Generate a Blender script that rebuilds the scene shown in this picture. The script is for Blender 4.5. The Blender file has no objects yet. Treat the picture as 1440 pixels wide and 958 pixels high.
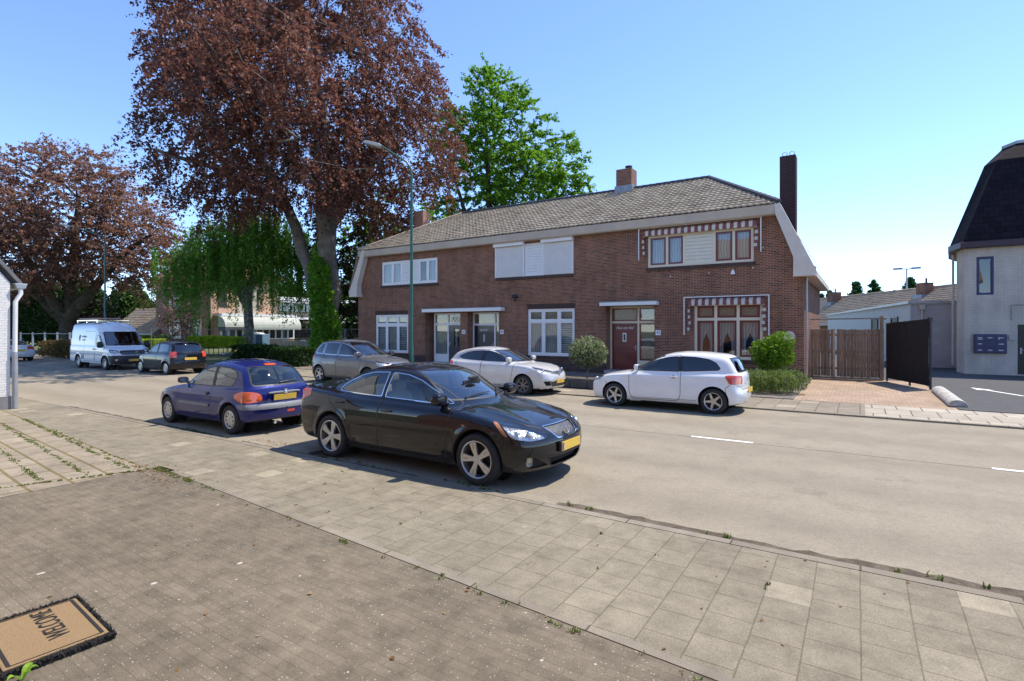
import bpy, bmesh, math, random
import numpy as np
from mathutils import Vector, Matrix, noise as mnoise
random.seed(7)
RNG = np.random.default_rng(7)
SC = bpy.context.scene
COL = SC.collection
PI = math.pi
R = math.radians

# ---------------------------------------------------------------- objects
def link(o, parent=None):
    COL.objects.link(o)
    if parent is not None: o.parent = parent
    return o
def tag(o, label=None, cat=None, group=None, kind=None):
    if label: o['label'] = label
    if cat: o['category'] = cat
    if group: o['group'] = group
    if kind: o['kind'] = kind
    return o
def thing(name, label, cat, loc=(0, 0, 0), rz=0.0, group=None):
    o = bpy.data.objects.new(name, None)
    o.empty_display_size = .2
    link(o); o.location = loc; o.rotation_euler = (0, 0, rz)
    return tag(o, label, cat, group)
def empty(name, parent, loc=(0, 0, 0)):
    o = bpy.data.objects.new(name, None); o.empty_display_size = .1
    link(o, parent); o.location = loc
    return o
def copy_tree(o, parent=None):
    c = o.copy(); COL.objects.link(c)
    if parent is not None: c.parent = parent
    for ch in list(o.children): copy_tree(ch, c)
    return c
def mesh_obj(name, me, mats, parent=None, smooth=False):
    if not isinstance(mats, (list, tuple)): mats = [mats]
    for m in mats: me.materials.append(m)
    if smooth: me.polygons.foreach_set('use_smooth', [True] * len(me.polygons))
    return link(bpy.data.objects.new(name, me), parent)
def np_mesh(name, verts, faces, mat_idx=None):
    """verts (N,3), faces (M,k) arrays -> mesh, quickly"""
    me = bpy.data.meshes.new(name)
    verts = np.asarray(verts, dtype=np.float32); faces = np.asarray(faces, dtype=np.int32)
    M, k = faces.shape
    me.vertices.add(len(verts)); me.vertices.foreach_set('co', verts.ravel())
    me.loops.add(M * k); me.loops.foreach_set('vertex_index', faces.ravel())
    me.polygons.add(M)
    me.polygons.foreach_set('loop_start', np.arange(M, dtype=np.int32) * k)
    me.polygons.foreach_set('loop_total', np.full(M, k, dtype=np.int32))
    if mat_idx is not None: me.polygons.foreach_set('material_index', np.asarray(mat_idx, dtype=np.int32))
    me.update(calc_edges=True)
    return me

class MB:
    """collects simple solids and builds them as one mesh object"""
    def __init__(s): s.v = []; s.f = []; s.m = []; s.mi = 0
    def add(s, vs, fs):
        n = len(s.v); s.v += [tuple(p) for p in vs]
        for f in fs: s.f.append([i + n for i in f]); s.m.append(s.mi)
        return s
    def box(s, x0, x1, y0, y1, z0, z1):
        return s.add([(x0,y0,z0),(x1,y0,z0),(x1,y1,z0),(x0,y1,z0),(x0,y0,z1),(x1,y0,z1),(x1,y1,z1),(x0,y1,z1)],
                     [(0,3,2,1),(4,5,6,7),(0,1,5,4),(1,2,6,5),(2,3,7,6),(3,0,4,7)])
    def quad(s, a, b, c, d): return s.add([a, b, c, d], [(0,1,2,3)])
    def prism(s, poly, axis, a, b):
        """poly = 2D points; axis 'x': (y,z), 'y': (x,z), 'z': (x,y)"""
        n = len(poly)
        def P(p, t): return (t,p[0],p[1]) if axis == 'x' else (p[0],t,p[1]) if axis == 'y' else (p[0],p[1],t)
        vs = [P(p, a) for p in poly] + [P(p, b) for p in poly]
        fs = [list(range(n)), list(range(2*n-1, n-1, -1))] + [(i, i+n, (i+1) % n + n, (i+1) % n) for i in range(n)]
        return s.add(vs, fs)
    def tube(s, pts, r, seg=8, closed=False, caps=True):
        pts = [Vector(p) for p in pts]; n = len(pts)
        rs = r if isinstance(r, (list, tuple)) else [r]*n
        vs = []; prev = None
        for i, p in enumerate(pts):
            if closed: d = pts[(i+1) % n] - pts[i-1]
            else: d = pts[min(i+1, n-1)] - pts[max(i-1, 0)]
            d.normalize()
            if prev is None: u = d.orthogonal().normalized()
            else:
                u = prev - d * prev.dot(d)
                u = u.normalized() if u.length > 1e-6 else d.orthogonal().normalized()
            prev = u; w = d.cross(u)
            for k in range(seg):
                a = 2*PI*k/seg
                vs.append(p + (u*math.cos(a) + w*math.sin(a))*rs[i])
        fs = []
        for i in range(n if closed else n-1):
            j = (i+1) % n
            for k in range(seg):
                k2 = (k+1) % seg
                fs.append((i*seg+k, i*seg+k2, j*seg+k2, j*seg+k))
        if caps and not closed:
            fs.append(list(range(seg-1, -1, -1))); fs.append([(n-1)*seg+k for k in range(seg)])
        return s.add(vs, fs)
    def bar(s, a, b, w, h=None, up=(0,0,1)):
        """box-section bar from a to b"""
        h = h or w; a = Vector(a); b = Vector(b); d = (b-a).normalized(); up = Vector(up)
        if abs(d.dot(up)) > .98: up = Vector((0,1,0))
        u = d.cross(up).normalized(); v = u.cross(d)
        vs = []
        for p in (a, b):
            for q, r in ((-1,-1),(1,-1),(1,1),(-1,1)): vs.append(p + u*(q*w/2) + v*(r*h/2))
        return s.add(vs, [(0,1,2,3)[::-1],(4,5,6,7),(0,1,5,4),(1,2,6,5),(2,3,7,6),(3,0,4,7)])
    def lathe(s, prof, seg=24, axis='z', c=(0,0,0), closed=False, caps=True):
        """prof: (r, t) along the axis"""
        vs = []; n = len(prof)
        for r, t in prof:
            for k in range(seg):
                a = 2*PI*k/seg; p, q = r*math.cos(a), r*math.sin(a)
                v = (p,q,t) if axis == 'z' else (p,t,q) if axis == 'y' else (t,p,q)
                vs.append((v[0]+c[0], v[1]+c[1], v[2]+c[2]))
        fs = []
        for i in range(n if closed else n-1):
            j = (i+1) % n
            for k in range(seg):
                k2 = (k+1) % seg
                fs.append((i*seg+k, i*seg+k2, j*seg+k2, j*seg+k))
        if caps and not closed:
            if prof[0][0] > 1e-5: fs.append(list(range(seg))[::-1])
            if prof[-1][0] > 1e-5: fs.append([(n-1)*seg+k for k in range(seg)])
        return s.add(vs, fs)
    def ell(s, c, r, seg=16, rings=8, e=1.0):
        """(super)ellipsoid"""
        vs = []
        def sp(t): return math.copysign(abs(t)**e, t)
        for i in range(rings+1):
            ph = -PI/2 + PI*i/rings
            for k in range(seg):
                a = 2*PI*k/seg
                vs.append((c[0]+r[0]*sp(math.cos(ph))*sp(math.cos(a)), c[1]+r[1]*sp(math.cos(ph))*sp(math.sin(a)), c[2]+r[2]*sp(math.sin(ph))))
        fs = [(i*seg+k, i*seg+(k+1) % seg, (i+1)*seg+(k+1) % seg, (i+1)*seg+k) for i in range(rings) for k in range(seg)]
        return s.add(vs, fs)
    def xf(s, M, start=0):
        for i in range(start, len(s.v)): s.v[i] = tuple(M @ Vector(s.v[i]))
        return s
    def build(s, name, mats, parent=None, bevel=0, smooth=False, seg=2, weld=False):
        me = bpy.data.meshes.new(name); me.from_pydata(s.v, [], s.f)
        me.polygons.foreach_set('material_index', s.m)
        bm = bmesh.new(); bm.from_mesh(me)
        if weld: bmesh.ops.remove_doubles(bm, verts=bm.verts, dist=1e-5)
        bmesh.ops.recalc_face_normals(bm, faces=bm.faces)
        if bevel:
            es = [e for e in bm.edges if len(e.link_faces) == 2 and e.calc_face_angle(0) > .5]
            bmesh.ops.bevel(bm, geom=es, offset=bevel, segments=seg, profile=.5, affect='EDGES', clamp_overlap=True)
        bm.to_mesh(me); bm.free()
        if smooth:
            me.polygons.foreach_set('use_smooth', [True]*len(me.polygons))
            try: me.set_sharp_from_angle(angle=R(38))
            except Exception: pass
        return mesh_obj(name, me, mats, parent)

def text_mesh(name, txt, size, mat, parent=None, depth=.004, M=None, shear=0.0, sx=1.0):
    cu = bpy.data.curves.new(name, 'FONT'); cu.body = txt; cu.size = size
    cu.align_x = 'CENTER'; cu.align_y = 'CENTER'; cu.extrude = depth/2; cu.shear = shear
    o = bpy.data.objects.new(name, cu); COL.objects.link(o)
    dg = bpy.context.evaluated_depsgraph_get(); dg.update()
    me = bpy.data.meshes.new_from_object(o.evaluated_get(dg))
    bpy.data.objects.remove(o)
    me.transform(Matrix.Diagonal((sx, 1, 1, 1)))
    if M is not None: me.transform(M)
    me.name = name; me.materials.clear()
    return mesh_obj(name, me, mat, parent)

# ---------------------------------------------------------------- materials
class NT:
    def __init__(s, name):
        s.m = bpy.data.materials.new(name); s.m.use_nodes = True
        s.t = s.m.node_tree; s.n = s.t.nodes; s.n.clear()
        s.out = s.n.new('ShaderNodeOutputMaterial')
    def node(s, typ, **kw):
        n = s.n.new(typ)
        for k, v in kw.items():
            if k in n.inputs.keys(): s.set(n.inputs[k], v)
            else: setattr(n, k, v)
        return n
    def set(s, sock, v):
        if isinstance(v, bpy.types.NodeSocket): s.t.links.new(v, sock)
        elif isinstance(v, (tuple, list)) and sock.type == 'RGBA' and len(v) == 3: sock.default_value = (*v, 1)
        else: sock.default_value = v
    def pos(s): return s.node('ShaderNodeNewGeometry').outputs['Position']
    def obj(s): return s.node('ShaderNodeTexCoord').outputs['Object']
    def sep(s, v):
        n = s.node('ShaderNodeSeparateXYZ'); s.set(n.inputs[0], v); return n.outputs
    def comb(s, x=0., y=0., z=0.):
        n = s.node('ShaderNodeCombineXYZ')
        for i, a in enumerate((x, y, z)): s.set(n.inputs[i], a)
        return n.outputs[0]
    def math(s, op, a, b=0., c=None):
        n = s.node('ShaderNodeMath', operation=op); s.set(n.inputs[0], a); s.set(n.inputs[1], b)
        if c is not None: s.set(n.inputs[2], c)
        return n.outputs[0]
    def noise(s, v, scale, detail=4., rough=.55, col=False):
        n = s.node('ShaderNodeTexNoise'); s.set(n.inputs['Vector'], v)
        n.inputs['Scale'].default_value = scale; n.inputs['Detail'].default_value = detail; n.inputs['Roughness'].default_value = rough
        return n.outputs['Color' if col else 'Fac']
    def vor(s, v, scale, feat='F1', out='Distance'):
        n = s.node('ShaderNodeTexVoronoi', feature=feat); s.set(n.inputs['Vector'], v); n.inputs['Scale'].default_value = scale
        return n.outputs[out]
    def ramp(s, f, stops, interp='LINEAR'):
        n = s.node('ShaderNodeValToRGB'); s.set(n.inputs[0], f); cr = n.color_ramp; cr.interpolation = interp
        while len(cr.elements) < len(stops): cr.elements.new(.5)
        for e, (p, c) in zip(cr.elements, stops):
            e.position = p; e.color = (*c, 1) if isinstance(c, (tuple, list)) else (c, c, c, 1)
        return n.outputs['Color']
    def mix(s, f, a, b, blend='MIX'):
        n = s.node('ShaderNodeMix', data_type='RGBA', blend_type=blend)
        s.set(n.inputs[0], f); s.set(n.inputs[6], a); s.set(n.inputs[7], b)
        return n.outputs[2]
    def bump(s, h, strength=.3, dist=.01):
        n = s.node('ShaderNodeBump'); s.set(n.inputs['Height'], h)
        n.inputs['Strength'].default_value = strength; n.inputs['Distance'].default_value = dist
        return n.outputs[0]
    def bsdf(s, col, rough=.7, metal=0., normal=None, coat=0., spec=None, coat_rough=.03, trans=0., ior=None, emit=None):
        n = s.node('ShaderNodeBsdfPrincipled'); s.set(n.inputs['Base Color'], col); s.set(n.inputs['Roughness'], rough)
        s.set(n.inputs['Metallic'], metal)
        if normal is not None: s.set(n.inputs['Normal'], normal)
        if coat: s.set(n.inputs['Coat Weight'], coat); s.set(n.inputs['Coat Roughness'], coat_rough)
        if spec is not None: s.set(n.inputs['Specular IOR Level'], spec)
        if trans: s.set(n.inputs['Transmission Weight'], trans)
        if ior: s.set(n.inputs['IOR'], ior)
        return n.outputs[0]
    def done(s, sh):
        s.t.links.new(sh, s.out.inputs['Surface']); return s.m

def plain(name, col, rough=.6, metal=0., coat=0., spec=None, var=.12, scale=3., bump=0., bscale=60., coat_rough=.03):
    """a painted / plain surface with a little unevenness in tone"""
    t = NT(name); p = t.obj()
    f = t.noise(p, scale, 5.)
    lo = tuple(c*(1-var) for c in col); hi = tuple(min(1, c*(1+var)) for c in col)
    c = t.ramp(f, [(.3, lo), (.7, hi)])
    nrm = t.bump(t.noise(p, bscale, 3.), bump, .01) if bump else None
    return t.done(t.bsdf(c, rough, metal, nrm, coat, spec, coat_rough))

def glass_mat(name, tint=(.55,.6,.6), refl=1.0, tr=.9, base=.06):
    t = NT(name)
    fr = t.node('ShaderNodeLayerWeight'); fr.inputs['Blend'].default_value = .5
    f = t.math('POWER', fr.outputs['Facing'], 3.2)
    f = t.math('MULTIPLY_ADD', f, .85*refl, base)
    tr_ = t.node('ShaderNodeBsdfTransparent'); t.set(tr_.inputs[0], tuple(c*tr for c in tint))
    gl = t.node('ShaderNodeBsdfGlossy'); t.set(gl.inputs[0], (1,1,1)); gl.inputs['Roughness'].default_value = .015
    mx = t.node('ShaderNodeMixShader'); t.set(mx.inputs[0], f); t.set(mx.inputs[1], tr_.outputs[0]); t.set(mx.inputs[2], gl.outputs[0])
    return t.done(mx.outputs[0])

def paint_mat(name, col, flake=.0, rough=.35, inside=(.02,.02,.02)):
    """car paint with clear coat; the inner face of the panel is dark trim"""
    t = NT(name); p = t.obj()
    c = t.ramp(t.noise(p, 2.2, 4.), [(.3, tuple(a*.94 for a in col)), (.7, tuple(min(1,a*1.05) for a in col))])
    geo = t.node('ShaderNodeNewGeometry')
    c = t.mix(geo.outputs['Backfacing'], c, inside)
    # road dust gathering low on the panels
    z = t.sep(p)[2]
    dz = t.math('SUBTRACT', .38, z); dz = t.math('MULTIPLY', dz, 2.2)
    dz = t.math('MULTIPLY', t.math('MAXIMUM', dz, 0.), t.noise(p, 9., 5.))
    c = t.mix(t.math('MINIMUM', dz, .16), c, (.16,.14,.12))
    rr = t.math('ADD', rough, dz)
    return t.done(t.bsdf(c, rr, flake, None, 1.0, .08 if max(col) < .3 else .4, .012))
# ================================================================ vehicles
def curve(pts, sig=.05):
    pts = sorted(pts); xs = np.array([p[0] for p in pts], float); ys = np.array([p[1] for p in pts], float)
    lo, hi = xs[0]-1.2, xs[-1]+1.2
    n = 1600; X = np.linspace(lo, hi, n); Y = np.interp(X, xs, ys)
    # extend the end slopes a little so that smoothing does not sag
    s0 = (ys[1]-ys[0])/(xs[1]-xs[0]); s1 = (ys[-1]-ys[-2])/(xs[-1]-xs[-2])
    Y = np.where(X < xs[0], ys[0]+s0*(X-xs[0]), np.where(X > xs[-1], ys[-1]+s1*(X-xs[-1]), Y))
    w = int(3*sig/(X[1]-X[0]))+1; k = np.exp(-.5*(np.arange(-w, w+1)*(X[1]-X[0])/sig)**2); k /= k.sum()
    Yp = np.pad(Y, w, mode='edge'); Ys = np.convolve(Yp, k, mode='valid')
    dY = np.gradient(Ys, X)
    def f(x): return np.interp(x, X, Ys)
    f.d = lambda x: np.interp(x, X, dY)
    return f
def smax(a, b, k):
    h = np.clip(.5+.5*(a-b)/k, 0, 1); return b+(a-b)*h+k*h*(1-h)
def smin(a, b, k): return -smax(-a, -b, k)
def sstep(x, a, b):
    t = np.clip((x-a)/(b-a), 0, 1); return t*t*(3-2*t)

class CarShape:
    """the outer skin of a car as one smooth solid, from its side, front and plan curves"""
    def __init__(s, S):
        s.S = S
        c = lambda k, sig=.05: curve(S[k], S.get(k+'_s', sig))
        s.Zc = c('Zc', .07); s.Zh = c('Zh', .07); s.Xf = c('Xf', .035); s.Xr = c('Xr', .035)
        s.Wp = c('Wp', .12); s.Ws = c('Ws', .035); s.Wc = c('Wc', .04); s.Zb = c('Zb', .06)
        s.Wcp = c('Wcp', .15) if 'Wcp' in S else (lambda x: 0*x)
    def F(s, P):
        S = s.S; x, y, z = P[..., 0], P[..., 1], P[..., 2]; ay = np.abs(y)
        W = s.Wp(x) + s.Ws(z)
        for ax in S['axles']:
            r = np.hypot(x-ax, z-S['tr'])
            W = W + S.get('flare', .012)*np.exp(-((r-S['ar']-.015)/S.get('flw', .05))**2)
        for (zc, wd, dep, x0, x1) in S.get('creases', []):      # swage lines: a small step in the side
            W = W + dep*np.exp(-((z-zc(x) if callable(zc) else z-zc)/wd)**2)*sstep(x, x0, x0+.3)*(1-sstep(x, x1-.3, x1))
        side = ay-W
        xh = x
        zt = s.Zh(xh) - S.get('crown', .05)*(ay/.8)**2
        for (yc, wd, hh, x0, x1) in S.get('hoodlines', []):
            zt = zt + hh*np.exp(-((ay-yc)/wd)**2)*sstep(x, x0, x0+.3)*(1-sstep(x, x1-.3, x1))
        top = (z-zt)/np.sqrt(1+s.Zh.d(xh)**2)
        kf, kf4, kr, kr4 = S.get('kf', .18), S.get('kf4', .3), S.get('kr', .12), S.get('kr4', .2)
        fr = x-(s.Xf(z)-kf*ay**2-kf4*ay**4); fr = fr/np.sqrt(1+s.Xf.d(z)**2)
        rr = (s.Xr(z)+kr*ay**2+kr4*ay**4)-x; rr = rr/np.sqrt(1+s.Xr.d(z)**2)
        bot = s.Zb(x)-z
        b = smax(side, top, S.get('ks', .07)); b = smax(b, fr, S.get('kfr', .09)); b = smax(b, rr, S.get('krr', .07)); b = smax(b, bot, .05)
        xm = S.get('xm', -.2)
        kw, kb = S.get('kw', .28), S.get('kb', .15)
        xe = x + ay**2*(kw*sstep(x, xm-.2, xm+.9) - kb*sstep(-x, -xm+.2, -xm+1.2))
        zc = s.Zc(xe)-S.get('rcrown', .06)*(ay/.6)**2
        ct = (z-zc)/np.sqrt(1+s.Zc.d(xe)**2)
        cs = (ay-s.Wc(z)-s.Wcp(x))*.96
        cab = smax(cs, ct, S.get('kc', .1))
        cab = np.maximum(cab, S.get('cabmin', .7)-z)
        cab = np.maximum(cab, np.maximum(rr, fr)+.012)
        if 'Xrc' in S:   # upright tail of the cabin (vans)
            cab = smax(cab, S['Xrc']-x+.03*ay**2, .06)
        return smin(b, cab, S.get('kj', .05))
    def grad(s, P, h=2e-3):
        g = np.zeros_like(P)
        for i in range(3):
            d = np.zeros(3); d[i] = h
            g[:, i] = s.F(P+d)-s.F(P-d)
        return g/np.maximum(np.linalg.norm(g, axis=1), 1e-9)[:, None]
    def march(s, O, D, tmax, inward=False, n=70):
        """first surface crossing along D (outward: in->out; inward: out->in)"""
        O = np.asarray(O, float); D = np.asarray(D, float)
        ts = np.linspace(0, tmax, n); sg = -1 if inward else 1
        lo = np.zeros(len(O)); hi = np.full(len(O), tmax); found = np.zeros(len(O), bool)
        for a, b in zip(ts[:-1], ts[1:]):
            v = sg*s.F(O+D*b)
            hit = (~found) & (v > 0)
            lo[hit] = a; hi[hit] = b; found |= hit
        for _ in range(26):
            m = .5*(lo+hi); v = sg*s.F(O+D*m[:, None]) > 0
            hi = np.where(v, m, hi); lo = np.where(v, lo, m)
        return O+D*(.5*(lo+hi))[:, None], found
    def side(s, xz, sgn):
        xz = np.asarray(xz, float); O = np.stack([xz[:, 0], np.full(len(xz), sgn*1.4), xz[:, 1]], 1)
        D = np.tile([0, -sgn, 0], (len(xz), 1)); return s.march(O, D, 1.4, True)[0]
    def ahead(s, yz, front=True):
        yz = np.asarray(yz, float); L = 4.0; e = 1 if front else -1
        O = np.stack([np.full(len(yz), e*L), yz[:, 0], yz[:, 1]], 1); D = np.tile([-e, 0, 0], (len(yz), 1))
        return s.march(O, D, L, True, 160)[0]
    def down(s, xy):
        xy = np.asarray(xy, float); O = np.stack([xy[:, 0], xy[:, 1], np.full(len(xy), 3.0)], 1)
        return s.march(O, np.tile([0, 0, -1.], (len(xy), 1)), 2.6, True)[0]
    def mesh(s):
        S = s.S; ds = S.get('ds', .04)
        xa, xb = S['core']; zc0 = S.get('zcore', .55); M = S.get('ring', 112)
        ns = int((xb-xa)/ds); xs = np.linspace(xa, xb, ns+1)
        th = 2*PI*(np.arange(M)+.5)/M
        e = np.stack([np.zeros(M), np.sin(th), np.cos(th)], 1)
        nc = S.get('ncap', 26)
        O, D = [], []
        for i in range(nc):       # rear cap: pole first
            a = (i+.5)/nc*PI/2
            O.append(np.tile([xa, 0, zc0], (M, 1))); d = e*math.sin(a); d = d+np.array([-math.cos(a), 0, 0]); D.append(d)
        for x in xs:
            O.append(np.tile([x, 0, zc0], (M, 1))); D.append(e.copy())
        for i in range(nc):
            a = (nc-i-.5)/nc*PI/2
            O.append(np.tile([xb, 0, zc0], (M, 1))); d = e*math.sin(a); d = d+np.array([math.cos(a), 0, 0]); D.append(d)
        nr = len(O)
        V, ok = s.march(np.concatenate(O), np.concatenate(D), S.get('tmax', 2.0), False, 90)
        F = []
        for i in range(nr-1):
            a = i*M+np.arange(M); b = i*M+(np.arange(M)+1) % M
            F.append(np.stack([a, b, b+M, a+M], 1))
        F = np.concatenate(F)
        bm = bmesh.new()
        vs = [bm.verts.new(v) for v in V]
        for f in F: bm.faces.new([vs[k] for k in f])
        bm.faces.new([vs[k] for k in range(M)][::-1]); bm.faces.new([vs[(nr-1)*M+k] for k in range(M)])
        bm.normal_update()
        bm.faces.ensure_lookup_table()
        f0 = bm.faces[len(F)//2]
        c = f0.calc_center_median()
        if s.F(np.array([c+f0.normal*.02]))[0] < 0: bmesh.ops.reverse_faces(bm, faces=bm.faces)
        bm.faces.ensure_lookup_table(); bm.normal_update()
        return bm

def pip(px, py, poly):
    ins = False; j = len(poly)-1
    for i in range(len(poly)):
        xi, yi = poly[i]; xj, yj = poly[j]
        if (yi > py) != (yj > py) and px < (xj-xi)*(py-yi)/(yj-yi)+xi: ins = not ins
        j = i
    return ins
def cut(bm, poly3, d, layer, val, filt=None, over=None):
    """split the skin along a closed outline seen along d; the faces inside get the number val"""
    d = Vector(d).normalized()
    u = Vector((0, 0, 1)).cross(d)
    u = u.normalized() if u.length > .1 else Vector((0, 1, 0))
    v = d.cross(u).normalized()
    poly = [(Vector(p).dot(u), Vector(p).dot(v)) for p in poly3]
    x0 = min(p[0] for p in poly)-.06; x1 = max(p[0] for p in poly)+.06; y0 = min(p[1] for p in poly)-.06; y1 = max(p[1] for p in poly)+.06
    loc = []
    for f in bm.faces:
        if f.normal.dot(d) < .03: continue
        c = f.calc_center_median(); a, b = c.dot(u), c.dot(v)
        if x0 < a < x1 and y0 < b < y1 and (filt is None or filt(c)): loc.append(f)
    n = len(poly)
    P3 = [Vector(p) for p in poly3]
    for i in range(n):
        a, b = poly[i], poly[(i+1) % n]
        if math.hypot(b[0]-a[0], b[1]-a[1]) < 1e-5: continue
        bx0, bx1 = min(a[0], b[0])-1e-4, max(a[0], b[0])+1e-4; by0, by1 = min(a[1], b[1])-1e-4, max(a[1], b[1])+1e-4
        e = u*(b[0]-a[0])+v*(b[1]-a[1]); nn = e.cross(d).normalized(); p0 = u*a[0]+v*a[1]
        # plane through the edge: uses only u,v coordinates
        cand = []
        for f in loc:
            if not f.is_valid: continue
            us = [w.co.dot(u) for w in f.verts]; vs_ = [w.co.dot(v) for w in f.verts]
            if max(us) < bx0 or min(us) > bx1 or max(vs_) < by0 or min(vs_) > by1: continue
            ds_ = [(w.co-p0).dot(nn) for w in f.verts]
            if min(ds_) < -1e-6 and max(ds_) > 1e-6: cand.append(f)
        if not cand: continue
        es = list({ed for f in cand for ed in f.edges}); vv = list({w for f in cand for w in f.verts})
        r = bmesh.ops.bisect_plane(bm, geom=cand+es+vv, dist=1e-6, plane_co=p0, plane_no=nn)
        seen = set(loc)
        for g in r['geom']:
            if isinstance(g, bmesh.types.BMFace) and g not in seen: loc.append(g); seen.add(g)
    out = []
    for f in loc:
        if not f.is_valid: continue
        if over is not None and f[layer] not in over: continue
        c = f.calc_center_median()
        if pip(c.dot(u), c.dot(v), poly):
            f[layer] = val; out.append(f)
    return out

def circle_xz(cx, cz, r, n=40, a0=0, a1=2*PI):
    return [(cx+r*math.cos(a0+(a1-a0)*i/n), 0, cz+r*math.sin(a0+(a1-a0)*i/n)) for i in range(n)]

def ribbon(mb, pts, nrm, width, lift=.002, closed=True, thick=0.0):
    """a flat strip along points lying on the skin"""
    n = len(pts); pts = [Vector(p) for p in pts]; nrm = [Vector(q) for q in nrm]
    L, Rr = [], []
    for i in range(n):
        if closed: t = pts[(i+1) % n]-pts[i-1]
        else: t = pts[min(i+1, n-1)]-pts[max(i-1, 0)]
        if t.length < 1e-7: t = Vector((1, 0, 0))
        b = nrm[i].cross(t.normalized()).normalized()
        L.append(pts[i]+b*width/2+nrm[i]*lift); Rr.append(pts[i]-b*width/2+nrm[i]*lift)
    vs = L+Rr; m = n if closed else n-1
    mb.add(vs, [(i, (i+1) % n, (i+1) % n+n, i+n) for i in range(m)])

def resample(poly, step, closed=True):
    out = []; n = len(poly)
    for i in range(n if closed else n-1):
        a = np.array(poly[i], float); b = np.array(poly[(i+1) % n], float); L = np.linalg.norm(b-a); k = max(1, int(L/step))
        for j in range(k): out.append(tuple(a+(b-a)*j/k))
    if not closed: out.append(tuple(poly[-1]))
    return out
def rounded(poly, r, seg=4):
    """round the corners of a 2D outline"""
    out = []; n = len(poly)
    for i in range(n):
        p = Vector(poly[i]); a = Vector(poly[i-1])-p; b = Vector(poly[(i+1) % n])-p
        k = min(r, a.length*.45, b.length*.45)
        A = p+a.normalized()*k; B = p+b.normalized()*k
        for j in range(seg+1):
            t = j/seg; out.append(tuple((1-t)**2*A+2*t*(1-t)*p+t*t*B))
    return out

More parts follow.
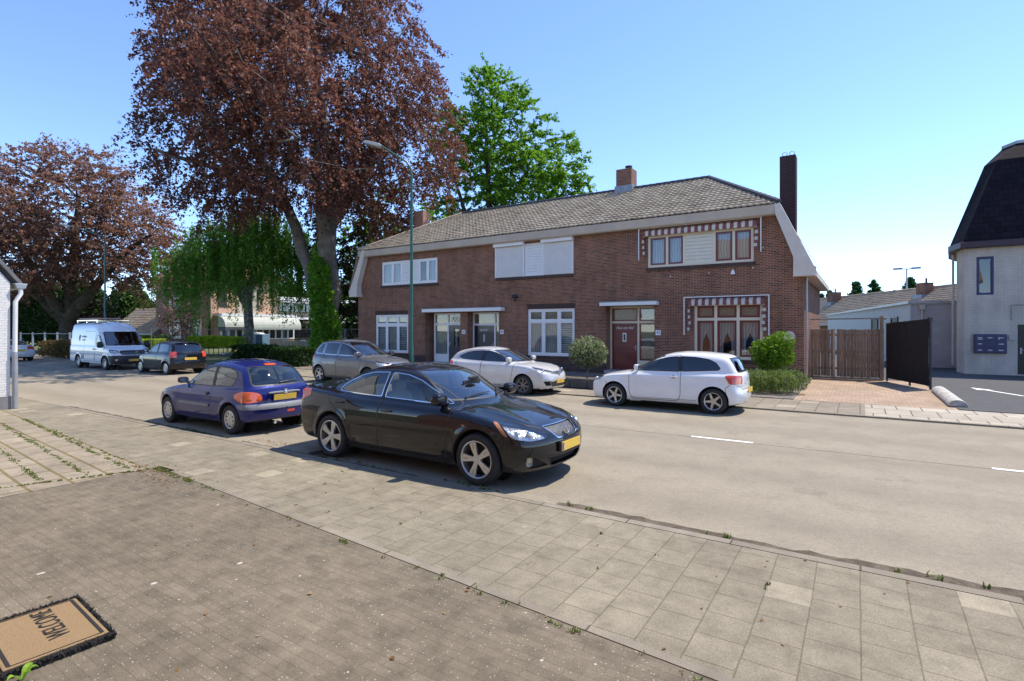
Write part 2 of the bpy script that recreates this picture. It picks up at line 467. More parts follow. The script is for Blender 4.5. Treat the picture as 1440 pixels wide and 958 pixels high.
# ---------------------------------------------------------------- wheels
def make_wheel(parent, loc, r, w, rim_r, style, out, M, turn=0.0):
    """tyre and rim; out = +1/-1: which way (local y) the outer face looks"""
    e = empty('wheel', parent, loc); e.rotation_euler = (0, turn, 0)
    t = MB(); h = w/2
    prof = [(rim_r-.005, -h*.78), (rim_r+.02, -h*.98), (r-.055, -h*1.02), (r-.018, -h*.93), (r-.004, -h*.72), (r, -h*.5),
            (r-.007, -h*.46), (r-.007, -h*.42), (r, -h*.38), (r+.001, -h*.1), (r-.007, -h*.06), (r-.007, h*.06), (r+.001, h*.1), (r, h*.38), (r-.007, h*.42), (r-.007, h*.46),
            (r, h*.5), (r-.004, h*.72), (r-.018, h*.93), (r-.055, h*1.02), (rim_r+.02, h*.98), (rim_r-.005, h*.78)]
    t.lathe(prof, 48, 'y', closed=True); t.build('tyre', M['rubber'], e, smooth=True)
    b = MB(); o = out
    R0 = rim_r
    # barrel and lip
    b.lathe([(R0-.004, o*h*.80), (R0+.004, o*h*.93), (R0-.006, o*h*.95), (R0-.016, o*h*.86), (R0-.022, o*h*.3), (R0-.035, -o*h*.7), (R0-.01, -o*h*.8)], 48, 'y', caps=False)
    f = o*h*.80
    def spoke(a, w0, w1, ra, rb, y0, y1, th=.02):
        ca, sa = math.cos(a), math.sin(a)
        def P(rr, q, y): return (rr*ca-q*sa, y, rr*sa+q*ca)
        n0 = len(b.v); vs = []
        for (rr, wd, y) in ((ra, w0, y0), (.5*(ra+rb), .5*(w0+w1), .5*(y0+y1)+o*.004), (rb, w1, y1)):
            vs += [P(rr, -wd/2, y-o*th), P(rr, -wd/2*.8, y), P(rr, wd/2*.8, y), P(rr, wd/2, y-o*th)]
        fs = []
        for i in range(2):
            for k in range(3): fs.append((i*4+k, i*4+k+1, (i+1)*4+k+1, (i+1)*4+k))
        b.add(vs, fs)
    if style == 'five_wide':         # five broad flared spokes
        for i in range(5):
            a = PI/2+i*2*PI/5
            for q in (-1, 1):
                spoke(a+q*.115, .045, .062, .05, R0-.012, f-o*.006, f+o*.002)
            spoke(a, .03, .055, .06, R0-.012, f-o*.016, f-o*.008)
        hub = .062
    elif style == 'five':
        for i in range(5):
            spoke(PI/2+i*2*PI/5, .07, .05, .05, R0-.012, f-o*.012, f)
        hub = .065
    elif style == 'multi':
        for i in range(7):
            for q in (-1, 1): spoke(PI/2+i*2*PI/7+q*.12, .022, .022, .05, R0-.012, f-o*.012, f, .012)
        hub = .05
    elif style == 'cover':           # pressed wheel cover with oval holes near the edge
        rr = [(0.0, f+o*.008), (.05, f+o*.008), (.06, f), (R0*.55, f+o*.006)]
        b.lathe(rr, 36, 'y')
        n = 9
        for i in range(n):
            spoke(i*2*PI/n, R0*.55*2*PI/n*.80, R0*2*PI/n*.40, R0*.53, R0*.80, f+o*.006, f+o*.004, .012)
        b.lathe([(R0*.78, f+o*.004), (R0*.98, f-o*.002)], 36, 'y', caps=False)
        hub = .05
    elif style == 'steel':
        rr = [(0.0, f-o*.01), (.06, f-o*.01), (.075, f-o*.03), (R0*.62, f-o*.012), (R0*.7, f-o*.02)]
        b.lathe(rr, 36, 'y')
        for i in range(8): spoke(i*2*PI/8, R0*.7*2*PI/8*.62, R0*2*PI/8*.6, R0*.68, R0*.97, f-o*.02, f-o*.02, .012)
        hub = .06
    if style in ('five_wide', 'five', 'multi'):
        b.lathe([(0, f+o*.002), (hub*.45, f+o*.002), (hub*.5, f-o*.004), (hub, f-o*.006), (hub*1.1, f-o*.04)], 24, 'y')
        for i in range(5):
            a = PI/2+.63+i*2*PI/5; b.lathe([(0, f-o*.001), (.008, f-o*.001), (.008, f-o*.03)], 8, 'y', (hub*.74*math.cos(a), 0, hub*.74*math.sin(a)))
    b.build('rim', M['rim_dark'] if style == 'multi' else M['rim'], e, smooth=True)
    k = MB(); k.lathe([(0, o*h*.1), (R0*.78, o*h*.1), (R0*.8, -o*h*.05)], 32, 'y'); k.lathe([(0, -o*h*.5), (R0-.03, -o*h*.5)], 32, 'y')
    k.build('brake_disc', M['disc'], e, smooth=True)
    return e

def superbox(mb, c, r, e=.45, seg=20, rings=10): return mb.ell(c, r, seg, rings, e)

CARM = {}
def car_mats():
    M = CARM
    M['rubber'] = plain('tyre_rubber', (.022,.022,.023), .8, var=.3, scale=14, bump=.15)
    M['rim'] = plain('alloy_silver', (.55,.54,.52), .32, .75, var=.08, scale=8)
    M['rim_dark'] = plain('alloy_dark_machined', (.22,.22,.23), .35, .7, var=.3, scale=14)
    M['disc'] = plain('brake_dark', (.03,.028,.027), .6, .4, var=.4, scale=20)
    M['trim'] = plain('black_trim_plastic', (.02,.02,.022), .5, var=.2)
    M['greytrim'] = plain('grey_bumper_plastic', (.19,.2,.21), .45, var=.1)
    M['chrome'] = plain('bright_chrome', (.8,.8,.8), .12, 1.0, var=.03)
    M['under'] = plain('underbody_black', (.012,.012,.012), .9)
    M['glass'] = glass_mat('car_glass', (.40,.48,.48), 1.0, .9, .09)
    M['glass_clear'] = glass_mat('car_windscreen_glass', (.62,.72,.72), 1.0, .95, .17)
    M['glass_dark'] = glass_mat('car_privacy_glass', (.10,.12,.13), 1.0, .9, .10)
    M['lens'] = glass_mat('lamp_lens', (.95,.95,.95), .8, 1.0, .10)
    t = NT('lamp_reflector'); p = t.obj()
    v = t.vor(p, 16.); c = t.ramp(v, [(.1, (.75,.76,.76)), (.4, (.55,.56,.55)), (.7, (.30,.31,.31))])
    M['reflector'] = t.done(t.bsdf(c, .2, .55, t.bump(t.noise(p, 22., 2.), .6, .02)))
    def lamp(name, col):
        t = NT(name); p = t.obj()
        w = t.node('ShaderNodeTexWave', wave_type='BANDS'); t.set(w.inputs['Vector'], p); w.inputs['Scale'].default_value = 9.
        w.bands_direction = 'Z'
        c = t.mix(w.outputs['Fac'], tuple(a*.9 for a in col), col)
        return t.done(t.bsdf(c, .15, 0., None, 1.0))
    M['red_lamp'] = lamp('tail_lamp_red', (.62,.06,.03))
    M['orange_lamp'] = lamp('lamp_red_orange', (.80,.13,.03))
    M['amber'] = lamp('lamp_amber', (.42,.16,.05))
    M['plate'] = plain('plate_yellow', (.72,.47,.07), .4, var=.06, scale=20)
    M['plate_blue'] = plain('plate_blue_band', (.03,.09,.4), .4)
    t = NT('grille_mesh'); p = t.obj()
    v = t.vor(p, 60.); c = t.ramp(v, [(.25, (.004,.004,.004)), (.5, (.11,.11,.11))])
    M['mesh'] = t.done(t.bsdf(c, .4, .3))
    M['beige'] = plain('seat_beige_leather', (.50,.40,.27), .55, var=.1, scale=9, bump=.1)
    M['seatgrey'] = plain('seat_grey_cloth', (.06,.06,.065), .9, var=.2, scale=20)
    M['dash'] = plain('dashboard_black', (.02,.02,.021), .6)
    M['paper'] = plain('white_paper', (.8,.8,.78), .7)

def plate(parent, loc, rz, M, w=.52, h=.11, tilt=0.):
    b = MB(); b.box(-.006, .006, -w/2, w/2, -h/2, h/2)
    b.mi = 1; b.box(.0062, .008, -w/2+.006, -w/2+.045, -h/2+.008, h/2-.008)
    o = b.build('number_plate', [M['plate'], M['plate_blue']], parent)
    o.location = loc; o.rotation_euler = (0, tilt, rz)
    return o

def build_car(S, paint):
    """S: the car's curves, openings and fittings (x forward, z up, metres). Returns its Empty."""
    M = CARM; sh = CarShape(S); bm = sh.mesh(); lay = bm.faces.layers.int.new('part')
    root = thing(S['name'], S['label'], S['cat'])
    tr, ar = S['tr'], S['ar']
    # --- wheel arches
    YI = S.get('yin', .52)
    for yy in (YI, -YI):
        g = [f for f in bm.faces if f.calc_center_median().z < 1.0]
        g2 = list({e for f in g for e in f.edges})+list({v for f in g for v in f.verts})
        bmesh.ops.bisect_plane(bm, geom=g+g2, dist=1e-6, plane_co=(0, yy, 0), plane_no=(0, 1, 0))
    bm.normal_update()
    arch = []
    def cut2(poly, val, filt=None, over=None, sides=(1, -1)):
        """same outline on both flanks"""
        for sg in sides:
            cut(bm, [(p[0], 0, p[1]) for p in poly], (0, sg, 0), lay, val+(0 if sg < 0 else 1), filt and (lambda c: filt(c) and c.y*sg > 0) or (lambda c: c.y*sg > 0), over)
    for ax in S['axles']:
        # cut everything outside the inner wall, whichever way it faces (flank and floor)
        loc = [f for f in bm.faces if abs(f.calc_center_median().y) > YI and abs(f.calc_center_median().x-ax) < ar+.1 and f.calc_center_median().z < tr+ar+.1]
        n = 44; zc_ = tr+S.get('arch_up', .01)
        for i in range(n):
            a0, a1 = 2*PI*i/n, 2*PI*(i+1)/n; am = .5*(a0+a1)
            nn = Vector((math.cos(am), 0, math.sin(am))); p0 = Vector((ax+ar*math.cos(a0), 0, zc_+ar*math.sin(a0)))
            lo, hi = min(ar*math.cos(a0), ar*math.cos(a1))-1e-4+ax, max(ar*math.cos(a0), ar*math.cos(a1))+1e-4+ax
            zl, zh = min(ar*math.sin(a0), ar*math.sin(a1))-1e-4+zc_, max(ar*math.sin(a0), ar*math.sin(a1))+1e-4+zc_
            cand = []
            for f in loc:
                if not f.is_valid: continue
                xs = [v.co.x for v in f.verts]; zs = [v.co.z for v in f.verts]
                if max(xs) < lo or min(xs) > hi or max(zs) < zl or min(zs) > zh: continue
                dd = [(v.co-p0).dot(nn) for v in f.verts]
                if min(dd) < -1e-6 and max(dd) > 1e-6: cand.append(f)
            if not cand: continue
            es = list({e for f in cand for e in f.edges}); vv = list({v for f in cand for v in f.verts})
            r = bmesh.ops.bisect_plane(bm, geom=cand+es+vv, dist=1e-6, plane_co=p0, plane_no=nn)
            sn = set(loc)
            for gg in r['geom']:
                if isinstance(gg, bmesh.types.BMFace) and gg not in sn: loc.append(gg); sn.add(gg)
        kill = []
        for f in loc:
            if f.is_valid:
                c = f.calc_center_median()
                if math.hypot(c.x-ax, c.z-zc_) < ar: kill.append(f)
        bmesh.ops.delete(bm, geom=kill, context='FACES')
    # --- openings, in order; later cuts only touch what is still plain body (0)
    names = {}; nxt = [10]
    def reg(what, **kw):
        nxt[0] += 2; names[nxt[0]] = (what, kw); return nxt[0]
    doors = []
    for wnd in S['windows']:
        poly = rounded(wnd['poly'], wnd.get('r', .04)); v = reg('window', **wnd); names[v+1] = names[v]
        cut2(poly, v, lambda c: c.z > S.get('belt', .85)-.15)
        wnd['_v'] = v; wnd['_poly'] = poly
    for key in ('windscreen', 'rear_window'):
        if key in S:
            front = key == 'windscreen'; poly = rounded(S[key], .07)
            v = reg(key); d = (1, 0, 0) if front else (-1, 0, 0)
            cut(bm, [(0, p[0], p[1]) for p in poly], d, lay, v, (lambda c: c.z > S.get('belt', .85)-.12 and abs(c.x-S['xm']) > .2 and (c.x > S['xm']) == front), {0})
            S['_'+key] = poly
    for pl in S.get('pillars', []):
        v = reg('pillar'); names[v+1] = names[v]; S.setdefault('_pil', []).append(v); cut2(pl, v, lambda c: c.z > S.get('belt', .85)-.15, {0})
    for dr in S.get('doors', []):
        poly = rounded(dr['poly'], dr.get('r', .05)); v = reg('door', **dr); names[v+1] = names[v]
        cut2(poly, v, None, {0}); dr['_poly'] = poly; dr['_v'] = v
    for lp in S.get('lamps', []):
        v = reg('lamp', **lp); names[v+1] = names[v]
        for sg in (1, -1):
            if 'side' in lp and lp['side'] != sg: continue
            P = [(p[0], sg*p[1], p[2]) for p in lp['pts']]
            P3 = rounded(P, lp.get('r', .035))
            d = (lp['d'][0], sg*lp['d'][1], lp['d'][2])
            cut(bm, P3, d, lay, v+(0 if sg < 0 else 1), lambda c: c.y*sg > -.02 and min(p[0] for p in P)-.25 < c.x < max(p[0] for p in P)+.25, {0})
    for pn in S.get('panels', []):   # single patches seen from the front (+1) or the rear (-1)
        v = reg('panel', **pn); poly = rounded(pn['poly'], pn.get('r', .03))
        e = pn['face']
        cut(bm, [(0, p[0], p[1]) for p in poly], (e, 0, 0), lay, v, lambda c: c.x*e > S.get('panel_x', 1.2), pn.get('over', {0}))
    bm.normal_update()
    # underside
    for f in bm.faces:
        c = f.calc_center_median()
        if f[lay] == 0 and f.normal.z < -.75 and c.z < .45: f[lay] = 1
    # --- arch liners: extrude the arch edge inwards
    wells = {}
    for e in bm.edges:
        if len(e.link_faces) == 1:
            m = (e.verts[0].co+e.verts[1].co)/2
            if abs(m.y) < YI+.01 or m.z > 1.1: continue
            ax = min(S['axles'], key=lambda q: abs(q-m.x)); sg = 1 if m.y > 0 else -1
            q_ = wells.setdefault((ax, sg), MB()); a, b = e.verts[0].co, e.verts[1].co; yy = sg*(YI-.02)
            q_.add([a, b, (b.x, yy, b.z), (a.x, yy, a.z)], [(0, 1, 2, 3)])
    for (ax, sg), q_ in wells.items():
        q_.add([(ax+ar*math.cos(t), sg*(YI-.02), tr+S.get('arch_up', .01)+ar*math.sin(t)) for t in np.linspace(0, 2*PI, 45)[:-1]], [tuple(range(44))])
        q_.build('wheel_well', M['under'], root)
    # --- split into meshes with true surface normals
    groups = {}
    for f in bm.faces: groups.setdefault(f[lay], []).append(f)
    def make(name, vals, mats, parent, off=0.0, flip=False):
        vmap = {}; vs = []; fs = []; mi = []
        for k, val in enumerate(vals):
            for f in groups.get(val, []):
                idx = []
                for v in f.verts:
                    if v not in vmap: vmap[v] = len(vs); vs.append(tuple(v.co))
                    idx.append(vmap[v])
                fs.append(idx[::-1] if flip else idx); mi.append(k if len(vals) > 1 and len(mats) > 1 else 0)
        if not vs: return None
        A = np.array(vs); N = sh.grad(A)
        if off: A = A+N*off
        me = bpy.data.meshes.new(name); me.from_pydata([tuple(a) for a in A], [], fs)
        me.polygons.foreach_set('material_index', mi)
        me.polygons.foreach_set('use_smooth', [True]*len(fs))
        for m in mats: me.materials.append(m)
        me.update()
        me.normals_split_custom_set_from_vertices([tuple(n) for n in (-N if flip else N)])
        return link(bpy.data.objects.new(name, me), parent)
    make('body', [0, 1], [paint, M['under']], root)
    gap = M['trim']
    def seam(poly2, sg, width, mat, parent, name, lift=.002):
        pts2 = resample(poly2, .03); P = sh.side(pts2, sg); N = sh.grad(P)
        mb = MB(); ribbon(mb, P, N, width, lift); return mb.build(name, mat, parent)
    door_objs = {}
    for v in S.get('_pil', []):
        for sg in (0, 1): make('pillar_trim', [v+sg], [M['trim']], root, .001)
    for dr in S.get('doors', []):
        for sg in (-1, 1):
            o = make('door', [dr['_v']+(0 if sg < 0 else 1)], [paint], root)
            if o is None: continue
            door_objs[(dr['id'], sg)] = o
            seam(dr['_poly'], sg, S.get('gap', .012), gap, o, 'door_gap', .0015)
            if 'handle' in dr:
                hx, hz, hl = dr['handle']; p = sh.side([(hx, hz)], sg)[0]
                h = MB(); superbox(h, (0, 0, 0), (hl/2, .022, .017), .5)
                if dr.get('hstyle') == 'round': h = MB(); h.ell((0, 0, 0), (.045, .012, .04))
                ho = h.build('door_handle', M['trim'] if dr.get('hdark') else paint, o, smooth=True)
                ho.location = (p[0], p[1]+sg*.014, p[2])
                if not dr.get('hstyle'):
                    hc = MB(); hc.ell((0, 0, 0), (hl*.36, .006, .034)); c = hc.build('handle_recess', M['trim'], o, smooth=True); c.location = (p[0], p[1], p[2]-.004)
            if 'strip' in dr:
                a, b, z, hh = dr['strip']; pts = resample([(a, z), (b, z)], .06, False); P = sh.side(pts, sg); N = sh.grad(P)
                mb = MB()
                n = len(P); vs = []
                for p, q in zip(P, N):
                    for dz, l in ((-hh/2, 0), (-hh/2*.8, .014), (hh/2*.8, .014), (hh/2, 0)): vs.append((p[0]+q[0]*l, p[1]+q[1]*l, p[2]+dz))
                mb.add(vs, [(i*4+k, i*4+k+1, (i+1)*4+k+1, (i+1)*4+k) for i in range(n-1) for k in range(3)])
                mb.build('side_moulding', dr.get('smat') or M['greytrim'], o, smooth=True)
    for wnd in S['windows']:
        for sg in (-1, 1):
            v = wnd['_v']+(0 if sg < 0 else 1)
            par = door_objs.get((wnd.get('door'), sg), root)
            o = make('side_window', [v], [M[wnd.get('glass', 'glass')]], par, -.004)
            if o: seam(wnd['_poly'], sg, wnd.get('tw', .024), M[wnd.get('trim', 'trim')], o, 'window_trim', .002)
    for key, front in (('windscreen', True), ('rear_window', False)):
        if key not in S: continue
        v = [k for k, q in names.items() if q[0] == key][0]
        o = make(key, [v], [M[S.get(key+'_glass', 'glass_clear')]], root, -.003)
        pts2 = resample(S['_'+key], .05); P = sh.ahead(pts2, front); N = sh.grad(P)
        mb = MB(); ribbon(mb, P, N, .03, .001); mb.build('window_seal', M['trim'], o)
    lamp_mats = dict(head=('headlight', None), tail=('tail_light', 'red_lamp'), amber=('indicator', 'amber'), fog=('fog_light', None), orange=('tail_light', 'orange_lamp'), dark=('lamp_recess', 'under'), mesh=('air_intake', 'mesh'), trim=('bumper_trim', 'trim'), grey=('bumper_trim', 'greytrim'), white=('tail_light', 'reflector'))
    for lp in S.get('lamps', []):
        v = [k for k, q in names.items() if q[0] == 'lamp' and q[1].get('id') == lp['id']][0]
        nm, mt = lamp_mats[lp['kind']]
        for sg in (-1, 1):
            vv = v+(0 if sg < 0 else 1)
            if vv not in groups: continue
            if mt is None:
                o = make(nm, [vv], [M['lens']], root, .001)
                make('reflector', [vv], [M['reflector']], o, -.035)
                # rim that closes the bowl
                wall = MB()
                fs = set(groups[vv])
                for f in fs:
                    for e in f.edges:
                        if sum(1 for q in e.link_faces if q in fs) == 1:
                            a, b = np.array(e.verts[0].co), np.array(e.verts[1].co); N = sh.grad(np.array([a, b]))
                            wall.add([a, b, b-N[1]*.036, a-N[0]*.036], [(0, 1, 2, 3)])
                if wall.v: wall.build('lamp_bowl', M['chrome' if lp['kind'] == 'fog' else 'trim'], o)
                if 'bulb' in lp:
                    for bl in lp['bulb']:
                        b = MB(); b.ell((bl[0]-.0, sg*bl[1], bl[2]), (bl[3],)*3, 16, 10); b.build('projector', M['chrome'], o, smooth=True)
            else: make(nm, [vv], [M[mt]], root, lp.get('off', .004))
    for pn in S.get('panels', []):
        v = [k for k, q in names.items() if q[0] == 'panel' and q[1].get('id') == pn['id']][0]
        o = make(pn['name'], [v], [M[pn['mat']] if pn['mat'] in M else paint], root, pn.get('off', -.02))
        if o and pn.get('rim'):
            poly = rounded(pn['poly'], pn.get('r', .03)); P = sh.ahead(resample(poly, .04), pn['face'] > 0); N = sh.grad(P)
            mb = MB(); ribbon(mb, P, N, pn.get('rw', .02), .004); mb.build('grille_surround' if pn['face'] > 0 else 'panel_edge', M[pn['rim']], o)
    for ln in S.get('lines', []):    # shut lines of bonnet and tailgate
        if ln['on'] == 'top': P = sh.down(resample(ln['pts'], .05, False))
        elif ln['on'] == 'front': P = sh.ahead(resample(ln['pts'], .05, False), True)
        elif ln['on'] == 'rear': P = sh.ahead(resample(ln['pts'], .05, False), False)
        else: P = sh.side(resample(ln['pts'], .05, False), ln['on'])
        N = sh.grad(P); mb = MB(); ribbon(mb, P, N, ln.get('w', .012), .0015, False)
        mb.build(ln.get('name', 'panel_gap'), M[ln.get('mat', 'trim')], root)
    # --- cabin
    seatm = M[S.get('seat', 'seatgrey')]
    zb = S.get('floor', .26); cw = S.get('cw', .62); x0, x1 = S['cabin']
    b = MB(); b.box(x0, x1, -cw-.1, cw+.1, zb-.02, zb+.02); b.box(x0, x0+.03, -cw, cw, zb, S['belt']-.08); b.box(x1-.03, x1, -cw, cw, zb, S['belt']-.06)
    b.build('cabin_floor', M['under'], root)
    d = MB(); superbox(d, (x1-.22, 0, S['belt']-.09), (.28, cw, .12), .5); d.build('dashboard', M['dash'], root, smooth=True)
    sx = S['seatx']; sz = S.get('seatz', .33)
    def seat(name, x, y, w, head=True):
        e = empty(name, root, (x, y, sz)); q = MB()
        superbox(q, (.18, 0, .08), (.28, w, .09), .4); superbox(q, (-.16, 0, .40), (.085, w*.92, .32), .42)
        q.v = [(a[0]-(a[2]-.1)*.28 if a[0] < -.03 and a[2] > .1 else a[0], a[1], a[2]) for a in q.v]
        q.build('seat_cushion', seatm, e, smooth=True)
        if head:
            for hy in ([0] if w < .4 else [-.38, .38]):
                q = MB(); superbox(q, (-.31, hy, .79), (.055, .125, .085), .5); q.tube([(-.30, hy-.05, .66), (-.31, hy-.05, .75)], .008); q.tube([(-.30, hy+.05, .66), (-.31, hy+.05, .75)], .008)
                q.build('headrest', seatm, e, smooth=True)
    for y in (.36, -.36): seat('front_seat', sx, y, .25)
    if S.get('bench', True): seat('rear_seat', sx-.88, 0, .58)
    w = MB(); a = [(sx+.62-.09*math.sin(t)*.6, .36+.18*math.cos(t), S['belt']-.02+.165*math.sin(t)) for t in np.linspace(0, 2*PI, 25)[:-1]]
    w.tube(a, .014, 6, True); w.bar((sx+.62, .19, S['belt']-.02), (sx+.62, .53, S['belt']-.02), .02, .03); w.bar((sx+.62, .36, S['belt']-.02), (sx+.85, .36, S['belt']-.1), .04)
    w.build('steering_wheel', M['dash'], root, smooth=True)
    # --- mirrors
    if 'mirror' in S:
        mx, mz = S['mirror']; ms = S.get('mirror_size', (.085, .115, .075))
        for sg in (-1, 1):
            p = sh.side([(mx, mz)], sg)[0]; y = p[1]+sg*(ms[1]*.9+.035)
            q = MB(); superbox(q, (mx-.01, y, mz+.06), ms, .62, 24, 12)
            # flatten the rear face of the shell
            q.v = [(max(a[0], mx-.05), a[1], a[2]) for a in q.v]
            o = q.build('wing_mirror', M['trim'] if S.get('mirror_dark') else paint, root, smooth=True)
            q = MB(); q.tube([(mx+.01, p[1]-sg*.02, mz), (mx, p[1]+sg*.05, mz+.01), (mx, y, mz+.03)], [.03, .022, .02], 8); q.build('mirror_stalk', M['trim'], o, smooth=True)
            q = MB(); q.prism([(y+ms[1]*.82*math.cos(t), mz+.06+ms[2]*.8*math.sin(t)) for t in np.linspace(0, 2*PI, 17)[:-1]], 'x', mx-.056, mx-.051); q.build('mirror_glass', M['chrome'], o)
    # --- wheels
    for ax in S['axles']:
        for sg in (-1, 1):
            make_wheel(root, (ax, sg*(S['track']/2), tr), tr, S.get('tw', .205), S['rim_r'], S['wheel'], sg, M, S.get('turn', 0)+ax*.7)
    # --- wipers
    for wp in S.get('wipers', []):
        P = sh.ahead([wp[0], wp[1]], wp[2] > 0) if len(wp) > 2 else sh.ahead([wp[0], wp[1]])
        N = sh.grad(P); A = P+N*.02
        q = MB(); q.tube([A[0], (A[0]+A[1])/2+N[0]*.012, A[1]], [.012, .009, .006], 6); q.build('wiper', M['trim'], root)
    S['_sh'] = sh; bm.free()
    return root
def arc_pts(cx, cz, r, a0, a1, n=8):
    return [(cx+r*math.cos(R(a0+(a1-a0)*i/n)), cz+r*math.sin(R(a0+(a1-a0)*i/n))) for i in range(n+1)]

def spec_sedan():
    return dict(name='parked_sedan', label='glossy black sedan with silver five spoke wheels parked at the near kerb', cat='car',
        axles=(1.365, -1.365), tr=.322, ar=.368, track=1.575, tw=.22, rim_r=.232, wheel='five_wide',
        Wp=[(-2.4,.80),(-1.9,.865),(-1.365,.893),(0,.893),(1.365,.893),(1.9,.855),(2.2,.79)],
        Ws=[(.15,-.10),(.25,-.045),(.4,-.008),(.6,0),(.75,-.012),(.88,-.045),(1.0,-.10),(1.2,-.26)],
        Wc=[(.7,.80),(.95,.765),(1.1,.715),(1.38,.585),(1.45,.55)], Wcp=[(-2.2,-.17),(-1.6,-.09),(-1.0,-.02),(-.5,0),(.6,0),(1.1,-.03)],
        Zc=[(1.6,.66),(1.05,.95),(.32,1.335),(0,1.40),(-.35,1.422),(-.7,1.405),(-1.05,1.33),(-1.8,1.045),(-2.4,.82)],
        Zh=[(2.3,.60),(2.1,.69),(1.9,.765),(1.5,.865),(1.1,.93),(.6,.955),(-1.0,.985),(-1.6,1.035),(-2.1,1.06),(-2.36,1.055),(-2.6,1.04)],
        hoodlines=[(.50,.10,.018,1.0,2.1)],
        creases=[(.27,.05,.012,-1.0,1.0),(.80,.05,.006,-2.2,1.6)],
        Xf=[(.1,2.06),(.2,2.14),(.3,2.18),(.42,2.2),(.55,2.19),(.65,2.15),(.75,2.06),(.9,1.9),(1.2,1.5)],
        Xr=[(.1,-2.20),(.3,-2.30),(.5,-2.375),(.62,-2.37),(.95,-2.33),(1.05,-2.36),(1.3,-2.4)],
        Zb=[(-2.4,.30),(-2.0,.23),(-1.0,.17),(1.0,.17),(2.0,.19),(2.3,.22)],
        kf=.20, kf4=.28, kr=.12, kr4=.2, core=(-1.85,1.65), ds=.032, ring=128, xm=-.3, kw=.26, kb=.20, kc=.11, kj=.05, belt=.92,
        windows=[dict(poly=[(.83,.945),(.6,1.06),(.25,1.225),(0,1.285),(-.30,1.308),(-.335,.965)], door='f', trim='chrome', r=.03, tw=.015),
                 dict(poly=[(-.41,.97),(-.375,1.308),(-.7,1.293),(-.95,1.238),(-1.2,1.135),(-1.36,1.035),(-1.36,1.0),(-1.25,.985)], door='r', trim='chrome', r=.03, tw=.015, glass='glass_dark')],
        pillars=[[(-.338,.965),(-.302,1.308),(-.373,1.308),(-.408,.97)]],
        windscreen=[(-.66,.985),(.66,.985),(.53,1.345),(-.53,1.345)], rear_window=[(-.58,1.08),(.58,1.08),(.46,1.34),(-.46,1.34)],
        doors=[dict(id='f', poly=[(.93,.93),(.62,1.095),(.26,1.262),(0,1.322),(-.36,1.342),(-.37,.27),(.86,.25)], handle=(-.20,.80,.20)),
               dict(id='r', poly=[(-.372,1.342),(-.72,1.33),(-1.0,1.268),(-1.25,1.165),(-1.47,1.02),(-1.46,.86)]+arc_pts(-1.365,.322,.43,75,5,6)+[(-.91,.265),(-.38,.27)], handle=(-1.20,.855,.20))],
        lamps=[dict(id='h', kind='head', pts=[(1.68,.82,.79),(1.95,.62,.735),(2.10,.43,.645),(2.14,.44,.60),(2.0,.66,.585),(1.82,.80,.625)], d=(.72,.69,0), bulb=[(1.97,.63,.655,.04),(1.86,.72,.665,.036)]),
               dict(id='ha', kind='amber', pts=[(1.60,.86,.80),(1.665,.84,.79),(1.80,.82,.635),(1.73,.84,.66)], d=(.6,.8,0)),
               dict(id='t', kind='red', pts=[], d=(1,0,0)) if False else dict(id='t', kind='tail', pts=[(-2.36,.46,.99),(-2.37,.42,.80),(-2.2,.78,.775),(-1.98,.86,.90),(-2.08,.85,.985)], d=(-.72,.69,0)),
               dict(id='fg', kind='fog', pts=[(2.0,.735,.40),(2.03,.66,.395),(2.04,.655,.285),(2.0,.73,.28)], d=(.8,.6,0)),
               dict(id='fr', kind='dark', pts=[(2.04,.655,.395),(2.16,.44,.27),(2.0,.70,.255),(2.0,.64,.28)], d=(.8,.6,0), off=-.02),
               dict(id='sm', kind='amber', pts=[(1.13,.9,.735),(1.19,.9,.735),(1.18,.9,.715),(1.14,.9,.715)], d=(0,1,0))],
        panels=[dict(id='g', name='grille', mat='mesh', face=1, poly=[(-.36,.715),(.36,.715),(.25,.575),(-.25,.575)], rim='chrome', rw=.014, off=-.012),
                dict(id='i', name='air_intake', mat='under', face=1, poly=[(-.45,.37),(.45,.37),(.37,.245),(-.37,.245)], rim='trim', off=-.05)],
        lines=[dict(on='top', pts=[(2.02,s*.40),(1.9,s*.55),(1.5,s*.66),(1.02,s*.70)], name='bonnet_gap') for s in (1,-1)]+[dict(on=s, pts=[(-1.70,.70),(-1.80,.62),(-1.82,.45)], name='bumper_gap') for s in (1,-1)]+[dict(on=s, pts=[(1.74,.60),(1.70,.52)], name='bumper_gap') for s in (1,-1)]+
              [dict(on='front', pts=[(-.75,.575),(-.36,.555),(.36,.555),(.75,.575)], name='bumper_gap'), dict(on='rear', pts=[(-.42,1.0),(-.40,.80),(.40,.80),(.42,1.0)], name='boot_gap')],
        seat='beige', seatx=-.15, seatz=.30, cabin=(-1.35,1.0), cw=.68, mirror=(.74,.955), mirror_size=(.085,.12,.08),
        wipers=[((-.45,.99),(.05,1.03),1),((.12,.985),(.58,1.06),1)], panel_x=1.4)

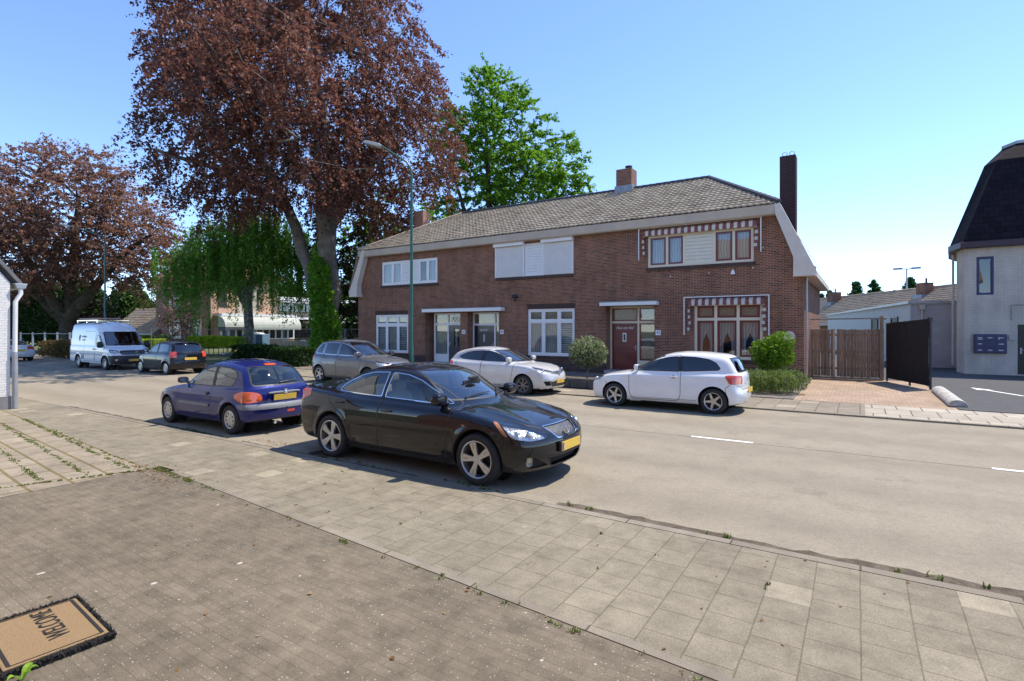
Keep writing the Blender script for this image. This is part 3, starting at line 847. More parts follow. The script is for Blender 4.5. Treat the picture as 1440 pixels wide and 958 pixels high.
def spec_hatch():
    return dict(name='parked_hatchback', label='dark blue three door hatchback with silver wheel covers and orange tail lights', cat='car',
        axles=(1.221, -1.221), tr=.288, ar=.335, track=1.43, tw=.18, rim_r=.178, wheel='cover',
        Wp=[(-1.9,.74),(-1.5,.79),(-1.2,.822),(0,.826),(1.2,.82),(1.6,.77),(1.95,.68)],
        Ws=[(.15,-.09),(.25,-.04),(.4,-.006),(.55,0),(.7,-.012),(.82,-.04),(.95,-.09),(1.2,-.25)],
        Wc=[(.7,.765),(.9,.735),(1.1,.67),(1.36,.56),(1.45,.53)], Wcp=[(-1.9,-.09),(-1.4,-.03),(-.8,0),(.5,0),(.9,-.03)],
        Zc=[(1.5,.60),(.88,.90),(.12,1.31),(-.15,1.39),(-.45,1.425),(-.9,1.405),(-1.35,1.335),(-1.52,1.24),(-1.78,.90),(-1.95,.68)],
        Zh=[(2.0,.56),(1.8,.68),(1.5,.77),(1.2,.835),(.9,.88),(.4,.895),(-1.0,.925),(-1.5,.93),(-1.8,.90),(-2.0,.88)],
        Xf=[(.1,1.82),(.2,1.90),(.35,1.95),(.5,1.95),(.6,1.91),(.7,1.82),(.9,1.6),(1.2,1.2)],
        Xr=[(.1,-1.76),(.22,-1.83),(.35,-1.87),(.5,-1.885),(.57,-1.88),(.60,-1.83),(.8,-1.80),(.92,-1.77),(1.2,-1.6)],
        Zb=[(-1.9,.28),(-1.6,.24),(-.9,.19),(.9,.18),(1.6,.2),(2.0,.22)],
        kf=.22, kf4=.3, kr=.16, kr4=.28, core=(-1.40,1.42), ds=.034, ring=120, xm=-.4, kw=.26, kb=.20, kc=.10, kj=.045, belt=.87, krr=.05,
        creases=[(.72,.045,.008,-1.7,1.7)],
        windows=[dict(poly=[(.66,.90),(.36,1.06),(.08,1.20),(-.2,1.275),(-.42,1.295),(-.50,.905)], door='f', r=.025, tw=.02),
                 dict(poly=[(-.56,.91),(-.48,1.295),(-.85,1.28),(-1.13,1.225),(-1.24,1.14),(-1.20,.96),(-1.10,.925)], r=.04, tw=.02)],
        pillars=[[(-.504,.905),(-.424,1.295),(-.476,1.295),(-.556,.91)]],
        windscreen=[(-.60,.93),(.60,.93),(.50,1.31),(-.50,1.31)], rear_window=[(-.585,.945),(.585,.945),(.50,1.30),(-.50,1.30)], rear_window_glass='glass',
        doors=[dict(id='f', poly=[(.76,.885),(.38,1.10),(.08,1.24),(-.22,1.315),(-.50,1.335),(-.535,.90),(-.55,.42),(-.50,.245),(.72,.235)], handle=(-.43,.755,.09), hstyle='round', hdark=True, strip=(-.5,.70,.52,.055))],
        lamps=[dict(id='h', kind='head', pts=[(1.40,.74,.74),(1.75,.52,.68),(1.86,.40,.60),(1.78,.56,.56),(1.55,.72,.60)], d=(.7,.7,0)),
               dict(id='t', kind='orange', r=.07, pts=[(-1.74,.46,.80),(-1.80,.46,.66),(-1.7,.62,.625),(-1.5,.74,.64),(-1.36,.79,.72),(-1.36,.79,.78),(-1.5,.74,.84),(-1.66,.62,.845)], d=(-.72,.69,0)),
               dict(id='sm', kind='amber', pts=[(.93,.8,.70),(.97,.8,.70),(.97,.8,.675),(.93,.8,.675)], d=(0,1,0)),
               dict(id='rf', kind='tail', pts=[(-1.87,.19,.45),(-1.88,.02,.45),(-1.88,.02,.40),(-1.87,.19,.40)], d=(-1,0,0), side=-1),
               dict(id='bg', kind='grey', pts=[(-1.88,.0,.595),(-1.84,.42,.595),(-1.75,.62,.595),(-1.62,.71,.60),(-1.45,.77,.60),(-1.40,.78,.57),(-1.45,.77,.505),(-1.62,.71,.50),(-1.75,.62,.495),(-1.84,.42,.495),(-1.88,.0,.495)], d=(-.98,.2,0), off=.012)],
        panels=[dict(id='pr', name='plate_recess', mat='paint', face=-1, poly=[(-.32,.80),(.32,.80),(.28,.64),(-.28,.64)], off=-.018),
                dict(id='bl', name='brake_light', mat='orange_lamp', face=-1, poly=[(-.12,1.345),(.12,1.345),(.12,1.315),(-.12,1.315)], off=.008, r=.01)],
        lines=[dict(on='rear', pts=[(-.62,.90),(-.52,.62),(.52,.62),(.62,.90)], name='tailgate_gap'), dict(on='rear', pts=[(-.60,1.32),(-.66,1.1),(-.655,.92)], name='tailgate_gap'), dict(on='rear', pts=[(.60,1.32),(.66,1.1),(.655,.92)], name='tailgate_gap')],
        seatx=-.2, seatz=.28, cabin=(-1.2,.85), cw=.62, mirror=(.60,.915), mirror_dark=True, mirror_size=(.075,.10,.065),
        wipers=[((.05,.975),(-.38,1.0),-1)], panel_x=1.2)

def spec_compact():   # white three-door
    return dict(name='parked_hatchback', label='white three door hatchback with five spoke wheels parked before the red door', cat='car',
        axles=(1.235, -1.235), tr=.303, ar=.348, track=1.465, tw=.20, rim_r=.205, wheel='five',
        Wp=[(-1.95,.76),(-1.5,.81),(-1.2,.838),(0,.84),(1.2,.838),(1.6,.79),(2.0,.72)],
        Ws=[(.15,-.08),(.25,-.03),(.4,-.004),(.6,0),(.75,-.01),(.88,-.035),(1.0,-.08),(1.2,-.22)],
        Wc=[(.7,.785),(.95,.75),(1.1,.70),(1.38,.585),(1.48,.55)], Wcp=[(-1.95,-.09),(-1.5,-.04),(-.8,0),(.5,0),(.95,-.03)],
        Zc=[(1.5,.63),(.95,.94),(.20,1.33),(-.1,1.415),(-.45,1.455),(-.9,1.45),(-1.42,1.405),(-1.63,1.345),(-1.85,.97),(-2.0,.74)],
        Zh=[(2.1,.60),(1.9,.73),(1.6,.83),(1.25,.895),(.9,.935),(.4,.95),(-1.0,.985),(-1.5,.99),(-1.85,.95),(-2.0,.92)],
        Xf=[(.1,1.95),(.2,2.0),(.35,2.05),(.5,2.05),(.65,2.02),(.75,1.96),(.9,1.75),(1.2,1.3)],
        Xr=[(.1,-1.78),(.25,-1.86),(.4,-1.915),(.52,-1.92),(.6,-1.88),(.9,-1.85),(1.0,-1.82),(1.3,-1.66)],
        Zb=[(-1.95,.26),(-1.6,.22),(-.9,.18),(.9,.17),(1.6,.18),(2.1,.2)],
        kf=.2, kf4=.3, kr=.14, kr4=.28, core=(-1.42,1.52), ds=.036, ring=116, xm=-.4, kw=.24, kb=.18, kc=.10, kj=.045, belt=.93,
        creases=[(lambda x: .845+.02*np.clip(-x/1.5, -1, 1), .04, .008, -1.8, 1.7),(.30,.05,.010,-.9,.9)],
        windows=[dict(poly=[(.74,.965),(.44,1.12),(.12,1.25),(-.14,1.315),(-.36,1.335),(-.42,.975)], door='f', r=.025, tw=.02, glass='glass_dark'),
                 dict(poly=[(-.49,.98),(-.44,1.337),(-.8,1.325),(-1.1,1.28),(-1.27,1.20),(-1.37,1.075),(-1.33,1.035)], r=.04, tw=.02, glass='glass_dark')],
        pillars=[[(-.424,.975),(-.364,1.335),(-.436,1.337),(-.486,.98)]],
        windscreen=[(-.62,.97),(.62,.97),(.53,1.345),(-.53,1.345)], rear_window=[(-.57,1.0),(.57,1.0),(.50,1.32),(-.50,1.32)], rear_window_glass='glass',
        doors=[dict(id='f', poly=[(.84,.94),(.46,1.16),(.12,1.29),(-.16,1.355),(-.44,1.375),(-.47,.96),(-.47,.40),(-.40,.26),(.74,.245),(.83,.40)], handle=(-.30,.84,.17))],
        lamps=[dict(id='h', kind='head', pts=[(1.55,.76,.80),(1.85,.56,.755),(1.97,.42,.70),(1.95,.46,.64),(1.80,.66,.63),(1.62,.75,.68)], d=(.7,.7,0), bulb=[(1.82,.60,.70,.045)]),
               dict(id='t', kind='tail', pts=[(-1.85,.52,.91),(-1.87,.54,.73),(-1.70,.72,.715),(-1.585,.78,.72),(-1.50,.80,.90),(-1.6,.78,.93)], d=(-.62,.78,0)),
               dict(id='ti', kind='amber', pts=[(-1.87,.30,.74),(-1.87,.30,.72),(-1.87,.35,.72),(-1.87,.35,.74)], d=(-1,0,0)),
               dict(id='fg', kind='fog', pts=[(1.93,.70,.44),(2.0,.56,.44),(2.0,.56,.34),(1.9,.70,.35)], d=(.75,.65,0))],
        panels=[dict(id='g', name='grille', mat='trim', face=1, poly=[(-.42,.69),(.42,.69),(.42,.625),(-.42,.625)], off=-.01),
                dict(id='i', name='air_intake', mat='under', face=1, poly=[(-.45,.42),(.45,.42),(.45,.30),(-.45,.30)], off=-.03)],
        lines=[dict(on='rear', pts=[(-.60,.95),(-.58,.66),(-.5,.60),(.5,.60),(.58,.66),(.60,.95)], name='tailgate_gap')]+[dict(on='top', pts=[(1.88,s*.45),(1.5,s*.66),(.95,s*.70)], name='bonnet_gap') for s in (1,-1)]+[dict(on=s, pts=[(1.50,.66),(1.46,.60),(1.57,.42)], name='bumper_gap') for s in (1,-1)]+[dict(on=s, pts=[(-1.60,.71),(-1.50,.62),(-1.53,.47)], name='bumper_gap') for s in (1,-1)]+[dict(on=s, pts=[(-1.02+.075*math.cos(a), .78+.07*math.sin(a)) for a in np.linspace(0, 2*PI, 17)], name='fuel_flap', w=.006) for s in (-1,)]+[dict(on=s, pts=[(-.85,.30),(.80,.285)], name='sill_gap', w=.008) for s in (1,-1)],
        seatx=-.15, seatz=.30, cabin=(-1.25,.9), cw=.64, mirror=(.66,.985), mirror_size=(.075,.10,.068), wipers=[((-.42,.98),(.05,1.02),1),((0.03,1.03),(.35,1.02),-1)], panel_x=1.2)

def spec_fivedoor():  # silver-white five-door with dark multi-spoke wheels
    return dict(name='parked_hatchback', label='silver white five door hatchback with a diamond badge and dark spoked wheels', cat='car',
        axles=(1.295, -1.295), tr=.305, ar=.35, track=1.5, tw=.2, rim_r=.21, wheel='multi',
        Wp=[(-1.95,.77),(-1.5,.85),(-1.2,.866),(0,.845),(1.2,.862),(1.6,.83),(2.1,.70)],
        Ws=[(.15,-.09),(.25,-.04),(.4,-.01),(.6,0),(.75,-.008),(.88,-.03),(1.0,-.08),(1.2,-.22)],
        Wc=[(.7,.79),(.98,.75),(1.15,.67),(1.38,.56),(1.48,.53)], Wcp=[(-1.95,-.13),(-1.5,-.07),(-.8,-.01),(.5,0),(1.0,-.03)],
        Zc=[(1.7,.66),(1.12,.95),(.25,1.33),(-.1,1.415),(-.45,1.445),(-.9,1.425),(-1.4,1.335),(-1.6,1.26),(-1.85,.98),(-2.0,.78)],
        Zh=[(2.2,.60),(2.0,.75),(1.7,.87),(1.35,.945),(1.0,.975),(.4,.985),(-1.0,1.02),(-1.5,1.03),(-1.85,1.0),(-2.0,.96)],
        Xf=[(.1,2.05),(.2,2.10),(.35,2.15),(.5,2.155),(.65,2.12),(.75,2.07),(.9,1.9),(1.2,1.4)],
        Xr=[(.1,-1.76),(.25,-1.84),(.4,-1.90),(.55,-1.905),(.9,-1.84),(1.0,-1.80),(1.3,-1.66)],
        Zb=[(-1.95,.26),(-1.6,.22),(-.9,.18),(.9,.17),(1.6,.18),(2.2,.2)],
        kf=.22, kf4=.34, kr=.14, kr4=.28, core=(-1.42,1.60), ds=.045, ring=96, xm=-.4, kw=.26, kb=.18, kc=.10, kj=.05, belt=.96,
        creases=[(.32,.06,.016,-.9,.9)],
        windows=[dict(poly=[(.86,.995),(.5,1.14),(.15,1.265),(-.1,1.315),(-.22,1.325),(-.26,1.005)], door='f', r=.025, tw=.02, glass='glass_dark'),
                 dict(poly=[(-.36,1.01),(-.32,1.325),(-.7,1.305),(-1.0,1.25),(-1.2,1.165),(-1.31,1.10),(-1.1,1.04)], door='r', r=.03, tw=.02, glass='glass_dark')],
        pillars=[[(-.264,1.005),(-.224,1.325),(-.316,1.325),(-.356,1.01)]],
        windscreen=[(-.63,1.0),(.63,1.0),(.51,1.345),(-.51,1.345)], rear_window=[(-.50,1.03),(.50,1.03),(.44,1.27),(-.44,1.27)],
        doors=[dict(id='f', poly=[(.95,.95),(.5,1.18),(.15,1.305),(-.1,1.355),(-.30,1.365),(-.31,.28),(.84,.26)], handle=(-.15,.86,.16)),
               dict(id='r', poly=[(-.312,1.365),(-.72,1.345),(-1.02,1.29),(-1.25,1.20),(-1.36,1.10),(-1.33,.9)]+arc_pts(-1.295,.305,.42,75,5,5)+[(-.86,.275),(-.315,.28)])],
        lamps=[dict(id='h', kind='head', pts=[(1.60,.79,.87),(1.9,.58,.80),(2.06,.36,.735),(2.08,.36,.70),(1.95,.60,.68),(1.70,.76,.76)], d=(.7,.7,0), bulb=[(1.88,.60,.755,.04)]),
               dict(id='t', kind='tail', pts=[(-1.80,.50,.96),(-1.84,.52,.78),(-1.6,.76,.76),(-1.45,.82,.92),(-1.6,.78,.98)], d=(-.65,.75,0)),
               dict(id='fg', kind='dark', pts=[(1.93,.70,.44),(2.1,.42,.44),(2.1,.42,.31),(2.0,.62,.30)], d=(.75,.65,0), off=-.01)],
        panels=[dict(id='g', name='grille', mat='trim', face=1, poly=[(-.42,.745),(-.1,.725),(.1,.725),(.42,.745),(.36,.69),(.12,.655),(-.12,.655),(-.36,.69)], off=-.004, r=.02),
                dict(id='i', name='air_intake', mat='mesh', face=1, poly=[(-.50,.43),(.50,.43),(.42,.27),(-.42,.27)], off=-.02, rim='chrome', rw=.014)],
        lines=[dict(on='top', pts=[(2.02,s*.36),(1.7,s*.60),(1.1,s*.72)], name='bonnet_gap') for s in (1,-1)],
        seatx=-.15, seatz=.30, cabin=(-1.25,1.0), cw=.64, mirror=(.74,1.01), mirror_size=(.08,.11,.07), wipers=[((-.45,1.0),(.05,1.04),1),((.12,1.0),(.58,1.06),1)], panel_x=1.3)

def spec_mpv():       # grey-brown tall family car
    return dict(name='parked_mpv', label='grey brown tall family car parked beside the green lamp post', cat='car',
        axles=(1.34, -1.34), tr=.325, ar=.37, track=1.54, tw=.21, rim_r=.215, wheel='five',
        Wp=[(-2.05,.80),(-1.6,.87),(-1.2,.897),(0,.897),(1.3,.897),(1.8,.85),(2.2,.76)],
        Ws=[(.15,-.08),(.25,-.03),(.4,-.004),(.6,0),(.8,-.008),(.95,-.03),(1.08,-.07),(1.3,-.2)],
        Wc=[(.7,.84),(1.05,.80),(1.25,.74),(1.55,.62),(1.68,.57)], Wcp=[(-2.05,-.08),(-1.5,-.03),(-.8,0),(.5,0),(1.0,-.03)],
        Zc=[(1.8,.70),(1.15,1.03),(.32,1.49),(0,1.60),(-.4,1.645),(-1.0,1.635),(-1.55,1.57),(-1.75,1.47),(-1.98,1.08),(-2.1,.86)],
        Zh=[(2.3,.70),(2.1,.82),(1.8,.92),(1.4,.99),(1.0,1.03),(.4,1.04),(-1.0,1.08),(-1.6,1.09),(-2.0,1.04),(-2.2,1.0)],
        Xf=[(.1,2.05),(.25,2.15),(.4,2.19),(.6,2.18),(.75,2.14),(.9,2.03),(1.1,1.8),(1.3,1.5)],
        Xr=[(.1,-1.92),(.3,-2.02),(.5,-2.05),(.65,-2.05),(.9,-2.01),(1.1,-1.95),(1.4,-1.82)],
        Zb=[(-2.05,.30),(-1.6,.25),(-.9,.2),(.9,.2),(1.8,.22),(2.3,.25)],
        kf=.2, kf4=.3, kr=.12, kr4=.26, core=(-1.55,1.66), ds=.05, ring=92, xm=-.45, kw=.26, kb=.16, kc=.10, kj=.05, belt=1.0,
        windows=[dict(poly=[(.90,1.06),(.55,1.24),(.2,1.395),(-.1,1.485),(-.28,1.505),(-.31,1.07)], door='f', trim='chrome', r=.03, tw=.015),
                 dict(poly=[(-.38,1.07),(-.35,1.51),(-.8,1.52),(-1.12,1.505),(-1.15,1.09)], door='r', trim='chrome', r=.03, tw=.015, glass='glass_dark'),
                 dict(poly=[(-1.22,1.09),(-1.19,1.50),(-1.42,1.475),(-1.66,1.20),(-1.62,1.11)], trim='chrome', r=.05, glass='glass_dark')],
        pillars=[[(-.314,1.07),(-.284,1.505),(-.346,1.51),(-.376,1.07)]],
        windscreen=[(-.68,1.07),(.68,1.07),(.57,1.53),(-.57,1.53)], rear_window=[(-.62,1.13),(.62,1.13),(.54,1.50),(-.54,1.50)], rear_window_glass='glass_dark',
        doors=[dict(id='f', poly=[(1.0,1.02),(.56,1.285),(.2,1.44),(-.1,1.525),(-.33,1.55),(-.34,.30),(.88,.28)], handle=(-.18,.93,.18)),
               dict(id='r', poly=[(-.345,1.55),(-.8,1.56),(-1.17,1.545),(-1.19,.95),(-1.2,.74)]+arc_pts(-1.34,.325,.43,50,5,4)+[(-.88,.30),(-.345,.30)], handle=(-1.03,.95,.18))],
        lamps=[dict(id='h', kind='head', pts=[(1.68,.82,.90),(1.95,.62,.85),(2.10,.42,.80),(2.10,.44,.69),(1.95,.66,.68),(1.72,.82,.75)], d=(.7,.7,0)),
               dict(id='t', kind='tail', pts=[(-1.95,.56,1.08),(-2.02,.50,.86),(-1.85,.74,.84),(-1.66,.86,.90),(-1.66,.84,1.02)], d=(-.65,.75,0))],
        panels=[dict(id='g', name='grille', mat='trim', face=1, poly=[(-.45,.80),(.45,.80),(.40,.70),(-.40,.70)], rim='chrome', off=-.01)],
        lines=[], seatx=-.1, seatz=.42, cabin=(-1.5,1.05), cw=.68, mirror=(.80,1.07), mirror_size=(.085,.12,.085), wipers=[((-.5,1.08),(.05,1.12),1)], panel_x=1.4)

def spec_city():      # small black city car
    return dict(name='parked_city_car', label='small black city car parked in the tree shade nose to the van', cat='car',
        axles=(1.17, -1.17), tr=.28, ar=.32, track=1.42, tw=.165, rim_r=.185, wheel='cover',
        Wp=[(-1.7,.75),(-1.3,.80),(-1.1,.812),(0,.81),(1.1,.80),(1.4,.76),(1.7,.66)],
        Ws=[(.15,-.07),(.25,-.03),(.4,-.004),(.6,0),(.75,-.01),(.9,-.035),(1.0,-.07),(1.2,-.2)],
        Wc=[(.7,.76),(.95,.73),(1.15,.67),(1.4,.585),(1.5,.56)], Wcp=[(-1.7,-.05),(-1.3,-.02),(-.8,0),(.5,0),(.9,-.03)],
        Zc=[(1.45,.62),(.98,.92),(.25,1.34),(-.05,1.425),(-.4,1.46),(-.9,1.45),(-1.35,1.40),(-1.5,1.33),(-1.64,.95),(-1.72,.7)],
        Zh=[(1.8,.62),(1.6,.74),(1.35,.84),(1.1,.90),(.8,.93),(.4,.94),(-1.0,.97),(-1.4,.97),(-1.65,.93),(-1.8,.9)],
        Xf=[(.1,1.6),(.2,1.65),(.35,1.70),(.5,1.70),(.65,1.68),(.75,1.62),(.9,1.5),(1.2,1.2)],
        Xr=[(.1,-1.60),(.25,-1.67),(.4,-1.71),(.55,-1.715),(.62,-1.68),(.9,-1.65),(1.0,-1.62),(1.3,-1.52)],
        Zb=[(-1.7,.26),(-1.5,.22),(-.9,.18),(.9,.18),(1.5,.2),(1.8,.22)],
        kf=.2, kf4=.3, kr=.1, kr4=.26, core=(-1.22,1.24), ds=.05, ring=84, xm=-.35, kw=.24, kb=.14, kc=.09, kj=.045, belt=.9,
        windows=[dict(poly=[(.76,.95),(.45,1.11),(.15,1.255),(-.1,1.32),(-.26,1.335),(-.29,.955)], door='f', r=.03),
                 dict(poly=[(-.36,.96),(-.33,1.335),(-.8,1.335),(-1.1,1.31),(-1.2,1.12),(-1.18,.99)], door='r', r=.05, glass='glass_dark')],
        pillars=[[(-.294,.955),(-.264,1.335),(-.326,1.335),(-.356,.96)]],
        windscreen=[(-.60,.96),(.60,.96),(.52,1.35),(-.52,1.35)], rear_window=[(-.56,.97),(.56,.97),(.50,1.36),(-.50,1.36)], rear_window_glass='glass_dark',
        doors=[dict(id='f', poly=[(.85,.93),(.48,1.15),(.15,1.295),(-.1,1.36),(-.31,1.375),(-.32,.26),(.76,.25)]), dict(id='r', poly=[(-.325,1.375),(-.8,1.375),(-1.13,1.345),(-1.24,1.12),(-1.23,.75)]+arc_pts(-1.17,.28,.38,80,5,4)+[(-.78,.26),(-.33,.26)])],
        lamps=[dict(id='h', kind='head', pts=[(1.28,.74,.80),(1.5,.56,.75),(1.6,.42,.68),(1.58,.46,.60),(1.42,.66,.62)], d=(.7,.7,0)),
               dict(id='t', kind='tail', pts=[(-1.62,.58,1.0),(-1.66,.58,.74),(-1.5,.74,.74),(-1.42,.77,.86),(-1.45,.75,1.0)], d=(-.65,.75,0))],
        panels=[], lines=[], seatx=-.1, seatz=.32, cabin=(-1.1,.85), cw=.62, mirror=(.66,.97), mirror_dark=True, mirror_size=(.07,.1,.07), wipers=[], panel_x=1.2)

def spec_van():
    return dict(name='delivery_van', label='white high roof delivery van with grey side mouldings and roof rails', cat='van',
        axles=(1.65, -1.65), tr=.345, ar=.40, track=1.74, tw=.22, rim_r=.205, wheel='steel',
        Wp=[(-2.9,.97),(-2.4,.985),(0,.99),(1.6,.985),(2.1,.92),(2.55,.80)],
        Ws=[(.2,-.05),(.35,-.01),(.5,0),(.9,-.004),(1.1,-.02),(1.3,-.05),(1.6,-.12)],
        Wc=[(.8,.97),(1.1,.965),(1.5,.94),(2.0,.88),(2.45,.78),(2.6,.74)], Wcp=[(-2.9,-.02),(0,0),(1.2,0),(1.7,-.06)],
        Zc=[(2.3,.86),(1.85,1.18),(1.05,2.02),(.75,2.28),(.3,2.42),(-.5,2.45),(-2.9,2.44)],
        Zh=[(2.7,.76),(2.5,.93),(2.2,1.07),(1.8,1.18),(1.4,1.24),(0,1.26),(-2.9,1.26)],
        Xf=[(.1,2.36),(.25,2.46),(.5,2.50),(.7,2.49),(.9,2.42),(1.05,2.3),(1.3,2.0)],
        Xr=[(.1,-2.85),(.5,-2.88),(1.0,-2.88),(2.5,-2.85)], Xrc=-2.84,
        Zb=[(-2.9,.35),(-2,.3),(1.5,.27),(2.6,.28)],
        kf=.16, kf4=.2, kr=.03, kr4=.05, core=(-2.2,1.8), zcore=.8, ds=.07, ring=92, ncap=22, xm=-1., kw=.2, kb=0, kc=.16, kj=.05, belt=1.12, cabmin=.8, yin=.6, flw=.03,
        windows=[dict(poly=[(1.42,1.17),(1.30,1.36),(.95,1.73),(.62,1.78),(.60,1.20)], door='f', r=.04, glass='glass')],
        windscreen=[(-.84,1.235),(.84,1.235),(.76,1.93),(-.76,1.93)], windscreen_glass='glass_clear',
        doors=[dict(id='f', poly=[(1.62,1.10),(1.40,1.42),(1.0,1.86),(.5,1.90),(.5,.42),(1.16,.42),(1.24,.62)], handle=(.62,1.04,.14), hdark=True),
               dict(id='s', poly=[(.47,1.95),(-.85,1.95),(-.85,.42),(.47,.42)], handle=(.34,1.04,.14), hdark=True)],
        lamps=[dict(id='h', kind='head', pts=[(1.96,.90,1.06),(2.3,.70,1.0),(2.38,.62,.92),(2.32,.68,.80),(2.05,.88,.86)], d=(.7,.7,0), bulb=[(2.22,.72,.92,.05)]),
               dict(id='t', kind='tail', pts=[(-2.86,.93,1.75),(-2.86,.93,1.1),(-2.74,.97,1.1),(-2.74,.94,1.75)], d=(-.6,.8,0)),
               dict(id='fg', kind='fog', pts=[(2.25,.72,.56),(2.33,.60,.56),(2.33,.60,.48),(2.25,.72,.48)], d=(.8,.6,0)),
               dict(id='bm', kind='trim', pts=[(1.95,.95,.72),(2.3,.75,.74),(2.48,.30,.74),(2.50,0,.74),(2.50,0,.30),(2.4,.5,.30),(2.1,.9,.32)], d=(.85,.53,0), off=.004),
               dict(id='sg', kind='grey', pts=[(1.18,.99,.72),(-1.2,.99,.72),(-1.2,.99,.50),(1.18,.99,.50)], d=(0,1,0), off=.01)],
        panels=[dict(id='g', name='grille', mat='mesh', face=1, poly=[(-.50,.98),(.50,.98),(.58,.90),(.48,.78),(-.48,.78),(-.58,.90)], rim='trim', off=-.02, rw=.03, over={0})],
        lines=[], seatx=.75, seatz=.62, cabin=(.3,1.7), cw=.85, bench=False, mirror=(1.38,1.22), mirror_dark=True, mirror_size=(.09,.12,.16), floor=.5,
        wipers=[((-.6,1.25),(.0,1.32),1),((.0,1.25),(.6,1.32),1)], panel_x=1.9)
# ================================================================ camera frame helpers (authoring only): l metres right, d metres ahead of the viewpoint
CA, SA = math.cos(R(32.89)), math.sin(R(32.89))
def W(l, d, z=0.0): return (CA*l-SA*d, SA*l+CA*d, z)

# ================================================================ ground surfaces
def brick_nodes(t, vec, w, h, mortar, c1, c2, cm, smooth=.1, offset=.5, bias=0.):
    n = t.node('ShaderNodeTexBrick'); t.set(n.inputs['Vector'], vec)
    n.inputs['Scale'].default_value = 1.; n.inputs['Brick Width'].default_value = w; n.inputs['Row Height'].default_value = h
    n.inputs['Mortar Size'].default_value = mortar; n.inputs['Mortar Smooth'].default_value = smooth; n.inputs['Bias'].default_value = bias
    n.offset = offset
    t.set(n.inputs['Color1'], c1); t.set(n.inputs['Color2'], c2); t.set(n.inputs['Mortar'], cm)
    return n.outputs['Color'], n.outputs['Fac']

def asphalt_mat(name, a, b, seam=False):
    t = NT(name); p = t.pos()
    g = t.noise(p, 90., 3., .7); big = t.noise(p, .35, 7., .65); mid = t.noise(p, 2.2, 5.)
    c = t.ramp(big, [(.3, a), (.7, b)])
    c = t.mix(t.math('MULTIPLY', t.math('MAXIMUM', t.math('SUBTRACT', mid, .46), 0.), 2.2), c, tuple(x*.62 for x in a))
    sp = t.vor(p, 75.); c = t.mix(t.math('MULTIPLY', t.math('LESS_THAN', sp, .18), .5), c, tuple(min(1, x*1.7) for x in b))
    sd = t.vor(t.node('ShaderNodeVectorMath', operation='ADD').outputs[0], 1.) if False else None
    c = t.mix(.8, c, t.mix(1., c, t.ramp(t.noise(p, 14., 6., .75), [(.32, .74), (.68, 1.22)]), 'MULTIPLY'))
    c = t.mix(.8, c, t.mix(1., c, t.ramp(t.noise(p, 42., 3., .7), [(.35, .72), (.65, 1.25)]), 'MULTIPLY'))
    c = t.mix(.35, c, t.ramp(g, [(.3, tuple(x*.55 for x in a)), (.7, tuple(min(1, x*1.35) for x in b))]))
    # tyre-polished tracks along the lane and a lengthways paving seam
    y = t.sep(p)[1]
    if seam:
        w = t.math('ADD', y, t.math('MULTIPLY', t.noise(p, .5, 3.), .25))
        tr = t.math('ABSOLUTE', t.math('SINE', t.math('MULTIPLY', w, 1.75)))
        c = t.mix(t.math('MULTIPLY', t.math('POWER', tr, 3.), .30), c, tuple(x*.62 for x in a))
        sm = t.math('LESS_THAN', t.math('ABSOLUTE', t.math('SUBTRACT', t.math('ADD', y, t.math('MULTIPLY', t.noise(p, 3., 3.), .03)), 10.145)), .018)
        c = t.mix(t.math('MULTIPLY', sm, .75), c, (.06,.05,.045))
        # cracks and repairs
        oil = t.math('MULTIPLY', t.math('GREATER_THAN', t.noise(p, .9, 4.), .66), .22)
        c = t.mix(oil, c, tuple(x*.45 for x in a))
    return t.done(t.bsdf(c, .88, 0., t.bump(g, .35, .006), 0., .3))

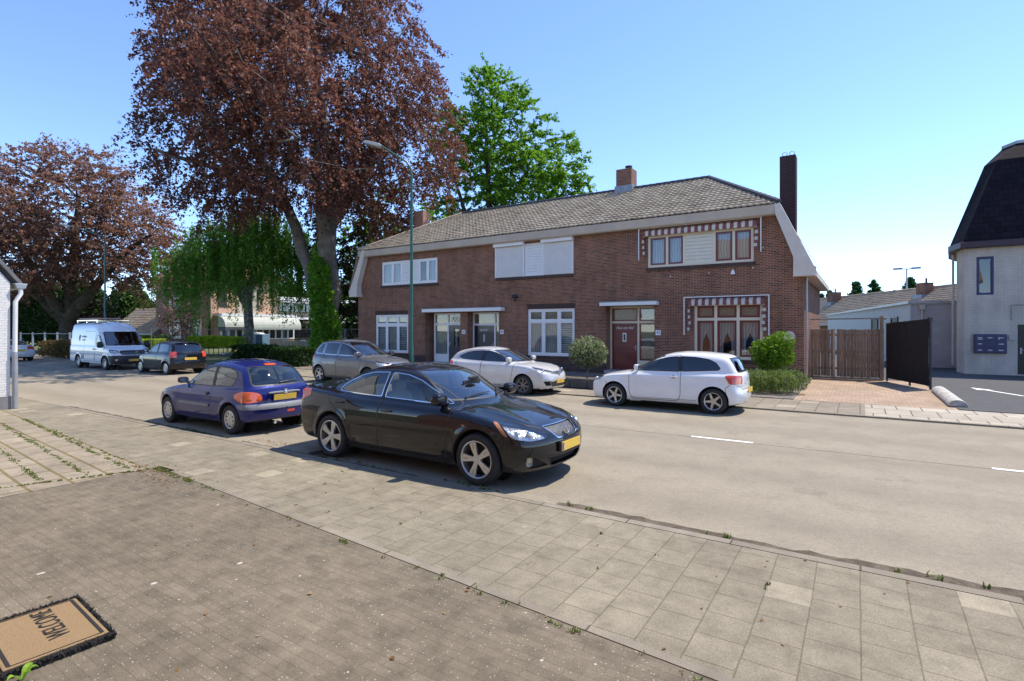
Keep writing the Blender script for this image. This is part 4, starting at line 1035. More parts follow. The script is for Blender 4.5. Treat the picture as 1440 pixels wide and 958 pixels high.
def slab_mat(name, c1, c2, cm, w, h, m, rot=0., swap=False, stain=.5, lichen=.0, pale=.0):
    t = NT(name); p = t.pos()
    mp = t.node('ShaderNodeMapping'); t.set(mp.inputs['Vector'], p); mp.inputs['Rotation'].default_value = (0, 0, rot)
    s = t.sep(mp.outputs[0])
    wob = t.noise(p, 1.1, 2., .5, True); ws = t.sep(wob)
    u = t.math('ADD', s[1] if swap else s[0], t.math('MULTIPLY', t.math('SUBTRACT', ws[0], .5), .03)); v = t.math('ADD', s[0] if swap else s[1], t.math('MULTIPLY', t.math('SUBTRACT', ws[1], .5), .03))
    vec = t.comb(u, v, 0.)
    col, fac = brick_nodes(t, vec, w, h, m, c1, c2, cm)
    col2, _ = brick_nodes(t, vec, w, h, 0., (0,0,0), (1,1,1), (.5,.5,.5))
    if pale:    # now and then a newer, paler slab
        f = t.math('MULTIPLY', t.math('GREATER_THAN', t.sep(col2)[0], 1-pale), .6)
        col = t.mix(f, col, tuple(min(1, x*1.5) for x in c2))
    gr = t.noise(p, 140., 2., .7); md = t.noise(p, 5., 6., .65); bg = t.noise(p, .7, 5.)
    col = t.mix(stain, col, t.mix(1., col, t.ramp(md, [(.28, .66), (.5, .97), (.75, 1.22)]), 'MULTIPLY'))
    col = t.mix(.6, col, t.mix(1., col, t.ramp(bg, [(.3, .72), (.7, 1.25)]), 'MULTIPLY'))
    col = t.mix(.8, col, t.mix(1., col, t.ramp(gr, [(.3, .6), (.7, 1.35)]), 'MULTIPLY'))
    if lichen:
        sp = t.vor(p, 7., 'SMOOTH_F1'); q = t.math('SUBTRACT', t.math('ADD', sp, t.math('MULTIPLY', t.noise(p, 30., 3.), .16)), .0)
        col = t.mix(t.math('MULTIPLY', t.math('LESS_THAN', q, .125), lichen), col, (.52,.49,.43))
        sp2 = t.vor(p, 26.); col = t.mix(t.math('MULTIPLY', t.math('LESS_THAN', sp2, .13), lichen*.7), col, (.5,.46,.40))
    hgt = t.math('ADD', t.math('MULTIPLY', t.math('SUBTRACT', 1., fac), 1.), t.math('MULTIPLY', gr, .25))
    return t.done(t.bsdf(col, .9, 0., t.bump(hgt, .5, .006), 0., .25))

def sheet(name, poly, z, mat, thick=0., kind='structure'):
    b = MB()
    if thick: b.prism(poly, 'z', z-thick, z)
    else: b.add([(p[0], p[1], z) for p in poly], [tuple(range(len(poly)))])
    return tag(b.build(name, mat), kind=kind)

def build_ground():
    t = NT('soil_and_grass'); p = t.pos()
    c = t.ramp(t.noise(p, .4, 8., .7), [(.3, (.05,.075,.02)), (.5, (.10,.12,.04)), (.7, (.17,.14,.08))])
    soil = t.done(t.bsdf(c, .95, 0., t.bump(t.noise(p, 20., 4.), .5, .03)))
    sheet('ground', [(-420,-250),(420,-250),(420,500),(-420,500)], -.03, soil)
    ROAD = asphalt_mat('road_asphalt', (.245,.212,.156), (.305,.268,.200), True)
    sheet('road', [(-160,5.1),(60,5.1),(60,14.6),(-14,14.6),(-24,13.6),(-30,13.0),(-45,12.6),(-160,12.6)], 0.0, ROAD)
    # white lane dashes, worn
    t = NT('road_paint_white'); p = t.pos()
    c = t.mix(t.math('MULTIPLY', t.math('GREATER_THAN', t.noise(p, 28., 4., .7), .58), .6), (.78,.77,.74), (.42,.38,.33))
    PAINT = t.done(t.bsdf(c, .8))
    b = MB()
    x = -2.62
    xs = [x+4.2*k for k in range(0, 8)]
    for x in xs: b.box(x, x+1.05, 10.12, 10.22, .002, .006)
    tag(b.build('lane_marking', PAINT), kind='structure')
    # near pavement: 30 x 30 cm concrete slabs between two concrete edgings
    PZ = .025
    SL = slab_mat('pavement_slabs', (.212,.187,.134), (.240,.212,.153), (.150,.130,.086), .3, .3, .005, 0., True, .8, .2, .03)
    EY = lambda x: 3.11-.07*x
    sheet('pavement', [(-60,3.3),(-8.42,3.3),(-8.42,EY(-8.)+.076),(-8.0,EY(-8.)+.076),(14,EY(14)+.076),(14,5.22),(-60,5.22)], PZ, SL, .1)
    KERB = slab_mat('kerb_concrete', (.215,.186,.142), (.25,.22,.17), (.09,.075,.05), 1.0, 5., .008, 0., False, .6, .1)
    sheet('kerb', [(-60,5.224),(14,5.224),(14,5.33),(-60,5.33)], PZ+.004, KERB, .1)
    sheet('edging', [(-8.0,EY(-8.)),(14,EY(14)),(14,EY(14)+.072),(-8.0,EY(-8.)+.072)], PZ+.003, KERB, .1)
    # dirt strip in the gutter
    t = NT('gutter_dirt'); p = t.pos()
    c = t.ramp(t.noise(p, 6., 6., .7), [(.3, (.045,.033,.02)), (.5, (.09,.07,.045)), (.75, (.19,.155,.11))])
    DIRT = t.done(t.bsdf(c, .95, 0., t.bump(t.noise(p, 50., 4.), .8, .02)))
    rng = np.random.default_rng(3); pts = []; xs = np.arange(-2.9, 12, .12)
    top = [(x, 5.33+.13+.07*rng.random()+.03*math.sin(x*2.1)) for x in xs]
    sheet('gutter_dirt', [(x, 5.332) for x in xs]+top[::-1], .008, DIRT)
    xs = np.arange(-9.2, -4.9, .12)
    sheet('gutter_dirt', [(x, 5.332) for x in xs]+[(x, 5.40+.05*rng.random()) for x in xs][::-1], .008, DIRT)
    xs = np.arange(-17, -9.6, .12)
    sheet('gutter_dirt', [(x, 5.332) for x in xs]+[(x, 5.42+.08*rng.random()) for x in xs][::-1], .008, DIRT)
    # private forecourt of weathered clinker bricks
    CL = slab_mat('forecourt_clinker', (.148,.124,.088), (.176,.147,.105), (.140,.117,.082), .205, .07, .004, R(0), False, 1.0, .75)
    sheet('forecourt', [(-8.42,-3),(14,-3),(14,EY(14)-.004),(-8.0,EY(-8.)-.004),(-8.42,EY(-8.))], PZ-.002, CL, .1)
    SL2 = slab_mat('old_slabs', (.26,.22,.16), (.295,.25,.185), (.165,.135,.065), .62, .42, .02, R(4.2), False, .8, .3, .03)
    sheet('side_path', [(-17.6,-3),(-8.42,-3),(-8.42,3.6),(-15.4,4.12),(-17.6,4.3)], PZ+.004, SL2, .1)
    sheet('pavement', [(-60,3.0),(-17.6,3.0),(-17.6,3.296),(-60,3.296)], PZ, SL, .1)
    sheet('pavement_edge', [(-17.6,3.36),(-8.42,3.36),(-8.42,3.5),(-8.2,3.36)], PZ-.01, DIRT) if False else None
    # far side
    FK = [(60,14.44),(-14,14.44),(-24,13.44),(-30,12.84),(-45,12.44),(-160,12.44)]
    def off(dy): return [(x, y+dy) for x, y in FK]
    sheet('kerb', off(0)+off(.13)[::-1], .036, KERB, .1)
    FS = slab_mat('far_pavement_slabs', (.225,.192,.145), (.265,.23,.175), (.11,.095,.065), .45, .45, .010, 0., True, .6, .1, .05)
    sheet('pavement', [(0.1,14.574),(-14,14.574),(-24,13.574),(-30,12.974),(-45,12.574),(-160,12.574),(-160,15.2),(-30,15.6),(-24,16.2),(-14,16.7),(0.1,16.7)], .032, FS, .1)
    FS2 = slab_mat('crossover_slabs', (.36,.32,.255), (.42,.375,.30), (.12,.11,.085), .5, 1.0, .014, 0., False, .45, .05)
    sheet('pavement', [(.1,14.574),(60,14.574),(60,16.7),(.1,16.7)], .034, FS2, .1)
    DR = slab_mat('driveway_clinker', (.33,.235,.165), (.42,.315,.225), (.20,.16,.115), .21, .105, .007, 0., False, .55, .1)
    sheet('driveway', [(-1.55,16.704),(2.0,16.704),(1.9,24.9),(-1.55,24.9)], .036, DR, .1)
    YD = asphalt_mat('yard_asphalt', (.065,.066,.068), (.085,.085,.085))
    sheet('yard', [(2.0,16.704),(40,16.704),(40,34.2),(1.2,34.2),(1.9,24.9)], .05, YD, .1)
    sheet('yard', [(-1.6,24.904),(1.896,24.904),(1.2,60),(-4,60)], .048, YD, .1)
    GF = slab_mat('front_yard_paving', (.17,.145,.12), (.21,.18,.15), (.08,.07,.06), .3, .3, .008, 0., False, .7, .1)
    sheet('front_yard', [(-26,16.0),(-24,16.204),(-14,16.704),(-1.554,16.704),(-1.554,22.0),(-26,22.0)], .054, GF, .1)
    # white arrow painted on the yard
    b = MB(); a = Vector((3.05,23.1,0)); e = Vector((3.95,21.0,0)); d = (e-a).normalized(); n = Vector((-d.y,d.x,0))
    pts = [a+d*.75+n*.06, e+n*.06, e-n*.06, a+d*.75-n*.06, a+d*.78-n*.26, a, a+d*.78+n*.20]
    b.add([(q.x,q.y,.0555) for q in pts], [tuple(range(7))]); tag(b.build('arrow_marking', PAINT), kind='structure')
    # concrete kerb roll at the yard mouth
    CON = plain('weathered_concrete', (.42,.40,.36), .9, var=.3, scale=6, bump=.4, bscale=40)
    r = thing('kerb_roll', 'rounded pale concrete kerb lying between the brick driveway and the asphalt yard', 'kerb', (2.05,19.2,.05))
    b = MB(); prof = [(.20*math.cos(t), .17*math.sin(t)) for t in np.linspace(0, PI, 10)]
    for y0, y1 in ((-1.95,-1.02),(-1.0,-.02),(0,.98),(1.0,1.95)): b.prism(prof, 'y', y0, y1)
    b.build('concrete_edge', CON, r, bevel=.015)
    return dict(PAINT=PAINT, DIRT=DIRT, CON=CON, KERB=KERB)

def grass_tufts(name, pts, n_each, h, spread, mat, label=None):
    """blades of grass: pts = (x, y, z)"""
    rng = np.random.default_rng(len(pts)); V = []; F = []
    for (x, y, z) in pts:
        k = int(n_each*(.5+rng.random()))
        for _ in range(k):
            a = rng.random()*2*PI; r = spread*rng.random(); bx, by = x+r*math.cos(a), y+r*math.sin(a)
            hh = h*(.4+.9*rng.random()); w = .004+.004*rng.random(); b = rng.random()*2*PI; ln = hh*(.3+.7*rng.random())
            dx, dy = math.cos(b), math.sin(b); px, py = -dy*w, dx*w
            i = len(V)
            V += [(bx-px,by-py,z),(bx+px,by+py,z),(bx+dx*ln*.4+px*.8,by+dy*ln*.4+py*.8,z+hh*.6),(bx+dx*ln*.4-px*.8,by+dy*ln*.4-py*.8,z+hh*.6),
                  (bx+dx*ln,by+dy*ln,z+hh*.9),(bx+dx*ln*1.02,by+dy*ln*1.02,z+hh*.9)]
            F += [(i,i+1,i+2,i+3),(i+3,i+2,i+5,i+4)]
    return tag(mesh_obj(name, np_mesh(name, V, F), mat), kind='stuff')

def leaf_mat(name, c1, c2, c3=None, trans=.35, rough=.6):
    """leaves of mixed tone, letting some light through"""
    t = NT(name); g = t.node('ShaderNodeNewGeometry')
    c3 = c3 or c2
    c = t.ramp(g.outputs['Random Per Island'], [(0., c1), (.45, tuple((a+b)/2 for a, b in zip(c1, c2))), (.8, c2), (1., c3)])
    d = t.bsdf(c, max(rough, .55), 0., None, 0., .18)
    tl = t.node('ShaderNodeBsdfTranslucent'); t.set(tl.inputs[0], t.mix(.5, c, tuple(min(1, x*1.6) for x in c2)))
    mx = t.node('ShaderNodeMixShader'); mx.inputs[0].default_value = trans; t.set(mx.inputs[1], d); t.set(mx.inputs[2], tl.outputs[0])
    return t.done(mx.outputs[0])
# ================================================================ trees and plants
def leaves_np(rng, C, size, aspect=.55, up=.6, droop=0.0, sizevar=.35):
    """one folded, leaf-shaped pair of faces at each point of C"""
    n = len(C)
    N = rng.normal(size=(n, 3)); N[:, 2] = np.abs(N[:, 2])*.6+up; N /= np.linalg.norm(N, axis=1)[:, None]
    A = rng.normal(size=(n, 3)); A[:, 2] -= droop*2; A -= N*(A*N).sum(1)[:, None]; A /= np.maximum(np.linalg.norm(A, axis=1), 1e-6)[:, None]
    B = np.cross(N, A)
    L = (size*(1-sizevar+2*sizevar*rng.random(n)))[:, None]; Wd = L*aspect/2
    fold = N*L*.12
    p0 = C-A*L*.5; p2 = C+A*L*.5-fold*.6; p1 = C+B*Wd+fold; p3 = C-B*Wd+fold
    V = np.stack([p0, p1, p2, p3], 1).reshape(-1, 3)
    F = np.arange(4*n).reshape(n, 4)
    return V, F

def in_lobe(rng, lobe, n, shell=.45):
    c, r = np.array(lobe[0]), np.array(lobe[1])
    d = rng.normal(size=(n, 3)); d /= np.linalg.norm(d, axis=1)[:, None]
    u = (shell**3+(1-shell**3)*rng.random(n))**(1/3)
    return c+d*u[:, None]*r

def poisson(rng, P, dmin):
    keep = []; cell = {}
    for i, p in enumerate(P):
        k = tuple((p//dmin).astype(int)); ok = True
        for a in (-1, 0, 1):
            for b in (-1, 0, 1):
                for c in (-1, 0, 1):
                    for j in cell.get((k[0]+a, k[1]+b, k[2]+c), ()):
                        if np.sum((P[j]-p)**2) < dmin*dmin: ok = False; break
                    if not ok: break
                if not ok: break
            if not ok: break
        if ok: cell.setdefault(k, []).append(i); keep.append(i)
    return P[keep]

def skeleton(rng, limbs, clumps, seglen=1.0, wander=.10, rmin=.016, kpow=.46, r1=.018, sag=0.):
    """grow branches from the limbs to every clump; returns nodes, parents, radii"""
    P, par, fixr = [], [], []
    for L in limbs:             # L: list of (x, y, z, r), first point may join an earlier limb
        last = -1
        for i, q in enumerate(L):
            q = np.array(q, float)
            if i == 0 and P:
                D = [np.sum((p-q[:3])**2) for p in P]; j = int(np.argmin(D))
                if D[j] < .6: last = j; continue
            if last >= 0:
                a = P[last]; m = max(1, int(np.linalg.norm(q[:3]-a)/seglen)); ra = fixr[last]; base = last
                for s in range(1, m+1):
                    P.append(a+(q[:3]-a)*s/m+(rng.normal(size=3)*.05*q[3]*4 if s < m else 0)); par.append(last); fixr.append(ra+(q[3]-ra)*s/m); last = len(P)-1
            else: P.append(q[:3]); par.append(-1); fixr.append(q[3]); last = len(P)-1
    start = len(P)
    root = np.array(limbs[0][-1][:3])
    order = np.argsort(np.linalg.norm(clumps-root, axis=1))
    tips = []
    for ci in order:
        c = clumps[ci]; A = np.array(P); d = np.linalg.norm(A-c, axis=1)
        # prefer joining a node that lies inwards and below
        pen = np.maximum(0, A[:, 2]-c[2]+.3)*.7
        low = np.where(np.arange(len(A)) < 3, 6., 0.)
        j = int(np.argmin(d+pen+low)); a = A[j]; m = max(1, int(d[j]/seglen)); last = j
        for s in range(1, m+1):
            t = s/m; q = a+(c-a)*t+(rng.normal(size=3)*wander*d[j]*(1-t) if s < m else 0); q[2] += math.sin(PI*t)*.10*d[j]-sag*d[j]*t*(1-t)
            P.append(q); par.append(last); fixr.append(0); last = len(P)-1
        tips.append(last)
    cnt = np.zeros(len(P))
    for tnode in tips: cnt[tnode] += 1
    for i in range(len(P)-1, -1, -1):
        if par[i] >= 0: cnt[par[i]] += cnt[i]
    Rr = np.array([max(fr, rmin if i >= start else fr, r1*max(cnt[i], .5)**kpow if i >= start else 0) for i, fr in enumerate(fixr)])
    return np.array(P), np.array(par), Rr

def branch_mesh(name, P, par, Rr, seg=6, skip_below=0.0):
    idx = np.array([i for i in range(len(P)) if par[i] >= 0 and Rr[i] >= skip_below])
    A = P[par[idx]]; B = P[idx]; ra = np.minimum(Rr[par[idx]], Rr[idx]*1.35); rb = Rr[idx]
    D = B-A; Ln = np.linalg.norm(D, axis=1); D = D/np.maximum(Ln, 1e-6)[:, None]
    ref = np.where(np.abs(D[:, 2:3]) > .9, np.array([[1., 0, 0]]), np.array([[0, 0, 1.]]))
    U = np.cross(D, ref); U /= np.linalg.norm(U, axis=1)[:, None]; Wv = np.cross(D, U)
    th = 2*PI*np.arange(seg)/seg
    ring = U[:, None, :]*np.cos(th)[None, :, None]+Wv[:, None, :]*np.sin(th)[None, :, None]
    VA = A[:, None, :]-D[:, None, :]*(ra*.25)[:, None, None]+ring*ra[:, None, None]; VB = B[:, None, :]+D[:, None, :]*(rb*.25)[:, None, None]+ring*rb[:, None, None]
    n = len(idx); V = np.concatenate([VA, VB], 1).reshape(-1, 3)
    k = np.arange(seg); k2 = (k+1) % seg
    f = np.stack([k, k2, k2+seg, k+seg], 1)
    F = (np.arange(n)*2*seg)[:, None, None]+f[None]
    return np_mesh(name, V, F.reshape(-1, 4))

def make_tree(name, label, base, limbs, lobes, dmin, per, size, sig, leafm, barkm, seed, shell=.45, droop=0., up=.6, hang=0., ncand=4000, group=None, aspect=.55, rough_cut=0., seglen=1.0, sag=0., crown_name='crown', cat='tree', minr=.02, strand=0, keep=None, spray=None):
    """trunk with limbs and branches, crown of separate leaves gathered in clumps at the branch ends; coordinates are world, stored relative to base"""
    rng = np.random.default_rng(seed); base = np.array([base[0], base[1], base[2] if len(base) > 2 else 0.])
    root = thing(name, label, cat, tuple(base), 0, group)
    vol = np.array([l[1][0]*l[1][1]*l[1][2]*(l[2] if len(l) > 2 else 1) for l in lobes])**.8; vol /= vol.sum()
    C = np.concatenate([in_lobe(rng, l, max(8, int(ncand*v)), shell) for l, v in zip(lobes, vol)])
    if keep is not None: C = C[[bool(keep(c)) for c in C]]
    # eat irregular bays into the crown
    if rough_cut:
        q = np.array([mnoise.noise(Vector(c/3.2)+Vector((seed*7., 0, 0))) for c in C]); C = C[q > -rough_cut]
    rng.shuffle(C); C = poisson(rng, C, dmin)
    P, par, Rr = skeleton(rng, limbs, C, seglen, sag=sag)
    mesh_obj('trunk', branch_mesh('trunk', P-base, par, Rr, 8 if len(P) < 3000 else 6, minr*.5), barkm, root, True)
    n = len(C); k = rng.poisson(per, n)+3
    rep = np.repeat(np.arange(n), k); sc = (.65+.7*rng.random(n))[rep]
    L = C[rep]+rng.normal(size=(len(rep), 3))*np.array(sig)*sc[:, None]
    if spray:        # leaves set along short twigs that leave the clump outwards and droop
        nt, tl, dn = spray; ax = np.array(limbs[0][-1][:3]); o = (C-ax)*np.array([1, 1, .45]); o /= np.maximum(np.linalg.norm(o, axis=1), .1)[:, None]
        td = o[:, None, :]*.75+rng.normal(size=(n, nt, 3))*np.array([.62, .62, .42])+np.array([0, 0, -dn*.5]); td /= np.linalg.norm(td, axis=2)[..., None]
        td *= (tl*(.55+.8*rng.random((n, nt))))[..., None]; st = C[:, None, :]+rng.normal(size=(n, nt, 3))*np.array(sig)*.62
        q = rng.integers(0, nt, len(rep)); tt = rng.random(len(rep))**.8
        L = st[rep, q]+td[rep, q]*tt[:, None]+rng.uniform(-1, 1, size=(len(rep), 3))*np.array([.10, .10, .06])*(.6+tt)[:, None]
        L[:, 2] -= dn*.5*tl*tt**2
    if hang and not spray:
        h = rng.random(len(rep))**1.1*hang*(.4+1.2*rng.random(n))[rep]
        # strands: points share a plan position near the clump's edge
        if strand:
            sid = rng.integers(0, strand, len(rep)); off = rng.normal(size=(n, strand, 2))*np.array(sig[:2])*1.1
            L[:, :2] = C[rep][:, :2]+off[rep, sid]+rng.normal(size=(len(rep), 2))*.07
            L[:, 2] = C[rep][:, 2]+rng.normal(size=len(rep))*.1
        L[:, 2] -= h
        L[:, 2] = np.maximum(L[:, 2], base[2]+.5)
    V, F = leaves_np(rng, L-base, size, aspect, up, droop)
    mesh_obj(crown_name, np_mesh(crown_name, V, F), leafm, root)
    return root, len(L), n

def bush_mesh(rng, lobes, n, size, up=.3, shell=.75, aspect=.6, droop=0.):
    vol = np.array([l[1][0]*l[1][1]*l[1][2] for l in lobes])**.67; vol /= vol.sum()
    C = np.concatenate([in_lobe(rng, l, int(n*v)+2, shell) for l, v in zip(lobes, vol)])
    return leaves_np(rng, C, size, aspect, up, droop)

def hedge(name, label, p0, p1, width, z0, z1, n, size, leafm, barkm, seed, wob=.08, cat='hedge', group=None):
    rng = np.random.default_rng(seed); a = np.array(p0, float); b = np.array(p1, float); d = b-a; Ln = np.linalg.norm(d); d /= Ln; nn = np.array([-d[1], d[0]])
    root = thing(name, label, cat, (a[0], a[1], 0), 0, group)
    s = rng.random(n)*Ln; side = rng.random(n); w = (rng.random(n)-.5)*width; z = z0+rng.random(n)*(z1-z0)
    face = rng.integers(0, 5, n)      # most leaves near the outside
    w = np.where(face == 0, -width/2, np.where(face == 1, width/2, w)); z = np.where((face == 2) | (face == 3), z1, z)
    bump = np.array([mnoise.noise(Vector((q*1.3, seed, 0))) for q in s])*wob*2.2+rng.normal(size=n)*wob*.6
    z = np.where(z > z1-.3, z+bump, z); w = w+rng.normal(size=n)*wob*.6
    C = np.stack([s*d[0]+w*nn[0], s*d[1]+w*nn[1], z], 1)
    V, F = leaves_np(rng, C, size, .6, .3)
    mesh_obj('foliage', np_mesh('foliage', V, F), leafm, root)
    m = MB()
    for k in range(int(Ln/.5)):
        q = (k+.5)*.5; m.tube([(q*d[0], q*d[1], 0), (q*d[0]+rng.normal()*.05, q*d[1]+rng.normal()*.05, (z0+z1)/2)], [.03, .02], 5)
        for _ in range(2): m.tube([(q*d[0], q*d[1], z0*.8), (q*d[0]+rng.normal()*.15, q*d[1]+rng.normal()*.15, z1-.1)], [.015, .008], 4)
    m.build('stems', barkm, root)
    return root
def conifer(name, label, base, h, r, leafm, barkm, seed, n=2600, size=.35, group=None):
    rng = np.random.default_rng(seed); root = thing(name, label, 'tree', base, 0, group)
    m = MB(); m.tube([(0,0,0),(0,0,h*.6),(0,0,h*.99)], [r*.09, r*.05, .02], 7)
    C = []
    tiers = int(h/.55)
    for i in range(tiers):
        z = h*.12+(h*.87)*i/tiers; rr = r*(1-(z/h))**.85*(.8+.4*rng.random()); nb = 7
        for k in range(nb):
            a = rng.random()*2*PI; L = rr*(.7+.5*rng.random())
            m.tube([(0,0,z),(L*math.cos(a)*.95, L*math.sin(a)*.95, z-L*.12)], [.03, .012], 4, caps=False)
            q = int(n/(tiers*nb))+2; t = rng.random(q)**.7
            C.append(np.stack([t*L*math.cos(a)+rng.normal(size=q)*.16*L**.5, t*L*math.sin(a)+rng.normal(size=q)*.16*L**.5, z-t*L*.12+rng.normal(size=q)*.12], 1))
    m.build('trunk', barkm, root)
    V, F = leaves_np(rng, np.concatenate(C), size, .35, .4, .5)
    mesh_obj('crown', np_mesh('crown', V, F), leafm, root)
    return root
# ================================================================ buildings
def brick_mat(name, c1, c2, cm, w=.215, h=.0625, m=.011, soot=.25, bumpk=.6, third=None):
    """brickwork laid along x+y and z, in metres"""
    t = NT(name); p = t.pos(); s = t.sep(p)
    g = t.node('ShaderNodeNewGeometry'); n = t.sep(g.outputs['Normal'])
    # run the courses round corners: use y on faces that look along x
    along = t.math('GREATER_THAN', t.math('ABSOLUTE', n[0]), t.math('ABSOLUTE', n[1]))
    u = t.math('ADD', t.math('MULTIPLY', s[0], t.math('SUBTRACT', 1., along)), t.math('MULTIPLY', s[1], along))
    vec = t.comb(u, s[2], 0.)
    col, fac = brick_nodes(t, vec, w, h, m, c1, c2, cm, .15)
    rnd, _ = brick_nodes(t, vec, w, h, 0., (0,0,0), (1,1,1), (.5,.5,.5))
    if third: col = t.mix(t.math('MULTIPLY', t.math('SUBTRACT', 1., fac), t.math('MULTIPLY', t.math('GREATER_THAN', t.sep(rnd)[0], .8), .8)), col, third)
    md = t.noise(p, 1.2, 6., .65); gr = t.noise(p, 45., 3., .7)
    col = t.mix(soot, col, t.mix(1., col, t.ramp(md, [(.3, .45), (.7, 1.35)]), 'MULTIPLY'))
    col = t.mix(.5, col, t.mix(1., col, t.ramp(gr, [(.3, .6), (.7, 1.4)]), 'MULTIPLY'))
    st = t.noise(t.comb(t.math('MULTIPLY', u, 2.6), 0., t.math('MULTIPLY', s[2], .28)), 1., 5., .65)
    col = t.mix(soot, col, t.mix(1., col, t.ramp(st, [(.35, .62), (.6, 1.12)]), 'MULTIPLY'))
    hgt = t.math('ADD', t.math('SUBTRACT', 1., fac), t.math('MULTIPLY', gr, .3))
    return t.done(t.bsdf(col, .88, 0., t.bump(hgt, bumpk, .008), 0., .25))

def wall_y(b, x0, x1, z0, z1, y, holes, depth=.14):
    """front sheet at y (looking to -y) with openings and their reveals"""
    xs = sorted({x0, x1, *[a for h in holes for a in h[:2] if x0 < a < x1]}); zs = sorted({z0, z1, *[a for h in holes for a in h[2:4] if z0 < a < z1]})
    for i in range(len(xs)-1):
        for j in range(len(zs)-1):
            cx, cz = (xs[i]+xs[i+1])/2, (zs[j]+zs[j+1])/2
            if any(h[0] < cx < h[1] and h[2] < cz < h[3] for h in holes): continue
            b.quad((xs[i],y,zs[j]),(xs[i+1],y,zs[j]),(xs[i+1],y,zs[j+1]),(xs[i],y,zs[j+1]))
    for h in holes:
        d = h[4] if len(h) > 4 else depth
        a0, a1, c0, c1 = max(h[0], x0), min(h[1], x1), h[2], h[3]
        b.quad((a0,y,c0),(a0,y,c1),(a0,y+d,c1),(a0,y+d,c0)); b.quad((a1,y,c0),(a1,y+d,c0),(a1,y+d,c1),(a1,y,c1))
        b.quad((a0,y,c1),(a1,y,c1),(a1,y+d,c1),(a0,y+d,c1)); b.quad((a0,y,c0),(a0,y+d,c0),(a1,y+d,c0),(a1,y,c0))

